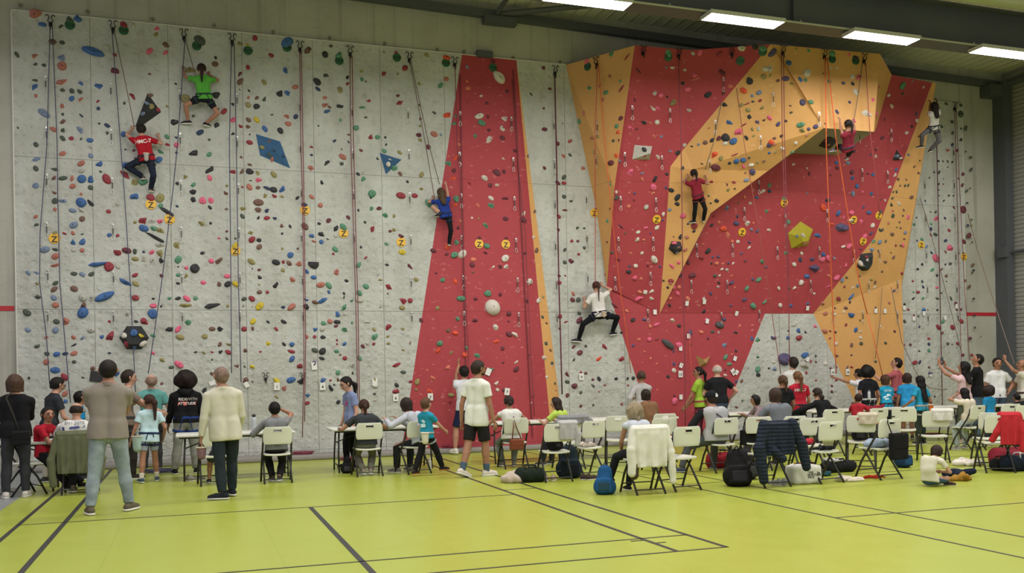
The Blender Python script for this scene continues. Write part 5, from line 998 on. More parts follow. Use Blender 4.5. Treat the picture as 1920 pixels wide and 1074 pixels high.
def print_on(J, name, items, hexc, center, size=None, front=False, bold=True, w=0.0, shapes=None, bvh=None):
    """letters or flat emblem shapes wrapped on the garment; items: list of (text,size,dx,dz)"""
    to = J['top']; bv = BVHTree.FromPolygons([v.co for v in to.data.vertices], [tuple(p.vertices) for p in to.data.polygons])
    f = J['fwd'] if front else -J['fwd']; r = np.cross(f, J['up']); r = unit(np.cross(J['up'], f)) ; r = unit(r)
    r = -r if (np.cross(r, J['up']) @ f) < 0 else r
    vs = []; fs = []; c0 = J['pel'] + J['up'] * center[1] * J['h'] + J['xs'] * center[0] * J['h']
    def proj(x, y):
        p = Vector(c0 + r * x + J['up'] * y + f * .5); h_ = bv.ray_cast(p, Vector(-f)); return (h_[0] + Vector(f) * .005) if h_[0] else None
    src = []
    for (t, sz, dx, dy) in items or []:
        tv, tf = text_mesh(t, sz, bold); src.append(([(v.x + dx, v.y + dy) for v in tv], tf))
    for poly in shapes or []: src.append(([(a, b_) for a, b_ in poly], [tuple(range(len(poly)))]))
    for pv, pf in src:
        P = [proj(*q) for q in pv]; k = len(vs); ok = [p is not None for p in P]; vs += [p if p else Vector(c0) for p in P]
        fs += [tuple(i + k for i in g) for g in pf if all(ok[i] for i in g)]
    return mesh_obj(name, vs, fs, mat('plastic', hexc), to)
def place(px, top, Y):
    q = PY(px, top, Y); return Vector((q.x, Y, 0)), q.z
def std(label, px, ty, Y, yaw=0, H=None, **kw):
    loc, z = place(px, ty, Y); H = H or z / 0.998
    return person(label, loc, H, yaw, **kw)
def sit(label, px, ty, Y, yaw=0, lean=8, seat=.455, hands='table', legs=None, pose=None, **kw):
    loc, z = place(px, ty, Y); H = (z - seat - .075) / (.485 * math.cos(math.radians(lean)) + .012)
    s = 1 / H; fz = .042
    P = dict(ph=(seat + .085) * s, lean=lean, kpole=[(-.2, .6, 1), (.2, .6, 1)], feet=legs or [(-.09, .24, fz), (.09, .22, fz)], slouch=.12)
    if hands == 'table': P['hands'] = [(-.11, .26, .79 * s), (.13, .25, .79 * s)]; P['epole'] = [(-.8, -.5, -.6), (.8, -.5, -.6)]; P['palm'] = [(0, 0, -1), (0, 0, -1)]
    elif hands == 'lap': P['hands'] = [(-.07, .18, (seat + .15) * s), (.07, .18, (seat + .15) * s)]; P['palm'] = [(0, 0, -1), (0, 0, -1)]
    P.update(pose or {})
    loc = loc - Vector((math.sin(math.radians(yaw)), math.cos(math.radians(yaw)), 0)) * math.sin(math.radians(lean)) * .4 * H
    return person(label, loc, H, yaw, pose=P, **kw)
def PT(px, py, Y=None, off=.1):
    if Y is not None: return PY(px, py, Y)
    p, n, _ = hit(px, py); d = ray(px, py); t = (p + n * off - CAM).dot(n) / d.dot(n); return CAM + d * t
def climber(label, H, neck, pel, hands, feet, epole=None, kpole=None, offs=(.26, .24, .05, .07), Y=None, palm=None, **kw):
    g = lambda q, o: PT(q[0], q[1], q[2] if len(q) > 2 else None, o)
    pw = g(pel, offs[1]); nw = g(neck, offs[0]); hw = [g(q, offs[2]) for q in hands]; fw_ = [g(q, offs[3]) for q in feet]
    loc = pw - Vector((0, 0, .515 * H)); dlt = nw - pw
    L = lambda p: tuple((p - loc) / H)
    P = dict(ph=.515, side=math.degrees(math.atan2(dlt.x, dlt.z)), lean=math.degrees(math.atan2(dlt.y, dlt.z)), hands=[L(p) for p in hw], feet=[L(p) for p in fw_],
             epole=epole or [(-1, -.4, -.7), (1, -.4, -.7)], kpole=kpole or [(-1, -.35, .25), (1, -.35, .25)], toes=[(-.5, 1, .05), (.5, 1, .05)], palm=palm or [(0, 1, 0), (0, 1, 0)], hdir=[(0, .35, 1), (0, .35, 1)], curl=[.8, .8])
    P.update(kw.pop('pose', {})); return person(label, loc, H, 0, pose=P, **kw)

CROSS = dict(hands=[(.04, .12, .665), (-.04, .13, .68)], epole=[(-1, .05, -.5), (1, .05, -.5)])
# ---- standing on the left
p = std('brown-haired woman in black sweater and dark grey jeans standing at the left picture edge', 27, 700, -4.4, -4, hair=('bob', '#4a362b'), top=('long', '#141418'), bot=('pants', '#34363a'), shoe='#c9c4bc', skin='light', pose=CROSS, hemz=.0, wide=1.1)
SHOULDER = p
p = std('teenager with glasses in a charcoal t-shirt standing sideways behind the left table', 90, 703, -2.5, 62, face=True, hair=('short', '#18130f'), top=('tee', '#2c2f34'), bot=('pants', '#b5aea2'), shoe='#3a3a3a', skin='light', pose=dict(lean=10, hands=[(-.1, .16, .52), (.1, .2, .52)]), head=(0, -12), harness='#2c2c30')
b = MB(); 
for s in (-1, 1):
    pts = [Vector(p['hp'](s * .38 + .24 * math.cos(a), 1.0, .04 + .2 * math.sin(a))) for a in [k * PI / 5 for k in range(10)]]; b.tube(pts, .0022, 5, closed=True)
    b.tube([Vector(p['hp'](s * .62, 1.0, .06)), Vector(p['hp'](s * .95, .05, .08))], .0022, 5)
b.build('glasses', M_INK, p['root'])
sit('boy in a red t-shirt sitting at the left table, looking back at the camera', 84, 763, -3.8, 118, lean=2, hands='x', seat=.47, face=True, hair=('short', '#1a1410'), top=('tee', '#a51c2e'), bot=('joggers', '#17171b'), shoe='#26262a', skin='tan', sole='#c9c9c4', hs=1.12, head=(28, 2),
    pose=dict(hands=[(-.22, .16, .50), (.02, .25, .52)], epole=[(-.6, -1, -.4), (.6, -1, -.4)], feet=[(-.16, .36, .035), (.10, .38, .035)], palm=[(0, 0, -1), (0, 0, -1)]))
p = sit('balding man in a white t-shirt with a blue back print, seated at the left table', 142, 750, -4.25, 2, hair=('balding', '#2a211b'), top=('tee', '#c9c8c6'), bot=('pants', '#2a2b2f'), shoe='#6b6350', skin='light', wide=1.15, legs=[(-.04, .10, .05), (.10, .02, .06)])
print_on(p, 'back_print', [('ENTENTE', .062, 0, .135)], '#7d8088', (0, .20))
print_on(p, 'back_emblem', None, '#2d3a78', (0, .20), shapes=[[(-.15, .07), (.14, .10), (.13, .065), (-.14, .04)], [(-.16, .08), (-.13, .08), (-.12, -.06), (-.15, -.06)], [(-.10, .02), (.15, .035), (.10, .0), (.15, -.045), (.04, -.055), (-.02, -.03), (-.11, -.04), (-.07, -.005)]])
std('child in a bright blue t-shirt half hidden behind the grey-shirted man', 147, 733, -2.2, 75, face=True, hair=('short', '#17120f'), top=('tee', '#1c7fb4'), bot=('pants', '#2a2a30'), shoe='#444444', skin='tan', hs=1.1)
# the man in grey
p = std('man in a grey-brown t-shirt and pale jeans standing with arms folded, nearest on the left', 200, 670, -6.65, 2, hair=('buzz', '#1c1613'), top=('tee', '#857d75'), bot=('jeans', '#86939a'), shoe='#5d5546', skin='tan', wide=1.14,
    pose=dict(CROSS, feet=[(-.105, -.06, .042), (.115, .05, .042)], lean=0, toes=[(-.35, 1, 0), (.5, 1, 0)], side=1), collar='#7a726a', hemz=-.01)
std('man with dark hair in profile holding a rope, behind the grey-shirted man', 236, 691, -2.5, 78, face=True, hair=('short', '#2c221c'), top=('tee', '#75675c'), bot=('pants', '#34302d'), shoe='#37322f', skin='light', pose=dict(hands=[(-.04, .26, .60), (.08, .28, .60)], epole=[(-.6, -1, -.6), (.6, -1, -.6)]), harness='#3a3a3e')
std('grey-haired man in a teal polo shirt facing the wall', 283, 699, -1.5, -6, hair=('thin', '#8a7263'), top=('tee', '#5f9a94'), bot=('pants', '#3b3d40'), shoe='#555555', skin='fair', wide=1.1, harness='#2c2f36', pose=dict(hands=[(-.04, .19, .76), (.15, .08, .52)], epole=[(-1, -.2, -.6), (.6, -1, -.3)]), head=(-4, 22), collar='#5a928c')
std('girl with a long brown ponytail, pale blue t-shirt and harness, holding a bag', 278, 740, -3.15, -12, hair=('ponylong', '#3a2720'), top=('tee', '#b2cdd4'), bot=('bikeshorts', '#8e96a4'), shoe='#40525e', socks='#cfc8bc', skin='tan', harness='#1f2a4c', hs=1.12,
    pose=dict(hands=[(-.2, .02, .46), (.17, .06, .5)], feet=[(-.10, -.07, .04), (.09, .06, .04)], side=3), head=(-30, 0), hemz=-.03)
p = std('person with a big dark afro in a black hoodie reading RIDE WITH ATTITUDE', 347, 686, -2.1, 0, H=1.72, hair=('afro', '#1c1210'), top=('hoodie', '#0f1013'), bot=('joggers', '#84857f'), shoe='#1d1d20', skin='brown', wide=1.15, harness='#233a78', pose=dict(feet=[(-.11, 0, .042), (.09, .02, .042)], hands=[(-.17, .1, .47), (.18, .04, .44)]), hemz=.02)
print_on(p, 'back_lettering', [('RIDE', .068, -.062, .06)], '#d8cfcc', (.01, .19)); print_on(p, 'back_lettering', [('WITH', .068, .085, .06)], '#9a938f', (.01, .19))
print_on(p, 'lettering_bar', None, '#c9403a', (.01, .19), shapes=[[(-.15, -.045), (.135, -.045), (.155, .02), (-.13, .02)]])
o = print_on(p, 'back_lettering', [('ATTITUDE', .060, .0, -.012)], '#e4d8d4', (.01, .19)); o.location = (0, -.004, 0)
p = std('older man with cropped grey hair in a cream shirt and dark jeans, seen from behind', 420, 684, -5.85, -7, hair=('buzz', '#7c665c'), top=('shirt', '#c2bfae'), bot=('jeans', '#252e33'), shoe='#20242c', sole='#c9c9c4', skin='tan', wide=1.08, hemz=-.055, collar='#c2bfae',
    pose=dict(feet=[(-.04, -.08, .042), (.06, .10, .042)], hands=[(-.17, .02, .455), (.12, .12, .50)], toes=[(-1, .35, 0), (-.2, 1, 0)], side=-2.5), head=(-22, 0))
CREAM = p
sit('child in black trainers sitting behind the man in the cream shirt', 412, 770, -4.0, 0, hair=('short', '#33241c'), top=('tee', '#5b6470'), bot=('shorts', '#3b3f45'), shoe='#1c1c1f', skin='tan', legs=[(-.14, .15, .05), (.13, .12, .05)])
sit('boy with black hair in a grey sweater, seated alone with his hand at his cheek', 515, 751, -4.12, 0, hair=('short', '#0f0d0d'), top=('long', '#77797b'), bot=('pants', '#1a1a1d'), shoe='#3b3633', skin='tan', lean=6, wide=1.05, hs=1.05, hands='x', pose=dict(hands=[(-.15, .2, .56), (.06, .13, .765)], epole=[(-.6, -.6, -.5), (1, .3, -.5)], hdir=[None, (-.5, .2, .8)]), legs=[(-.03, .10, .045), (.03, -.02, .06)])
p = std('girl with black ponytail in a lavender-blue t-shirt standing at the table and looking down', 657, 704, -2.5, -105, face=True, hair=('lowpony', '#15100f'), top=('tee', '#7583a5'), bot=('leggings', '#121216'), shoe='#1a1a1d', skin='light', head=(0, -22), hs=1.08, wide=.95, pose=dict(hands=[(-.12, .03, .47), (.12, .06, .47)]))
print_on(p, 'pink_print', None, '#b0457c', (0, .19), front=True, shapes=[[(-.05, .03), (.06, .04), (.05, .0), (-.06, -.01)], [(-.04, -.02), (.05, -.01), (.03, -.05), (-.05, -.05)]])
sit('woman with a short brown ponytail in a dark t-shirt, seated at the second table', 683, 745, -3.85, 0, hair=('pony', '#3a261d'), top=('tee', '#35393c'), bot=('pants', '#6a695f'), shoe='#8a8479', skin='tan', wide=1.12, legs=[(-.03, .02, .06), (.05, .02, .06)], pose=dict(hands=[(-.24, .22, .50), (.22, .22, .50)]))
sit('person with a dark bowl cut in a pale blue-white jacket leaning onto the table', 765, 742, -3.75, -35, hair=('bob', '#2c211c'), top=('long', '#aeb2bb'), bot=('pants', '#26272c'), shoe='#6e6a64', skin='light', lean=22, pose=dict(hands=[(-.18, .3, .55), (.02, .32, .55)]), head=(10, -10))
p = std('small boy in turquoise t-shirt and black trousers walking right', 799, 747, -4.38, 62, hair=('short', '#5a4130'), top=('tee', '#2489a4'), bot=('pants', '#17171a'), shoe='#2a2226', sole='#b8762f', skin='fair', hs=1.16, harness='#9aa0a0', pose=dict(lean=-2, feet=[(-.08, -.16, .05), (.05, .24, .06)], hands=[(-.16, .12, .50), (.10, .26, .55)], footup=[None, (0, -.5, 1)]))
print_on(p, 'back_emblem', None, '#bfe0e6', (0, .15), shapes=[[(-.06, .06), (.0, .08), (.05, .05), (.03, .02), (-.03, .04)], [(-.07, .0), (.0, .02), (.06, .0), (.05, -.04), (-.05, -.05)]])
p = std('bearded man in a white t-shirt and black shorts walking past the red pillar', 892, 673, -4.85, 58, face=True, hair=('short', '#30241d'), top=('tee', '#d3d5cb'), bot=('shorts', '#1e1d1e'), shoe='#cfc6bd', socks='#4a5c70', skin='tan', wide=1.05, hemz=-.06, head=(22, -6),
    pose=dict(feet=[(-.04, -.15, .062), (.05, .06, .042)], hands=[(-.16, -.02, .47), (.15, .05, .46)], toes=[(.2, 1, -.4), (.3, 1, 0)], footup=[(0, .5, 1), None], lean=1))
K_ = Field(.008); K_.cone(p['hp'](0, .40, -.62), p['hp'](0, .62, -.62), p['hr'] * .50, p['hr'] * .38, .02); K_.cut(p['hp'](0, 0, -.42), p['hu']); K_.build('beard', mat('hair', '#2c211b'), p['root'])
std('man with dark hair in white top and navy shorts reaching up to an orange hold', 871, 684, -.75, -5, hair=('short', '#1a1412'), top=('tee', '#c9ccd2'), bot=('shorts', '#1b2140'), shoe='#c9c7c0', skin='tan', pose=dict(hands=[(.02, .22, 1.04), (.15, .05, .5)], epole=[(-1, -.2, -.3), (.4, -1, 0)], feet=[(-.14, -.03, .06), (.05, .05, .06)], hdir=[(0, .3, 1), None]))
sit('woman with a dark low bun in a sleeveless white top, seated before the red pillar', 955, 738, -3.85, 4, hair=('lowbun', '#2b1f1b'), top=('tank', '#cfcfc9'), bot=('pants', '#6f7470'), shoe='#77736c', skin='tan', wide=1.1, legs=[(-.07, .2, .05), (.07, .16, .05)], pose=dict(hands=[(-.25, .24, .49), (.24, .24, .49)]))
sit('woman with long dark hair in a lime t-shirt, seated beyond the draped chair', 1046, 742, -3.85, -38, hair=('long', '#2b1e1a'), top=('tee', '#a8bf55'), bot=('pants', '#2b2e36'), shoe='#55524e', skin='light', head=(-25, 0))
sit('woman with curly ash-blonde hair in a pale sleeveless top, seated nearest in the middle', 1193, 753, -7.75, 0, hair=('curlybob', '#8f8168'), top=('tank', '#b9bfc8'), bot=('pants', '#1c1e22'), shoe='#1f1f22', sole='#d0d0ca', skin='tan', wide=1.12, lean=5, hands='x', legs=[(-.03, .3, .045), (.0, .30, .045)],
    pose=dict(hands=[(-.10, .18, .38), (.08, .2, .40)], epole=[(-1, -.5, -.6), (.8, -.5, -.5)], feet=[(-.18, .28, .12), (-.02, .20, .04)], toes=[(-1, .6, .1), (0, 1, 0)]))
std('woman with tied-up hair in a pale grey sweater standing before the grey-red boundary', 1203, 694, -1.4, 8, hair=('bun', '#4a382f'), top=('long', '#a9a8a8'), bot=('pants', '#3a3c44'), shoe='#555555', skin='tan', wide=.95, pose=dict(hands=[(-.19, -.02, .5), (-.04, .17, .64)], epole=[(-1, -1, 0), (1, -.3, -.5)]), head=(20, 8))
sit('woman in a brown fluffy jacket seated behind the curly-haired woman', 1213, 727, -3.4, -3, seat=.52, hair=('bob', '#2a1f1a'), top=('long', '#7a5a42'), bot=('pants', '#33302e'), shoe='#444444', skin='light', wide=1.12)
std('dark-haired woman in lime green t-shirt and burgundy trousers looking left', 1312, 686, -1.5, -42, face=True, hair=('pony', '#17110f'), top=('tee', '#8fb03a'), bot=('pants', '#54222f'), shoe='#3a3a3a', skin='tan', harness='#8c3a44', pose=dict(hands=[(-.12, .16, .50), (.12, .18, .52)]), head=(-28, 4))
std('balding white-haired man in black t-shirt and jeans beside the woman in lime', 1346, 681, -1.7, 0, hair=('balding', '#b5aea4'), top=('tee', '#17181b'), bot=('jeans', '#3d4a5a'), shoe='#333333', skin='fair', wide=1.2, belt='#1a1a1a', pose=dict(hands=[(-.08, .17, .56), (.2, .08, .56)], epole=[(-1, -.3, -.5), (1, -.6, -.3)]), hemz=.03)
p = sit('man in a black cap and grey baseball shirt with black sleeves, seated with legs apart', 1337, 730, -6.05, 0, hair=('buzz', '#2a221e'), top=('tank', '#a6a7aa'), bot=('pants', '#45484a'), shoe='#3c4450', sole='#8f8f8c', skin='tan', wide=1.25, lean=4, hands='x', legs=[(-.32, .12, .045), (.12, .24, .045)], pose=dict(hands=[(-.26, .12, .36), (.2, .22, .38)], epole=[(-1, -.4, -.5), (1, -.4, -.5)], toes=[(-1, .5, 0), (.2, 1, 0)]))
for i in (0, 1):
    K_ = Field(.0125); K_.cone(p['sh'][i] + p['xs'] * (.01 if i else -.01), p['elb'][i], .068, .056, .012).cone(p['elb'][i], p['elb'][i] * .1 + p['han'][i] * .9, .056, .04, .01, 1); K_.build('sleeve', mat('cloth', '#17181b'), p['root'])
K_ = Field(.008); hp = p['hp']; r = p['hr']; K_.ball(hp(0, -.05, .22), r * 1.2, .01, (p['hx'], 1.12)); K_.cut(hp(0, 0, .12), -p['hu']); cp = K_.build('cap', mat('cloth', '#15161a'), p['root'])
K_ = Field(.008); K_.cone(hp(-.35, .9, .2), hp(.35, .9, .2), r * .5, r * .5, .05, 0, (p['hu'], 4.5)); K_.cone(hp(0, 1.1, .18), hp(0, 1.5, .12), r * .45, r * .42, .05, 0, (p['hu'], 4.5)); K_.build('cap_peak', mat('cloth', '#15161a'), cp)
b = MB(); vv = [Vector(hp(x, -.05 - math.sqrt(max(0, 1.5 - (x / 1.05) ** 2 - (z - .22) ** 2)), z)) for (x, z) in ((.1, .3), (.55, .2), (.8, .55), (.45, .95), (.2, .7))]; b.add(vv, [(0, 1, 2, 3, 4)]); b.build('cap_emblem', mat('plastic', '#cfd0cc'), cp)
b = MB(); 
b.tube([Vector(p['sh'][0] * .4 + p['sh'][1] * .6 + np.array([-.12, -.10, .045])), Vector(p['chest'] + np.array([.02, -.168, .0])), Vector(p['chest'] + np.array([.15, -.165, -.14])), Vector(p['pel'] + np.array([.2, -.08, .12]))], .014, 6); b.build('bag_strap', M_BLK, p['root'])
sit('woman with a straight black bob shown in left profile behind the table', 1420, 738, -4.3, -72, hair=('bob', '#100d0e'), top=('long', '#7d6d70'), bot=('pants', '#33302e'), shoe='#444444', skin='tan', face=True)
sit('woman with a brown bob in a heathered grey top, seated', 1457, 724, -5.9, 0, hair=('bob', '#3a2c24'), top=('tee', '#6c7178'), bot=('pants', '#5a4a48'), shoe='#444444', skin='light', wide=1.2, lean=5)
STRAPW = 1
std('man with dark hair in a white t-shirt close to the grey lower panel', 1487, 667, -1.1, 4, hair=('short', '#28221f'), top=('tee', '#c8c8c4'), bot=('pants', '#3a3c40'), shoe='#555555', skin='light', pose=dict(hands=[(-.1, .18, .6), (.1, .18, .62)]), head=(0, 20))
std('girl with brown ponytail in a black t-shirt behind the woman in heathered grey', 1469, 708, -3.6, 6, H=1.5, hair=('pony', '#4a3424'), top=('tee', '#17191c'), bot=('leggings', '#1a1c20'), shoe='#333333', skin='tan', hs=1.06, pose=dict(hands=[(-.12, .15, .52), (.15, .1, .5)]))
p = std('girl with a long light-brown ponytail in a red t-shirt and climbing harness', 1497, 694, -3.25, 4, hair=('ponylong', '#6a4c33'), top=('tee', '#a81f30'), bot=('leggings', '#191b20'), shoe='#333333', skin='light', harness='#2a2a30', pose=dict(hands=[(-.1, .16, .5), (.17, .13, .52)]))
print_on(p, 'back_lettering', [('HMC-7', .085, 0, .05)], '#e0d4d0', (0, .20))
sit('woman with dark hair tied low in a black long-sleeved top, leaning on the table', 1535, 724, -3.95, -6, hair=('lowpony', '#2c221d'), top=('long', '#141519'), bot=('pants', '#222226'), shoe='#333333', skin='light', wide=1.05, lean=12, pose=dict(hands=[(-.3, .26, .49), (.25, .2, .47)], epole=[(-1, -.2, -.2), (1, -.2, -.4)]))
std('person with a mop of black curls in a navy-black t-shirt before the ochre panel', 1628, 687, -2.1, 0, hair=('afro', '#0e0c0d'), top=('tee', '#14161c'), bot=('jeans', '#3c4148'), shoe='#333333', skin='tan', wide=1.0, harness='#a9aaa6', hs=.92, hemz=.01, pose=dict(hands=[(-.15, .1, .50), (.17, .08, .50)]))
std('dark-haired youth in a white t-shirt reaching left to the hold with card 18', 1612, 690, -1.0, -30, hair=('short', '#14100f'), top=('tee', '#cfd0d4'), bot=('pants', '#2a2b30'), shoe='#333333', skin='tan', pose=dict(hands=[(-.17, .32, .87), (.12, .1, .5)], epole=[(-.6, 0, -1), (.6, -1, 0)]))
p = std('child in a turquoise t-shirt reading LOUPS with a white wolf emblem', 1661, 703, -2.1, 0, hair=('bob', '#4a3324'), top=('tee', '#1f8fb2'), bot=('jeans', '#3b4a58'), shoe='#444444', skin='light', hs=1.1, harness='#33363c', pose=dict(hands=[(-.13, .14, .5), (.14, .15, .52)]), hemz=0)
print_on(p, 'back_lettering', [('LOUPS', .062, 0, .11)], '#cfe6ea', (0, .165)); LP = [(-.13, -.02), (-.10, .03), (-.05, .03), (-.02, .075), (.05, .07), (.08, .03), (.13, .02), (.14, -.03), (.08, -.06), (.02, -.045), (-.06, -.06)]
print_on(p, 'back_emblem', None, '#cfe6ea', (0, .14), shapes=[LP]); o = print_on(p, 'emblem_lines', None, '#1f8fb2', (0, .14), shapes=[[(-.08, 0), (.0, .02), (.02, .0), (-.07, -.02)], [(.02, .04), (.07, .03), (.06, .01)], [(.04, -.02), (.1, -.01), (.09, -.035)]]); o.location = (0, -.004, 0)
std('bearded man in a dusty pink t-shirt looking up to the left', 1681, 669, -1.35, -28, face=True, hair=('short', '#1a1412'), top=('tee', '#a3545a'), bot=('pants', '#5d5048'), shoe='#555555', skin='light', wide=1.08, pose=dict(hands=[(-.14, .26, .80), (.12, .24, .60)], epole=[(-.8, -.3, -1), (.8, -.6, -.6)]), head=(-25, 18), harness='#33302e')
p = std('girl with shoulder-length brown hair in a bright blue t-shirt beside the curly ponytail girl', 1701, 699, -2.1, 28, hair=('bob', '#33251e'), top=('tee', '#2a8cc0'), bot=('shorts', '#7a5c48'), shoe='#555555', skin='tan', hs=1.05)
p = std('girl with very long curly black hair, blue t-shirt, dark green trousers and orange chalk bag', 1727, 703, -3.45, -8, hair=('longer', '#0f0c0d'), top=('tee', '#2489ac'), bot=('pants', '#26332f'), shoe='#2a2a2a', skin='tan', wide=1.0, harness='#a9a59c', pose=dict(hands=[(-.2, .12, .56), (.13, .1, .55)]))
CURLY = p
sit('small child in a red t-shirt seated sideways at the table', 1609, 738, -4.1, 55, hair=('short', '#2b1d17'), top=('tee', '#9f2330'), bot=('shorts', '#3a3a40'), shoe='#555555', skin='tan', hs=1.15, seat=.5)
p = std('woman with long black hair in a pink and white t-shirt holding up a phone', 1808, 676, -3.6, -14, hair=('long', '#0e0b0c'), top=('tee', '#cfb0b6'), bot=('pants', '#4a5240'), shoe='#a89284', skin='tan', pose=dict(hands=[(-.17, .22, .955), (-.11, .24, .955)], epole=[(-1, -.2, -.8), (.9, -.1, -.9)], hdir=[(0, .1, 1), (0, .1, 1)], palm=[(1, .2, 0), (-1, .2, 0)]), head=(-20, 14), hemz=-.03)
PHONE = p
std('man with a fade haircut in a black t-shirt looking up to the left', 1833, 661, -2.9, -30, hair=('buzz', '#15110f'), top=('tee', '#101114'), bot=('jeans', '#4d6070'), shoe='#444444', skin='tan', wide=1.08, head=(-28, 20), pose=dict(hands=[(-.06, .18, .55), (.08, .18, .56)], epole=[(-1, -.3, -.5), (1, -.3, -.5)]))
std('man in white t-shirt facing the camera, hand on hip, by the corner column', 1868, 669, -2.5, 192, face=True, hair=('short', '#1d1613'), top=('tee', '#d6d8da'), bot=('jeans', '#3a4654'), shoe='#555555', skin='tan', wide=1.1, belt='#1a1a1a', pose=dict(hands=[(-.13, .05, .56), (.17, -.01, .47)], epole=[(-1, -.4, -.1), (.4, -1, 0)]), head=(12, 0))
std('man in cream t-shirt belaying with raised hand at the right picture edge', 1917, 672, -2.7, -55, face=True, hair=('balding', '#4a3a30'), top=('tee', '#c9c6ba'), bot=('pants', '#77705f'), shoe='#555555', skin='tan', harness='#3a2c28', pose=dict(hands=[(-.10, .22, .97), (.1, .2, .58)], epole=[(-.9, -.1, -1), (.7, -.8, -.4)], hdir=[(0, .1, 1), None]), head=(-10, 15))
p = sit('woman with waist-length straight black hair, white t-shirt and pale jeans', 1812, 725, -4.9, -10, hair=('longer', '#0d0b0c'), top=('tee', '#cbc3b0'), bot=('jeans', '#a4b0b0'), shoe='#8f8d86', skin='tan', wide=1.1, lean=3, seat=.5, hands='x', pose=dict(hands=[(-.06, .14, .83), (.16, .16, .5)], epole=[(-1, 0, -.8), (.9, -.5, -.5)]), legs=[(-.12, .1, .045), (.14, .16, .045)])
std('child with curly dark hair in a blue t-shirt between the chairs at the right', 1855, 725, -4.4, -8, hair=('afro', '#241915'), top=('tee', '#1f7fb0'), bot=('pants', '#2f333a'), shoe='#444444', skin='tan', hs=.95)
sit('person with black hair in black clothes seated at the right picture edge', 1908, 736, -4.4, -10, hair=('short', '#0f0d0d'), top=('long', '#15161a'), bot=('pants', '#19191c'), shoe='#222222', skin='tan', wide=1.15, lean=18)
# floor sitter
loc, z = place(1743, 829, -9.0); Hs = (z - .02) / .555
person('child with brown hair in a white t-shirt and jeans sitting cross-legged on the floor', loc, Hs, 68, pose=dict(ph=.085, lean=14, slouch=.3, feet=[(.10, .27, .04), (-.09, .30, .04)], kpole=[(-1, .5, .25), (1, .5, .25)], hands=[(-.02, .22, .18), (.05, .22, .18)], epole=[(-1, -.1, -.5), (1, -.1, -.5)], toes=[(1, .2, 0), (-1, .2, 0)], footup=[(0, -.4, 1), (0, -.4, 1)]),
       hair=('bob', '#2f211c'), top=('tee', '#c9c5b4'), bot=('jeans', '#3d566c'), shoe='#4a3430', skin='light', hs=1.08, head=(0, -30))
# ---- climbers
p = climber('boy in a red t-shirt climbing below the black kite volume', 1.36, (266, 256), (275, 298), [(248, 242), (297, 256)], [(268, 331), (283, 354)], kpole=[(-1, -.3, .6), (.3, -1, .2)], epole=[(-1, -.4, -.5), (.7, -.4, -1)], hair=('short', '#1e1713'), top=('tee', '#a01826'), bot=('pants', '#1c2334'), shoe='#5a5248', skin='light', harness='#2a2d33', hs=1.08)
print_on(p, 'back_lettering', [('HMC-7', .095, 0, .03)], '#e0d4d0', (0, .21))
p1 = p
climber('girl in a green t-shirt and black shorts climbing high on the left wall', 1.34, (379, 146), (383, 183), [(343, 130), (392, 140)], [(353, 227), (386, 231)], kpole=[(-.9, -.6, .5), (1, -.6, .6)], epole=[(-.4, -.3, -1), (1, -.4, -.7)], hair=('ponylong', '#2c1d1b'), top=('tee', '#52a03c'), bot=('bikeshorts', '#15181f'), shoe='#1f1f22', skin='tan', harness='#2d3a3a', hs=1.08, pose=dict(toes=[(-1, .35, 0), (.7, .7, 0)]))
climber('girl in a royal blue t-shirt stretching up the edge of the red pillar', 1.22, (829, 375), (836, 405), [(813, 372), (834, 331)], [(823, 402), (842, 456)], kpole=[(-1, -.3, .8), (.3, -1, .2)], epole=[(-1, -.3, -.5), (1, -.4, 0)], hair=('long', '#4a3a28'), top=('tee', '#1f3680'), bot=('leggings', '#121418'), shoe='#2c2c2a', skin='light', harness='#22304f', hs=1.1)
p = climber('girl with a long plait, white t-shirt and black leggings climbing with legs wide', 1.56, (1119, 549), (1124, 590), [(1096, 563), (1129, 535)], [(1085, 636), (1148, 623)], kpole=[(-1, -.4, .35), (1, -.4, .8)], epole=[(-.5, -.4, -1), (1.2, -.3, .1)], hair=('plait', '#3e2b24'), top=('tee', '#cfccc8'), bot=('leggings', '#101216'), shoe='#26262a', skin='light', harness='#1d2235', pose=dict(toes=[(-1, .25, .1), (.9, .5, .1)]))
p4 = p
climber('child with dark hair in a maroon t-shirt and black leggings standing on the ochre tongue', 1.24, (1302, 337), (1309, 368), [(1291, 331), (1324, 333)], [(1301, 414), (1319, 412)], kpole=[(-.3, -1, .2), (.3, -1, .2)], epole=[(-.8, -.4, -1), (.9, -.4, -1)], hair=('pony', '#1e1714'), top=('tee', '#7d1f30'), bot=('leggings', '#15161a'), shoe='#1f1f22', skin='tan', harness='#5a2a30', hs=1.1)
climber('child in a maroon tank top hanging at the lip of the ochre roof block', 1.3, (1592, 246, -2.95), (1590, 279, -2.75), [(1572, 212, -2.66), (1601, 229, -2.66)], [(1566, 279, -2.2), (1585, 301, -2.0)], kpole=[(-.8, -1, .9), (.3, -1, .6)], epole=[(-1, -.4, -.3), (1, -.4, -.6)], hair=('pony', '#1b1513'), top=('tank', '#74202f'), bot=('capri', '#1b1c22'), shoe='#6f6a86', skin='tan', harness='#3a3344', hs=1.1)
climber('long-haired climber in white top and grey trousers in the far right corner', 1.25, (1752, 213, -1.75), (1751, 240, -1.65), [(1745, 176, -1.5), (1753, 172, -1.5)], [(1728, 273, -1.45), (1744, 281, -1.4)], kpole=[(-1, -.4, .2), (.5, -1, .2)], epole=[(-1, -.4, -.3), (1, -.4, -.3)], hair=('long', '#1b1414'), top=('tee', '#b5b3ae'), bot=('pants', '#55565a'), shoe='#38302c', skin='brown', harness='#2a2a2e')
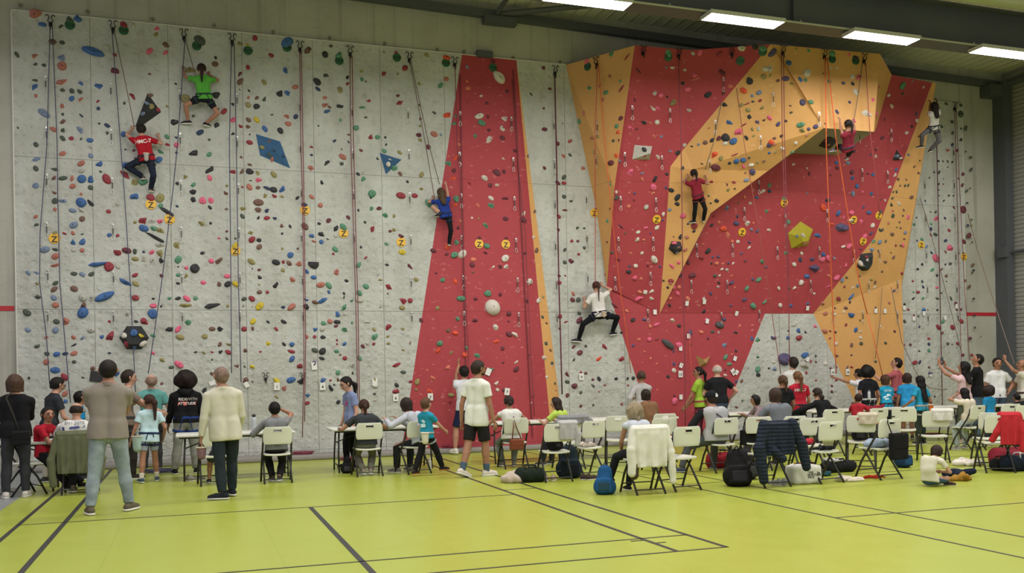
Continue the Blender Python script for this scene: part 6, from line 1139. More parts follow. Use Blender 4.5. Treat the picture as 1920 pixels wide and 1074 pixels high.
# ------------------------------------------------------------------ folding chairs
M_PLA = mat('plastic', '#cfd1c3'); M_TUBE = mat('paint', '#232325'); M_TOP = mat('plastic', '#cfd0c8')
def make_chair():
    r = empty('folding_chair', '', 'chair')
    # backrest: curved blown panel with a grip slot
    def panel(u0, u1, w0, w1, curve, nx=14, nz=7, slot=None, th=.018):
        def P(i, j, s):
            a = i / nx; c = j / nz; z = w0 + (w1 - w0) * c; hw = u0 + (u1 - u0) * c
            rr = 1.0
            if c > .6: rr = 1 - .17 * ((c - .6) / .4) ** 3
            if c < .25: rr = 1 - .08 * ((.25 - c) / .25) ** 2.2
            x = (a * 2 - 1) * hw * rr
            y = -.205 - (z - .62) * .12 + curve * (1 - (x / hw) ** 2) * -1 + s * th / 2
            return Vector((x, y, z))
        b = MB(); vs = []; fs = []
        for s in (-1, 1):
            for j in range(nz + 1):
                for i in range(nx + 1): vs.append(P(i, j, s))
        N_ = (nx + 1) * (nz + 1); idx = lambda i, j, s: s * N_ + j * (nx + 1) + i
        hole = set(slot or [])
        for j in range(nz):
            for i in range(nx):
                if (i, j) in hole:
                    for (di, dj, e) in ((-1, 0, ((i, j), (i, j + 1))), (1, 0, ((i + 1, j + 1), (i + 1, j))), (0, -1, ((i + 1, j), (i, j))), (0, 1, ((i, j + 1), (i + 1, j + 1)))):
                        if (i + di, j + dj) not in hole: fs.append((idx(*e[0], 0), idx(*e[1], 0), idx(*e[1], 1), idx(*e[0], 1)))
                    continue
                fs.append((idx(i, j, 0), idx(i + 1, j, 0), idx(i + 1, j + 1, 0), idx(i, j + 1, 0))); fs.append((idx(i, j, 1), idx(i, j + 1, 1), idx(i + 1, j + 1, 1), idx(i + 1, j, 1)))
        for i in range(nx): fs.append((idx(i, 0, 0), idx(i, 0, 1), idx(i + 1, 0, 1), idx(i + 1, 0, 0))); fs.append((idx(i, nz, 0), idx(i + 1, nz, 0), idx(i + 1, nz, 1), idx(i, nz, 1)))
        for j in range(nz): fs.append((idx(0, j, 0), idx(0, j + 1, 0), idx(0, j + 1, 1), idx(0, j, 1))); fs.append((idx(nx, j, 0), idx(nx, j, 1), idx(nx, j + 1, 1), idx(nx, j + 1, 0)))
        b.add(vs, fs); return b
    panel(.215, .215, .60, .865, .035, slot=[(i, 5) for i in (5, 6, 7, 8)]).build('backrest', M_PLA, r, True, bevel=.004)
    # seat
    b = MB(); n = 8
    vs = []; rows = [(-.185, .175), (-.16, .195), (-.05, .205), (.08, .21), (.17, .205), (.20, .185)]
    for (y, hw) in rows:
        for i in range(n + 1):
            x = (i / n * 2 - 1) * hw; vs.append((x, y, .455 - .012 * (1 - (x / hw) ** 2) - (.012 if y > .18 else 0)))
    m = len(rows) * (n + 1); vs += [(x, y, z - .028) for (x, y, z) in vs]; fs = []
    for j in range(len(rows) - 1):
        for i in range(n):
            a = j * (n + 1) + i; fs += [(a, a + 1, a + n + 2, a + n + 1), (a + m, a + m + n + 1, a + m + n + 2, a + m + 1)]
    for i in range(n): fs += [(i, i + m, i + 1 + m, i + 1), ((len(rows) - 1) * (n + 1) + i, (len(rows) - 1) * (n + 1) + i + 1, (len(rows) - 1) * (n + 1) + i + 1 + m, (len(rows) - 1) * (n + 1) + i + m)]
    for j in range(len(rows) - 1): a = j * (n + 1); c = a + n; fs += [(a, a + n + 1, a + n + 1 + m, a + m), (c, c + m, c + n + 1 + m, c + n + 1)]
    b.add(vs, fs); b.build('seat', M_PLA, r, True, bevel=.006)
    for s in (-1, 1):
        b = MB(); b.tube([(s * .225, .225, .0), (s * .222, .10, .26), (s * .212, -.14, .60), (s * .205, -.195, .72), (s * .20, -.20, .80)], .0155, 8); b.build('front_leg', M_TUBE, r, True)
        b = MB(); b.tube([(s * .205, -.245, .0), (s * .2, -.02, .30), (s * .19, .10, .43)], .0145, 8); b.build('rear_leg', M_TUBE, r, True)
    b = MB(); b.tube([(-.222, .17, .12), (.222, .17, .12)], .009, 6); b.build('stretcher', M_TUBE, r)
    b = MB(); b.tube([(-.203, -.20, .065), (.203, -.20, .065)], .009, 6); b.build('stretcher', M_TUBE, r)
    b = MB(); b.tube([(-.195, .12, .425), (.195, .12, .425)], .009, 6); b.tube([(-.212, -.1, .43), (.212, -.1, .43)], .009, 6); b.build('seat_rail', M_TUBE, r)
    return r
chair0 = make_chair(); nch = [0]; CH = {}
def chair(key, px, Y, yaw, label):
    q = GZ(px, Y); o = chair0 if nch[0] == 0 else copy_tree(chair0); nch[0] += 1
    o.location = q; o.rotation_euler = (0, 0, -math.radians(yaw)); o['label'] = label; o['group'] = 'white plastic folding chairs'; CH[key] = (q, math.radians(yaw)); return o
chair('a', 42, -4.05, 62, 'white folding chair partly hidden behind the woman in black at the left edge')
chair('b', 146, -4.2, 2, 'white folding chair under the olive jacket, leftmost row')
chair('c', 398, -4.02, -3, 'white folding chair beside the man in the cream shirt')
chair('d', 516, -4.15, 0, 'white folding chair of the boy in the grey sweater')
chair('e', 686, -3.87, 0, 'white folding chair of the woman in the dark t-shirt at the second table')
chair('f', 772, -3.88, -14, 'white folding chair behind the small boy in turquoise')
chair('g', 960, -3.85, 4, 'white folding chair with a tan handbag hanging from it')
chair('h', 1037, -6.0, 6, 'white folding chair with a pale grey top draped over its right corner')
chair('i', 1064, -4.45, 3, 'white folding chair with a grey jacket behind the pale grey top')
chair('j', 1096, -5.55, -12, 'empty white folding chair with a cream bag on the seat')
chair('k', 1157, -4.35, 24, 'empty white folding chair turned half right before the grey panel')
chair('l', 1202, -7.85, 0, 'white folding chair of the curly-haired woman, white jacket over the back')
chair('m', 1237, -4.1, 8, 'furthest of the three stacked-looking chairs right of the curly-haired woman')
chair('n', 1234, -5.5, 6, 'middle one of the three chairs right of the curly-haired woman')
chair('o', 1268, -7.75, -6, 'nearest empty white chair right of the white jacket, papers on its seat')
chair('p', 1346, -6.05, 0, 'white folding chair of the man in the black cap')
chair('q', 1411, -6.1, 12, 'white folding chair behind the left shoulder of the navy puffer jacket')
chair('r', 1436, -7.95, 0, 'white folding chair covered by the navy puffer jacket')
chair('s', 1473, -6.25, 0, 'white folding chair of the woman in heathered grey')
chair('t', 1510, -6.9, 10, 'white folding chair mostly hidden behind another, a red bundle on its seat')
chair('u', 1535, -7.9, -5, 'empty white folding chair right of the puffer jacket, black clothes on its seat')
chair('v', 1549, -4.6, 6, 'white folding chair of the woman in black at the table')
chair('w', 1630, -4.75, -4, 'white folding chair by the table behind the lace-draped chair')
chair('x', 1612, -6.8, 38, 'white folding chair turned right with a lace cloth over its back')
chair('y', 1644, -7.9, -6, 'white folding chair with a black bag hanging on its back')
chair('z', 1694, -4.9, 42, 'white folding chair beside the girl with the orange chalk bag')
chair('A', 1748, -6.4, 32, 'white folding chair with a white towel over its corner')
chair('B', 1852, -7.3, 30, 'white folding chair just behind the one with the red jacket')
chair('C', 1862, -8.0, 26, 'white folding chair with a red jacket over its back')
chair('D', 1879, -4.9, 8, 'white folding chair beside the child in blue at the right')
chair('E', 1915, -5.6, 24, 'white folding chair cut by the right picture edge')
chair('F', 1812, -4.95, -10, 'white folding chair under the woman with waist-length hair')

# ------------------------------------------------------------------ folding tables
def make_table():
    r = empty('folding_table', '', 'table'); W_ = .92; D_ = .37
    b = MB(); b.box((-W_, -D_, .70), (W_, D_, .742)); b.build('tabletop', M_TOP, r, bevel=.014)
    b = MB(); b.box((-W_ + .05, -D_ + .03, .675), (W_ - .05, -D_ + .055, .705)); b.box((-W_ + .05, D_ - .055, .675), (W_ - .05, D_ - .03, .705)); b.build('under_rail', M_TUBE, r)
    for s in (-1, 1):
        for t in (-1, 1):
            b = MB(); b.tube([(s * (W_ - .14), t * .20, .69), (s * (W_ - .12), t * .24, .30), (s * (W_ - .12), t * .29, .0)], .0145, 8); b.build('leg', M_TUBE, r, True)
        b = MB(); b.tube([(s * (W_ - .12), -.27, .12), (s * (W_ - .12), .27, .12)], .011, 6); b.tube([(s * (W_ - .13), -.22, .5), (s * (W_ - .13), .22, .5)], .011, 6); b.build('cross_bar', M_TUBE, r)
        b = MB(); b.tube([(s * (W_ - .13), 0, .5), (s * .28, 0, .69)], .010, 6); b.build('brace', M_TUBE, r)
    return r
tab0 = make_table(); TB = {}
def table(key, x, y, yaw, label, first=False):
    o = tab0 if first else copy_tree(tab0); o.location = (x, y, 0); o.rotation_euler = (0, 0, -math.radians(yaw)); o['label'] = label; o['group'] = 'white folding tables in a line'; TB[key] = (x, y)
    return o
table('1', -2.72, -3.55, 0, 'white folding table at the left where the boy in red sits', True)
table('2', .70, -3.12, 0, 'white folding table behind the man in the cream shirt, bottle on top')
table('3', 3.15, -2.98, 0, 'white folding table shared by the dark t-shirt woman and the pale jacket')
table('4', 5.95, -2.85, 0, 'white folding table in front of the red pillar')
table('5', 7.90, -2.85, 0, 'white folding table before the grey panel, ending at the red panel')
table('6', 11.0, -2.55, 0, 'white folding table left of the woman in heathered grey')
table('7', 12.95, -2.6, 0, 'white folding table where the woman in black leans')
table('8', 14.05 + .95, -2.70, 0, 'white folding table behind the children in blue shirts')
table('9', 17.0, -2.75, 0, 'white folding table at the right behind the woman with the phone')

# ------------------------------------------------------------------ soft things
def soft(name, label, cat, loc, yaw, parts, group=None):
    """parts: list of (part name, colour, kind, Field builder)"""
    r = empty(name, label, cat, loc, math.radians(yaw), group); out = {}
    for (pn, mt, fn) in parts:
        f = fn()
        out[pn] = f.build(pn, mt, r, True) if isinstance(f, MB) else f.build(pn, mt, r)
    return r, out
I3 = np.eye(3)
def F_(h=.011, wr=.004): f = Field(h); f.wr = wr; return f
def rotx(a): c, s = math.cos(a), math.sin(a); return np.array([[1, 0, 0], [0, c, -s], [0, s, c]])
def rotz(a): c, s = math.cos(a), math.sin(a); return np.array([[c, -s, 0], [s, c, 0], [0, 0, 1]])
def roty(a): c, s = math.cos(a), math.sin(a); return np.array([[c, 0, s], [0, 1, 0], [-s, 0, c]])
def drape(key, label, name, hexc, x0, x1, front, back, sleeves=(), cat='jacket', quilt=False, th=.014, kind='cloth'):
    """cloth hung over a chair back: back sheet outside, front sheet inside, rolled over the top edge"""
    q, yw = CH[key]; r = empty(name, label, cat, q, yw)
    cx = (x0 + x1) / 2; hw = (x1 - x0) / 2; f = F_(.011, .003)
    f.box((cx, -.275 - back * .03, .87 - back / 2), rotx(.06), (hw, .004, back / 2), th, .02)
    f.box((cx, -.185, .87 - front / 2), rotx(.06), (hw * .95, .004, front / 2), th, .02)
    f.cone((x0, -.235, .875), (x1, -.235, .875), .042, .042, .03)
    n = int((x1 - x0) / .09)
    for i in range(n): xx = x0 + (i + .5) * (x1 - x0) / n; f.cone((xx, -.288 - back * .03, .80), (xx + .02 * (-1) ** i, -.295 - back * .05, .86 - back), .012, .017, .05)
    f.cut((0, 0, .865 - back), (0, 0, -1))
    m = mat(kind, hexc)
    if quilt:
        N = NT('quilted_' + hexc.strip('#')); co = N.coord(); sp = N.n('ShaderNodeSeparateXYZ'); N.l(co, sp.inputs[0])
        w = N.math('ABSOLUTE', N.math('SINE', N.math('ADD', N.math('MULTIPLY', sp.outputs[2], 62.0), N.math('MULTIPLY', N.noise(4, 2, co), 2.0))))
        N.l(N.mix(N.step(w, 0.0, 0.35), tuple(v * .6 for v in lin(hexc)), lin(hexc)), N.b.inputs[0]); N.b.inputs['Roughness'].default_value = .7; N.b.inputs['Specular IOR Level'].default_value = .2; N.bump(w, .6, .015); m = N.m
    f.build('body_panel', m, r)
    for s in sleeves:
        g = F_(.011, .005); k = s[3] if len(s) > 3 else .05
        pts = s[0]
        for a, b_ in zip(pts[:-1], pts[1:]): g.cone(a, b_, s[1], s[2], .02)
        g.build('sleeve', m, r)
    return r
drape('b', 'olive green jacket hung over the chair of the balding man', 'jacket', '#62664f', -.24, .25, .16, .56, [([(-.25, -.25, .80), (-.33, -.28, .5), (-.30, -.28, .16)], .055, .05), ([(.27, -.25, .80), (.33, -.27, .5), (.31, -.28, .24)], .052, .05)])
drape('l', 'white sweat jacket hung over the chair of the curly-haired woman', 'jacket', '#d0cfc4', -.25, .20, .14, .50, [([(-.25, -.25, .84), (-.31, -.29, .6), (-.30, -.29, .30)], .06, .05), ([(.21, -.25, .86), (.27, -.29, .55), (.29, -.29, .17)], .055, .045)])
drape('r', 'navy quilted puffer jacket spread over a folding chair', 'jacket', '#1c2535', -.24, .24, .2, .42, [([(-.22, -.27, .85), (-.33, -.30, .55), (-.27, -.31, .12)], .085, .06), ([(.22, -.27, .86), (.34, -.30, .6), (.42, -.30, .26)], .08, .06), ([(-.1, -.30, .50), (.02, -.32, .40)], .07, .06)], quilt=True)
drape('h', 'pale grey top bunched over the right corner of a folding chair', 'top', '#a6a5a6', .02, .26, .12, .24, [([(.22, -.26, .86), (.3, -.28, .7), (.27, -.29, .55)], .045, .04)], cat='clothing')
drape('i', 'grey hooded jacket hung over the chair behind the draped grey top', 'jacket', '#7c7d80', -.24, .24, .1, .10, [([(.2, -.25, .86), (.3, -.25, .80), (.33, -.24, .66)], .045, .04), ([(-.2, -.25, .86), (-.28, -.25, .80), (-.30, -.24, .68)], .045, .04)])
drape('x', 'cream lace cloth over the back of the half-turned chair', 'cloth', '#b9b09c', -.02, .22, .1, .14, cat='cloth')
drape('A', 'white towel with dark stripes over the corner of a folding chair', 'towel', '#c5c4bb', -.05, .24, .12, .16, cat='towel')
drape('C', 'bright red jacket hung over the right half of a folding chair', 'jacket', '#b02a33', .0, .26, .2, .44, [([(.24, -.25, .86), (.30, -.28, .62), (.30, -.29, .36)], .06, .055), ([(.02, -.24, .8), (-.05, -.24, .62), (-.10, -.2, .50)], .05, .05)])

M_BB = mat('cloth', '#17181b'); 
def pack(label, px, Y, yaw, hexc, sc=1.0, tilt=0.0, z=0.0, trim='#3a3a3e', loc=None, name='backpack'):
    T_ = lambda p: tuple(np.array(p) * sc)
    def bodyf():
        f = F_(.011, .004); M = rotx(-tilt); f.cone(T_((0, .0, .10)), T_((0, .0 + tilt * .3, .33)), .15 * sc, .115 * sc, .04, 0, (v3(0, 1, 0), 1.35)).cone(T_((-.06, 0, .12)), T_((.06, 0, .12)), .12 * sc, .12 * sc, .04); f.wr = .006; f.box(T_((0, -.10 + tilt * .08, .14)), M, T_((.09, .03, .08)), .03 * sc, .03); f.cut((0, 0, 0), (0, 0, -1)); return f
    def strap():
        b = MB()
        for s in (-1, 1): b.tube([T_((s * .07, .09, .38)), T_((s * .09, .17, .30)), T_((s * .1, .18, .16)), T_((s * .09, .10, .05))], .014 * sc, 6)
        b.tube([T_((-.04, .05, .42)), T_((0, .05, .48)), T_((.04, .05, .42))], .01 * sc, 6); return b
    def pocket():
        f = F_(.011, .002); f.box(T_((0, -.145 + tilt * .08, .13)), rotx(-tilt), T_((.07, .012, .05)), .02 * sc, .02); return f
    q = loc if loc is not None else GZ(px, Y, z)
    return soft(name, label, 'backpack', q, yaw, [('bag_body', mat('cloth', hexc), bodyf), ('shoulder_straps', mat('cloth', trim), strap), ('front_pocket', mat('cloth', trim), pocket)])
def duffel(label, px, Y, yaw, hexc, L=.26, R=.13, trim='#222222', name='duffel_bag', loc=None, wr=.008, flat=1.0, cat='bag'):
    def bodyf():
        f = F_(.012, wr); f.cone((-L, 0, R * .9), (L, 0, R * .9), R, R, .03, 0, (v3(0, 0, 1), flat)); f.cut((0, 0, .0), (0, 0, -1)); return f
    def strap():
        b = MB()
        for s in (-1, 1): b.tube([(-.1, s * R * .7, R * 1.5 / flat), (-.07, s * R * .4, R * 2.1 / flat), (.07, s * R * .4, R * 2.1 / flat), (.1, s * R * .7, R * 1.5 / flat)], .011, 6)
        return b
    return soft(name, label, cat, loc if loc is not None else GZ(px, Y), yaw, [('bag_body', mat('cloth', hexc), bodyf), ('handle', mat('cloth', trim), strap)])
def cloth_heap(label, px, Y, yaw, hexc, sx=.2, sy=.12, sz=.07, name='folded_clothes', z=0.0, cat='clothing', loc=None, seed=1):
    def bodyf():
        rg = random.Random(seed); f = F_(.011, .009); f.cone((-sx, 0, sz * .4), (sx, 0, sz * .4), sz * .8, sz * .7, .03, 0, (v3(0, 0, 1), 1.5))
        for _ in range(5): x = rg.uniform(-sx, sx); y = rg.uniform(-sy, sy); f.cone((x, y, sz * .5), (x + rg.uniform(-.1, .1), y + rg.uniform(-.08, .08), sz * rg.uniform(.2, 1.1)), sz * .6, sz * .4, .03)
        f.cut((0, 0, 0), (0, 0, -1)); return f
    def fold():
        rg = random.Random(seed + 9); f = F_(.011, .006); f.cone((-sx * .5, -sy, sz * .35), (sx * .9, -sy * .8, sz * .3), sz * .4, sz * .3, .02); f.cut((0, 0, 0), (0, 0, -1)); return f
    return soft(name, label, cat, loc if loc is not None else GZ(px, Y, z), yaw, [('heap', mat('cloth', hexc), bodyf), ('fold', mat('cloth', hexc), fold)])
def shoes(label, px, Y, yaw, hexc, gap=.06, splay=.1):
    q = GZ(px, Y); r = empty('pair_of_shoes', label, 'shoes', q, math.radians(yaw))
    for s in (-1, 1):
        f = Field(.008); a = splay * s; c, sn = math.cos(a), math.sin(a); X = lambda x, y, z: (s * gap + x * c + y * sn, -x * sn + y * c, z)
        f.cone(X(0, -.10, .035), X(0, .03, .032), .036, .036, .02).cone(X(0, .03, .032), X(0, .12, .022), .036, .030, .02).cone(X(0, -.10, .05), X(0, -.08, .075), .034, .028, .02).cut((0, 0, .012), (0, 0, -1)); up_ = f.build('shoe', mat('cloth', hexc), r)
        f = Field(.008); f.cone(X(0, -.10, .008), X(0, .04, .008), .038, .040, .02).cone(X(0, .04, .008), X(0, .125, .008), .040, .031, .02).cut((0, 0, .016), (0, 0, 1)).cut((0, 0, 0), (0, 0, -1)); f.build('sole', mat('rubber', '#cfcdc4'), up_)
    return r
def onchair(key, x, y, z):
    q, yw = CH[key]; c, s = math.cos(-yw), math.sin(-yw); return q + Vector((x * c - y * s, x * s + y * c, z))

pack('blue open backpack lying on the floor beside the curly-haired woman', 1130, -7.75, 30, '#1d4f7d', .85, .2, trim='#24414f')
pack('dark navy backpack standing under the chair with the cream bag', 1064, -5.75, 12, '#1a2630', 1.15, .05, trim='#141a20')
pack('black hiking backpack leaning by the puffer jacket chair', 1380, -7.8, 20, '#141416', 1.15, .3, trim='#26262a')
pack('black rucksack standing behind the puffer jacket', 1398, -7.1, -10, '#1b1b1d', 1.0, .1)
pack('small black backpack on the floor under the second table', 648, -3.35, 10, '#121214', .62, .1)
pack('bright blue backpack on the floor left of the sitting child', 1691, -6.9, 0, '#17324f', .8, .2, trim='#1d4668')
pack('dark green backpack standing at the right picture edge', 1912, -7.4, 0, '#1c2620', .95, .1)
pack('black bag on the seat of the chair with the draped grey top', 0, 0, 0, '#131416', .72, .5, loc=onchair('h', 0, -.02, .455))
pack('black rucksack hanging on the front of the half-hidden chair beside the lace cloth', 0, 0, 30, '#17181a', .7, .2, loc=onchair('x', -.02, .02, .455))
duffel('dark green bag on the floor left of the chair with the grey top', 991, -6.0, 10, '#1a241c', .12, .12)
cloth_heap('pastel striped towel heaped against the dark green bag', 964, -5.9, 0, '#b5a79a', .12, .1, .14, name='towel', cat='towel', seed=3)
shoes('pair of tan shoes under the chair with the grey top', 1027, -5.9, 20, '#a3927c')
shoes('dark sneaker pair under the chair with the cream bag', 1101, -6.1, 60, '#3a302c')
shoes('pair of grey running shoes beside the white bag with black lettering', 1457, -7.95, 10, '#8c8f8c', .055, .2)
shoes('grey sandals under the first table leg by the man in cream', 361, -3.3, 60, '#7c7a70')
cloth_heap('cream canvas bag lying on the seat of an empty chair', 0, 0, 0, '#bdb3a6', .13, .1, .05, loc=onchair('j', 0, 0, .455), name='canvas_bag', cat='bag', seed=4)
cloth_heap('black and white clothes on the seat of the chair right of the puffer', 0, 0, 0, '#1b1c20', .14, .1, .045, loc=onchair('u', 0, 0, .455), seed=5)
cloth_heap('bright red bundle on the seat of the hidden chair', 0, 0, 0, '#b02738', .12, .1, .06, loc=onchair('t', 0, .02, .455), seed=6)
cloth_heap('blue and white plastic bag on the chair seat behind the black hanging bag', 0, 0, 0, '#8d9cad', .11, .1, .11, loc=onchair('y', 0, .05, .455), name='plastic_bag', cat='bag', seed=7)
cloth_heap('white papers on the seat of the nearest empty chair', 0, 0, 0, '#c9cbd2', .10, .08, .018, loc=onchair('o', -.02, .02, .455), name='papers', cat='paper', seed=8)
cloth_heap('white and red tote bag lying on the floor before the lace-draped chair', 1590, -8.0, 10, '#cbc1b2', .17, .12, .06, name='tote_bag', cat='bag', seed=9)
cloth_heap('red t-shirt lying flat next to the tote bag', 1634, -7.85, -5, '#a8281c', .17, .09, .028, name='red_shirt', seed=10)
duffel('black bag with crumpled silver cloth under the chairs', 1568, -7.0, 0, '#17181a', .22, .10)
cloth_heap('crumpled silver-grey cloth on the black bag', 0, 0, 0, '#a9a7a8', .12, .07, .05, loc=GZ(1562, -7.0, .17), seed=11)
cloth_heap('navy jumper heaped behind the sitting child', 1789, -8.2, 10, '#182034', .13, .1, .10, name='jumper', seed=12)
cloth_heap('mustard yellow bag beside the sitting child', 1797, -8.65, 0, '#8f6a26', .13, .08, .075, name='mustard_bag', cat='bag', seed=13)
cloth_heap('white bag with a red flower pattern under the right chairs', 1812, -7.1, 0, '#cfc9bf', .22, .12, .10, name='printed_bag', cat='bag', seed=14)
duffel('red holdall standing under the red jacket', 1887, -7.5, 8, '#7c2230', .17, .16, '#3a1a20')
duffel('black bag in front of the red holdall', 1876, -7.9, 0, '#1c1c1f', .12, .10)
duffel('navy sports bag lying at the right picture edge', 1912, -8.1, 4, '#141d2c', .24, .13, '#c9c9c9')
duffel('red bag under the chair of the man in the black cap', 1352, -5.6, 5, '#8c1f2c', .16, .14)
cloth_heap('red bag lying on the table beside the woman in black', 0, 0, 0, '#8c2634', .16, .08, .06, loc=Vector((TB['7'][0] + .75, TB['7'][1] - .15, .742)), name='red_bag', cat='bag', seed=15)
cloth_heap('teal cloth on the floor under the chairs by the white bag', 1532, -7.3, 0, '#1f4a55', .14, .08, .06, seed=16)
# white duffel with lettering
q = GZ(1503, -7.95); r = empty('white_duffel_bag', 'white duffel bag with black lettering and a half dome mark, red flap on top', 'bag', q, math.radians(6))
f = F_(.011, .004); f.box((0, 0, .13), I3, (.17, .09, .08), .05, .03); f.box((.0, 0, .2), roty(.08), (.12, .07, .03), .04, .04); f.cut((0, 0, 0), (0, 0, -1)); bo = f.build('bag_body', mat('cloth', '#c9c9c2'), r)
bag = dict(top=bo, fwd=v3(0, 1, 0), up=v3(0, 0, 1), xs=v3(1, 0, 0), pel=v3(0, 0, 0), h=1.0)
print_on(bag, 'lettering', [('THE', .042, .03, .165), ('NORTH', .042, .055, .132), ('FACE', .042, .035, .099)], '#17171a', (0, 0))
def arc(r0, r1, cx, cy): return [(cx + r1 * math.cos(a), cy + r1 * math.sin(a)) for a in [PI / 2 * k / 5 for k in range(6)]] + [(cx + r0 * math.cos(a), cy + r0 * math.sin(a)) for a in [PI / 2 * k / 5 for k in range(5, -1, -1)]]
print_on(bag, 'half_dome_mark', None, '#17171a', (0, 0), shapes=[arc(0, .016, .128, .115), arc(.024, .038, .128, .115), arc(.046, .060, .128, .115)])
f = F_(.011, .006); f.cone((-.13, 0, .27), (.05, -.03, .275), .025, .02, .02).cone((.08, .0, .27), (.17, 0, .25), .03, .02, .02); f.build('red_flap', mat('cloth', '#a5222e'), r)
f = F_(.011, .0); f.box((0.02, -.015, .285), I3, (.15, .012, .004), .006, .01); f.build('zip_band', M_BB, r)
# bags carried or hanging
def hangbag(label, loc, yaw, hexc, w=.12, h=.10, d=.04, strap=None, name='shoulder_bag', kind='cloth', flap=True, sh='#111111', cat='bag'):
    r = empty(name, label, cat, loc, math.radians(yaw)); f = F_(.010, .002); rnd_ = name in ('chalk_bag', 'drawstring_bag')
    if rnd_: f.cone((0, 0, -h * .55), (0, 0, h * .85), w * .72, w * .88, .02, 1, (v3(0, 1, 0), 1.15))
    else: f.box((0, 0, 0), I3, (w - .02, d - .01, h - .02), .02, .02)
    f.build('bag_body', mat(kind, hexc), r)
    if rnd_:
        b = MB(); b.tube([(math.cos(a) * w * .86, math.sin(a) * w * .74, h * .86) for a in [k * PI / 8 for k in range(16)]], .011, 6, closed=True); b.build('rim', mat('cloth', '#c9bfae'), r, True)
    if flap: f = Field(.008); f.box((0, -d - .006, h * .35), I3, (w - .01, .003, h * .5), .006, .01); f.build('flap', mat(kind, hexc), r)
    if strap: b = MB(); b.tube([Vector(p) for p in strap], .009, 6); b.build('strap', mat(kind, sh), r, True)
    return r
w_ = SHOULDER['root'].location
hangbag('small black crossbody bag hanging on the back of the woman in black', w_ + Vector((.10, -.20, .84)), -4, '#17171a', .12, .10, .035, [(-.02, .03, .08), (-.09, .02, .32), (-.18, .06, .56), (-.12, .17, .65)], sh='#3c3833')
hangbag('tan leather handbag hanging by its long strap from a chair back', onchair('g', -.02, -.30, .42), 4, '#7d4430', .12, .09, .04, [(-.08, 0, .07), (-.05, .0, .3), (-.03, .06, .47), (.0, .02, .3), (.09, 0, .07)], sh='#6f3a28')
hangbag('black bag hanging down the back of a folding chair right of the tote', onchair('y', .06, -.32, .48), -6, '#141416', .15, .19, .04, [(-.12, 0, .17), (-.18, .02, .33), (-.12, .08, .42), (.02, .08, .42)], name='hanging_bag')
hangbag('brown patterned drawstring bag hanging left of the white jacket', onchair('l', -.25, -.24, .33), 0, '#4d3d33', .09, .11, .05, [(-.05, 0, .1), (0, .02, .25), (.05, 0, .1)], name='drawstring_bag', flap=False, sh='#b8b2a4')
hangbag('black shoulder bag on the chair between the cap man and the puffer', onchair('q', -.12, -.1, .53), 12, '#17171a', .13, .12, .06, [(-.1, 0, .1), (-.05, .0, .3), (.05, 0, .28), (.1, 0, .1)])
def at_hand(J, i, dz=-.12, dy=0.0, dx=0.0):
    M = J['root'].matrix_basis if False else Matrix.Translation(J['root'].location) @ Matrix.Rotation(J['root'].rotation_euler.z, 4, 'Z'); return M @ Vector(J['han'][i]) + Vector((dx, dy, dz))
hangbag('pink and grey striped chalk bag held by the man in the cream shirt', at_hand(CREAM, 0, -.20), 0, '#7d5f66', .075, .08, .05, [(-.04, 0, .07), (0, 0, .13), (.04, 0, .07)], name='chalk_bag', flap=False, sh='#2c2a2e')
hangbag('orange chalk bag at the back of the girl with very long hair', CURLY['root'].location + Vector((.02, -.24, CURLY['pel'][2] + .02)), 0, '#c8622a', .06, .075, .04, name='chalk_bag', flap=False)
hangbag('cream chalk bag with a dark stripe at the back of the white-shirted climber', p4['root'].location + Vector((.03, -.17, p4['pel'][2] - .0)), 0, '#b5a58c', .055, .06, .04, name='chalk_bag', flap=False)
hangbag('silver striped chalk bag on the harness of the red-shirted climber', p1['root'].location + Vector((.0, -.16, p1['pel'][2] + .0)), 0, '#a09a94', .055, .075, .035, name='chalk_bag', flap=False)
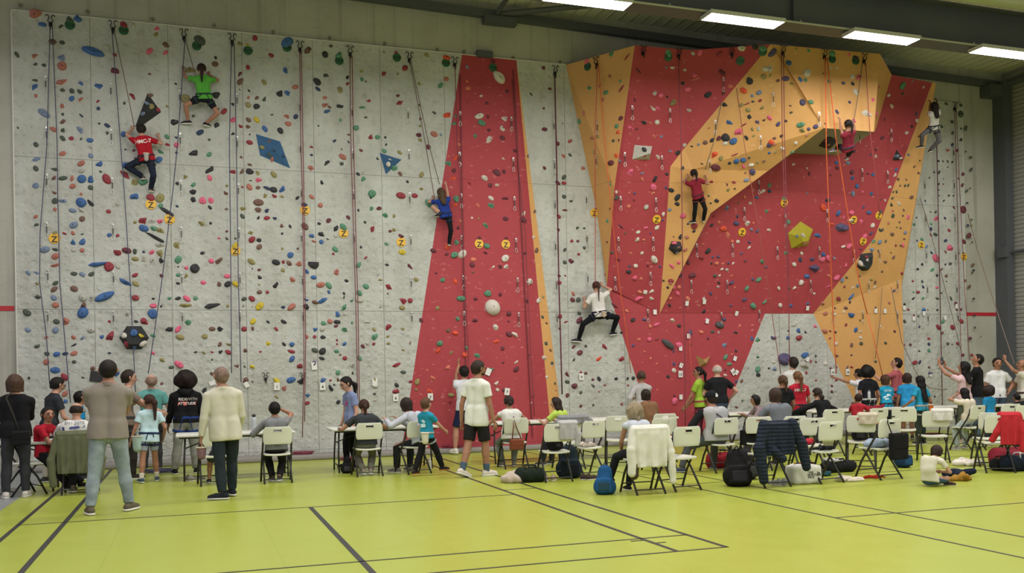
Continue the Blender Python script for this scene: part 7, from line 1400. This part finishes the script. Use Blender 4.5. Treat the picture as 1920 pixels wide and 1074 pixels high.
# phone, bottle, papers
M_ = Matrix.Translation(PHONE['root'].location) @ Matrix.Rotation(PHONE['root'].rotation_euler.z, 4, 'Z'); c = M_ @ Vector((PHONE['han'][0] + PHONE['han'][1]) / 2)
r = empty('mobile_phone', 'black mobile phone held up by the woman in pink and white', 'phone', c + Vector((0, 0, .10)), math.radians(-14)); b = MB(); b.box((-.045, -.006, -.075), (.045, .006, .075)); b.build('phone_body', M_BLK, r, bevel=.004); b = MB(); b.box((-.040, -.0075, -.068), (.040, -.006, .068)); b.build('screen', mat('plastic', '#3d4a58'), r)
def bottle(label, loc, hexc, cap_='#222226', s=1.0):
    r = empty('water_bottle', label, 'bottle', loc); b = MB(); b.lathe([(.034 * s, 0), (.036 * s, .01 * s), (.036 * s, .17 * s), (.030 * s, .20 * s), (.020 * s, .215 * s)], 18); b.build('bottle_body', mat('plastic', hexc), r, True)
    b = MB(); b.lathe([(.024 * s, .205 * s), (.024 * s, .245 * s), (.018 * s, .25 * s)], 14); b.build('cap', mat('plastic', cap_), r, True); return r
bottle('white and grey water bottle standing on the table beside the man in cream', Vector((.98, -3.32, .742)), '#aeb4bb', s=1.15)
bottle('red bottle standing on the floor under the table near the children in blue', GZ(1677, -4.3), '#9c3430', '#8a8a88')
bottle('white drinking bottle at the harness of the person with black curls', GZ(1629, -3.32, .96), '#b9bcc0', '#55585c', .8)
def paper(label, x, y, z, w=.15, h=.105, a=0):
    b = MB(); b.box((-w, -h, 0), (w, h, .003)); o = b.build('paper_sheet', M_CARD); o.location = (x, y, z); o.rotation_euler = (0, 0, a); tag(o, label, 'paper'); return o
paper('white sheet of paper in front of the boy in red', -2.2, -3.78, .742); paper('white sheet on the table beside the bearded man', 5.25, -3.05, .742, a=.2); paper('white sheet on the table by the children in blue shirts', 14.7, -2.98, .742, a=.1)
b = MB(); b.box((-.075, -.04, 0), (.075, .04, .012)); o = b.build('pencil_case', M_BLK); o.location = (2.42, -3.2, .742); tag(o, 'black case lying at the left end of the second table', 'case')
# clipboard by the head of the man in grey, held by the man in profile
b = MB(); b.box((-.13, -.008, -.10), (.13, .008, .10)); o = b.build('wall_board', M_BLK); o.location = PY(183, 706, -.012); o.rotation_euler = (0, .15, 0); tag(o, 'small black square board on the wall beside the grey-shirted man', 'board')
bottle('small white spray can by the table leg near the small boy', GZ(803, -3.5), '#c9c9c4', '#c9c9c4', .8)
hangbag('pale mint drawstring bag in the left hand of the ponytail girl', GZ(256, -3.2, .62), 0, '#9fb5ae', .10, .13, .06, [(-.04, 0, .12), (0, .0, .19), (.04, 0, .12)], name='drawstring_bag', flap=False, sh='#5d7a74')
hangbag('white chalk bag with a blue stroke on the hip of the small boy in turquoise', GZ(795, -4.6, .62), 20, '#c9c6b4', .075, .09, .05, name='chalk_bag', flap=False)
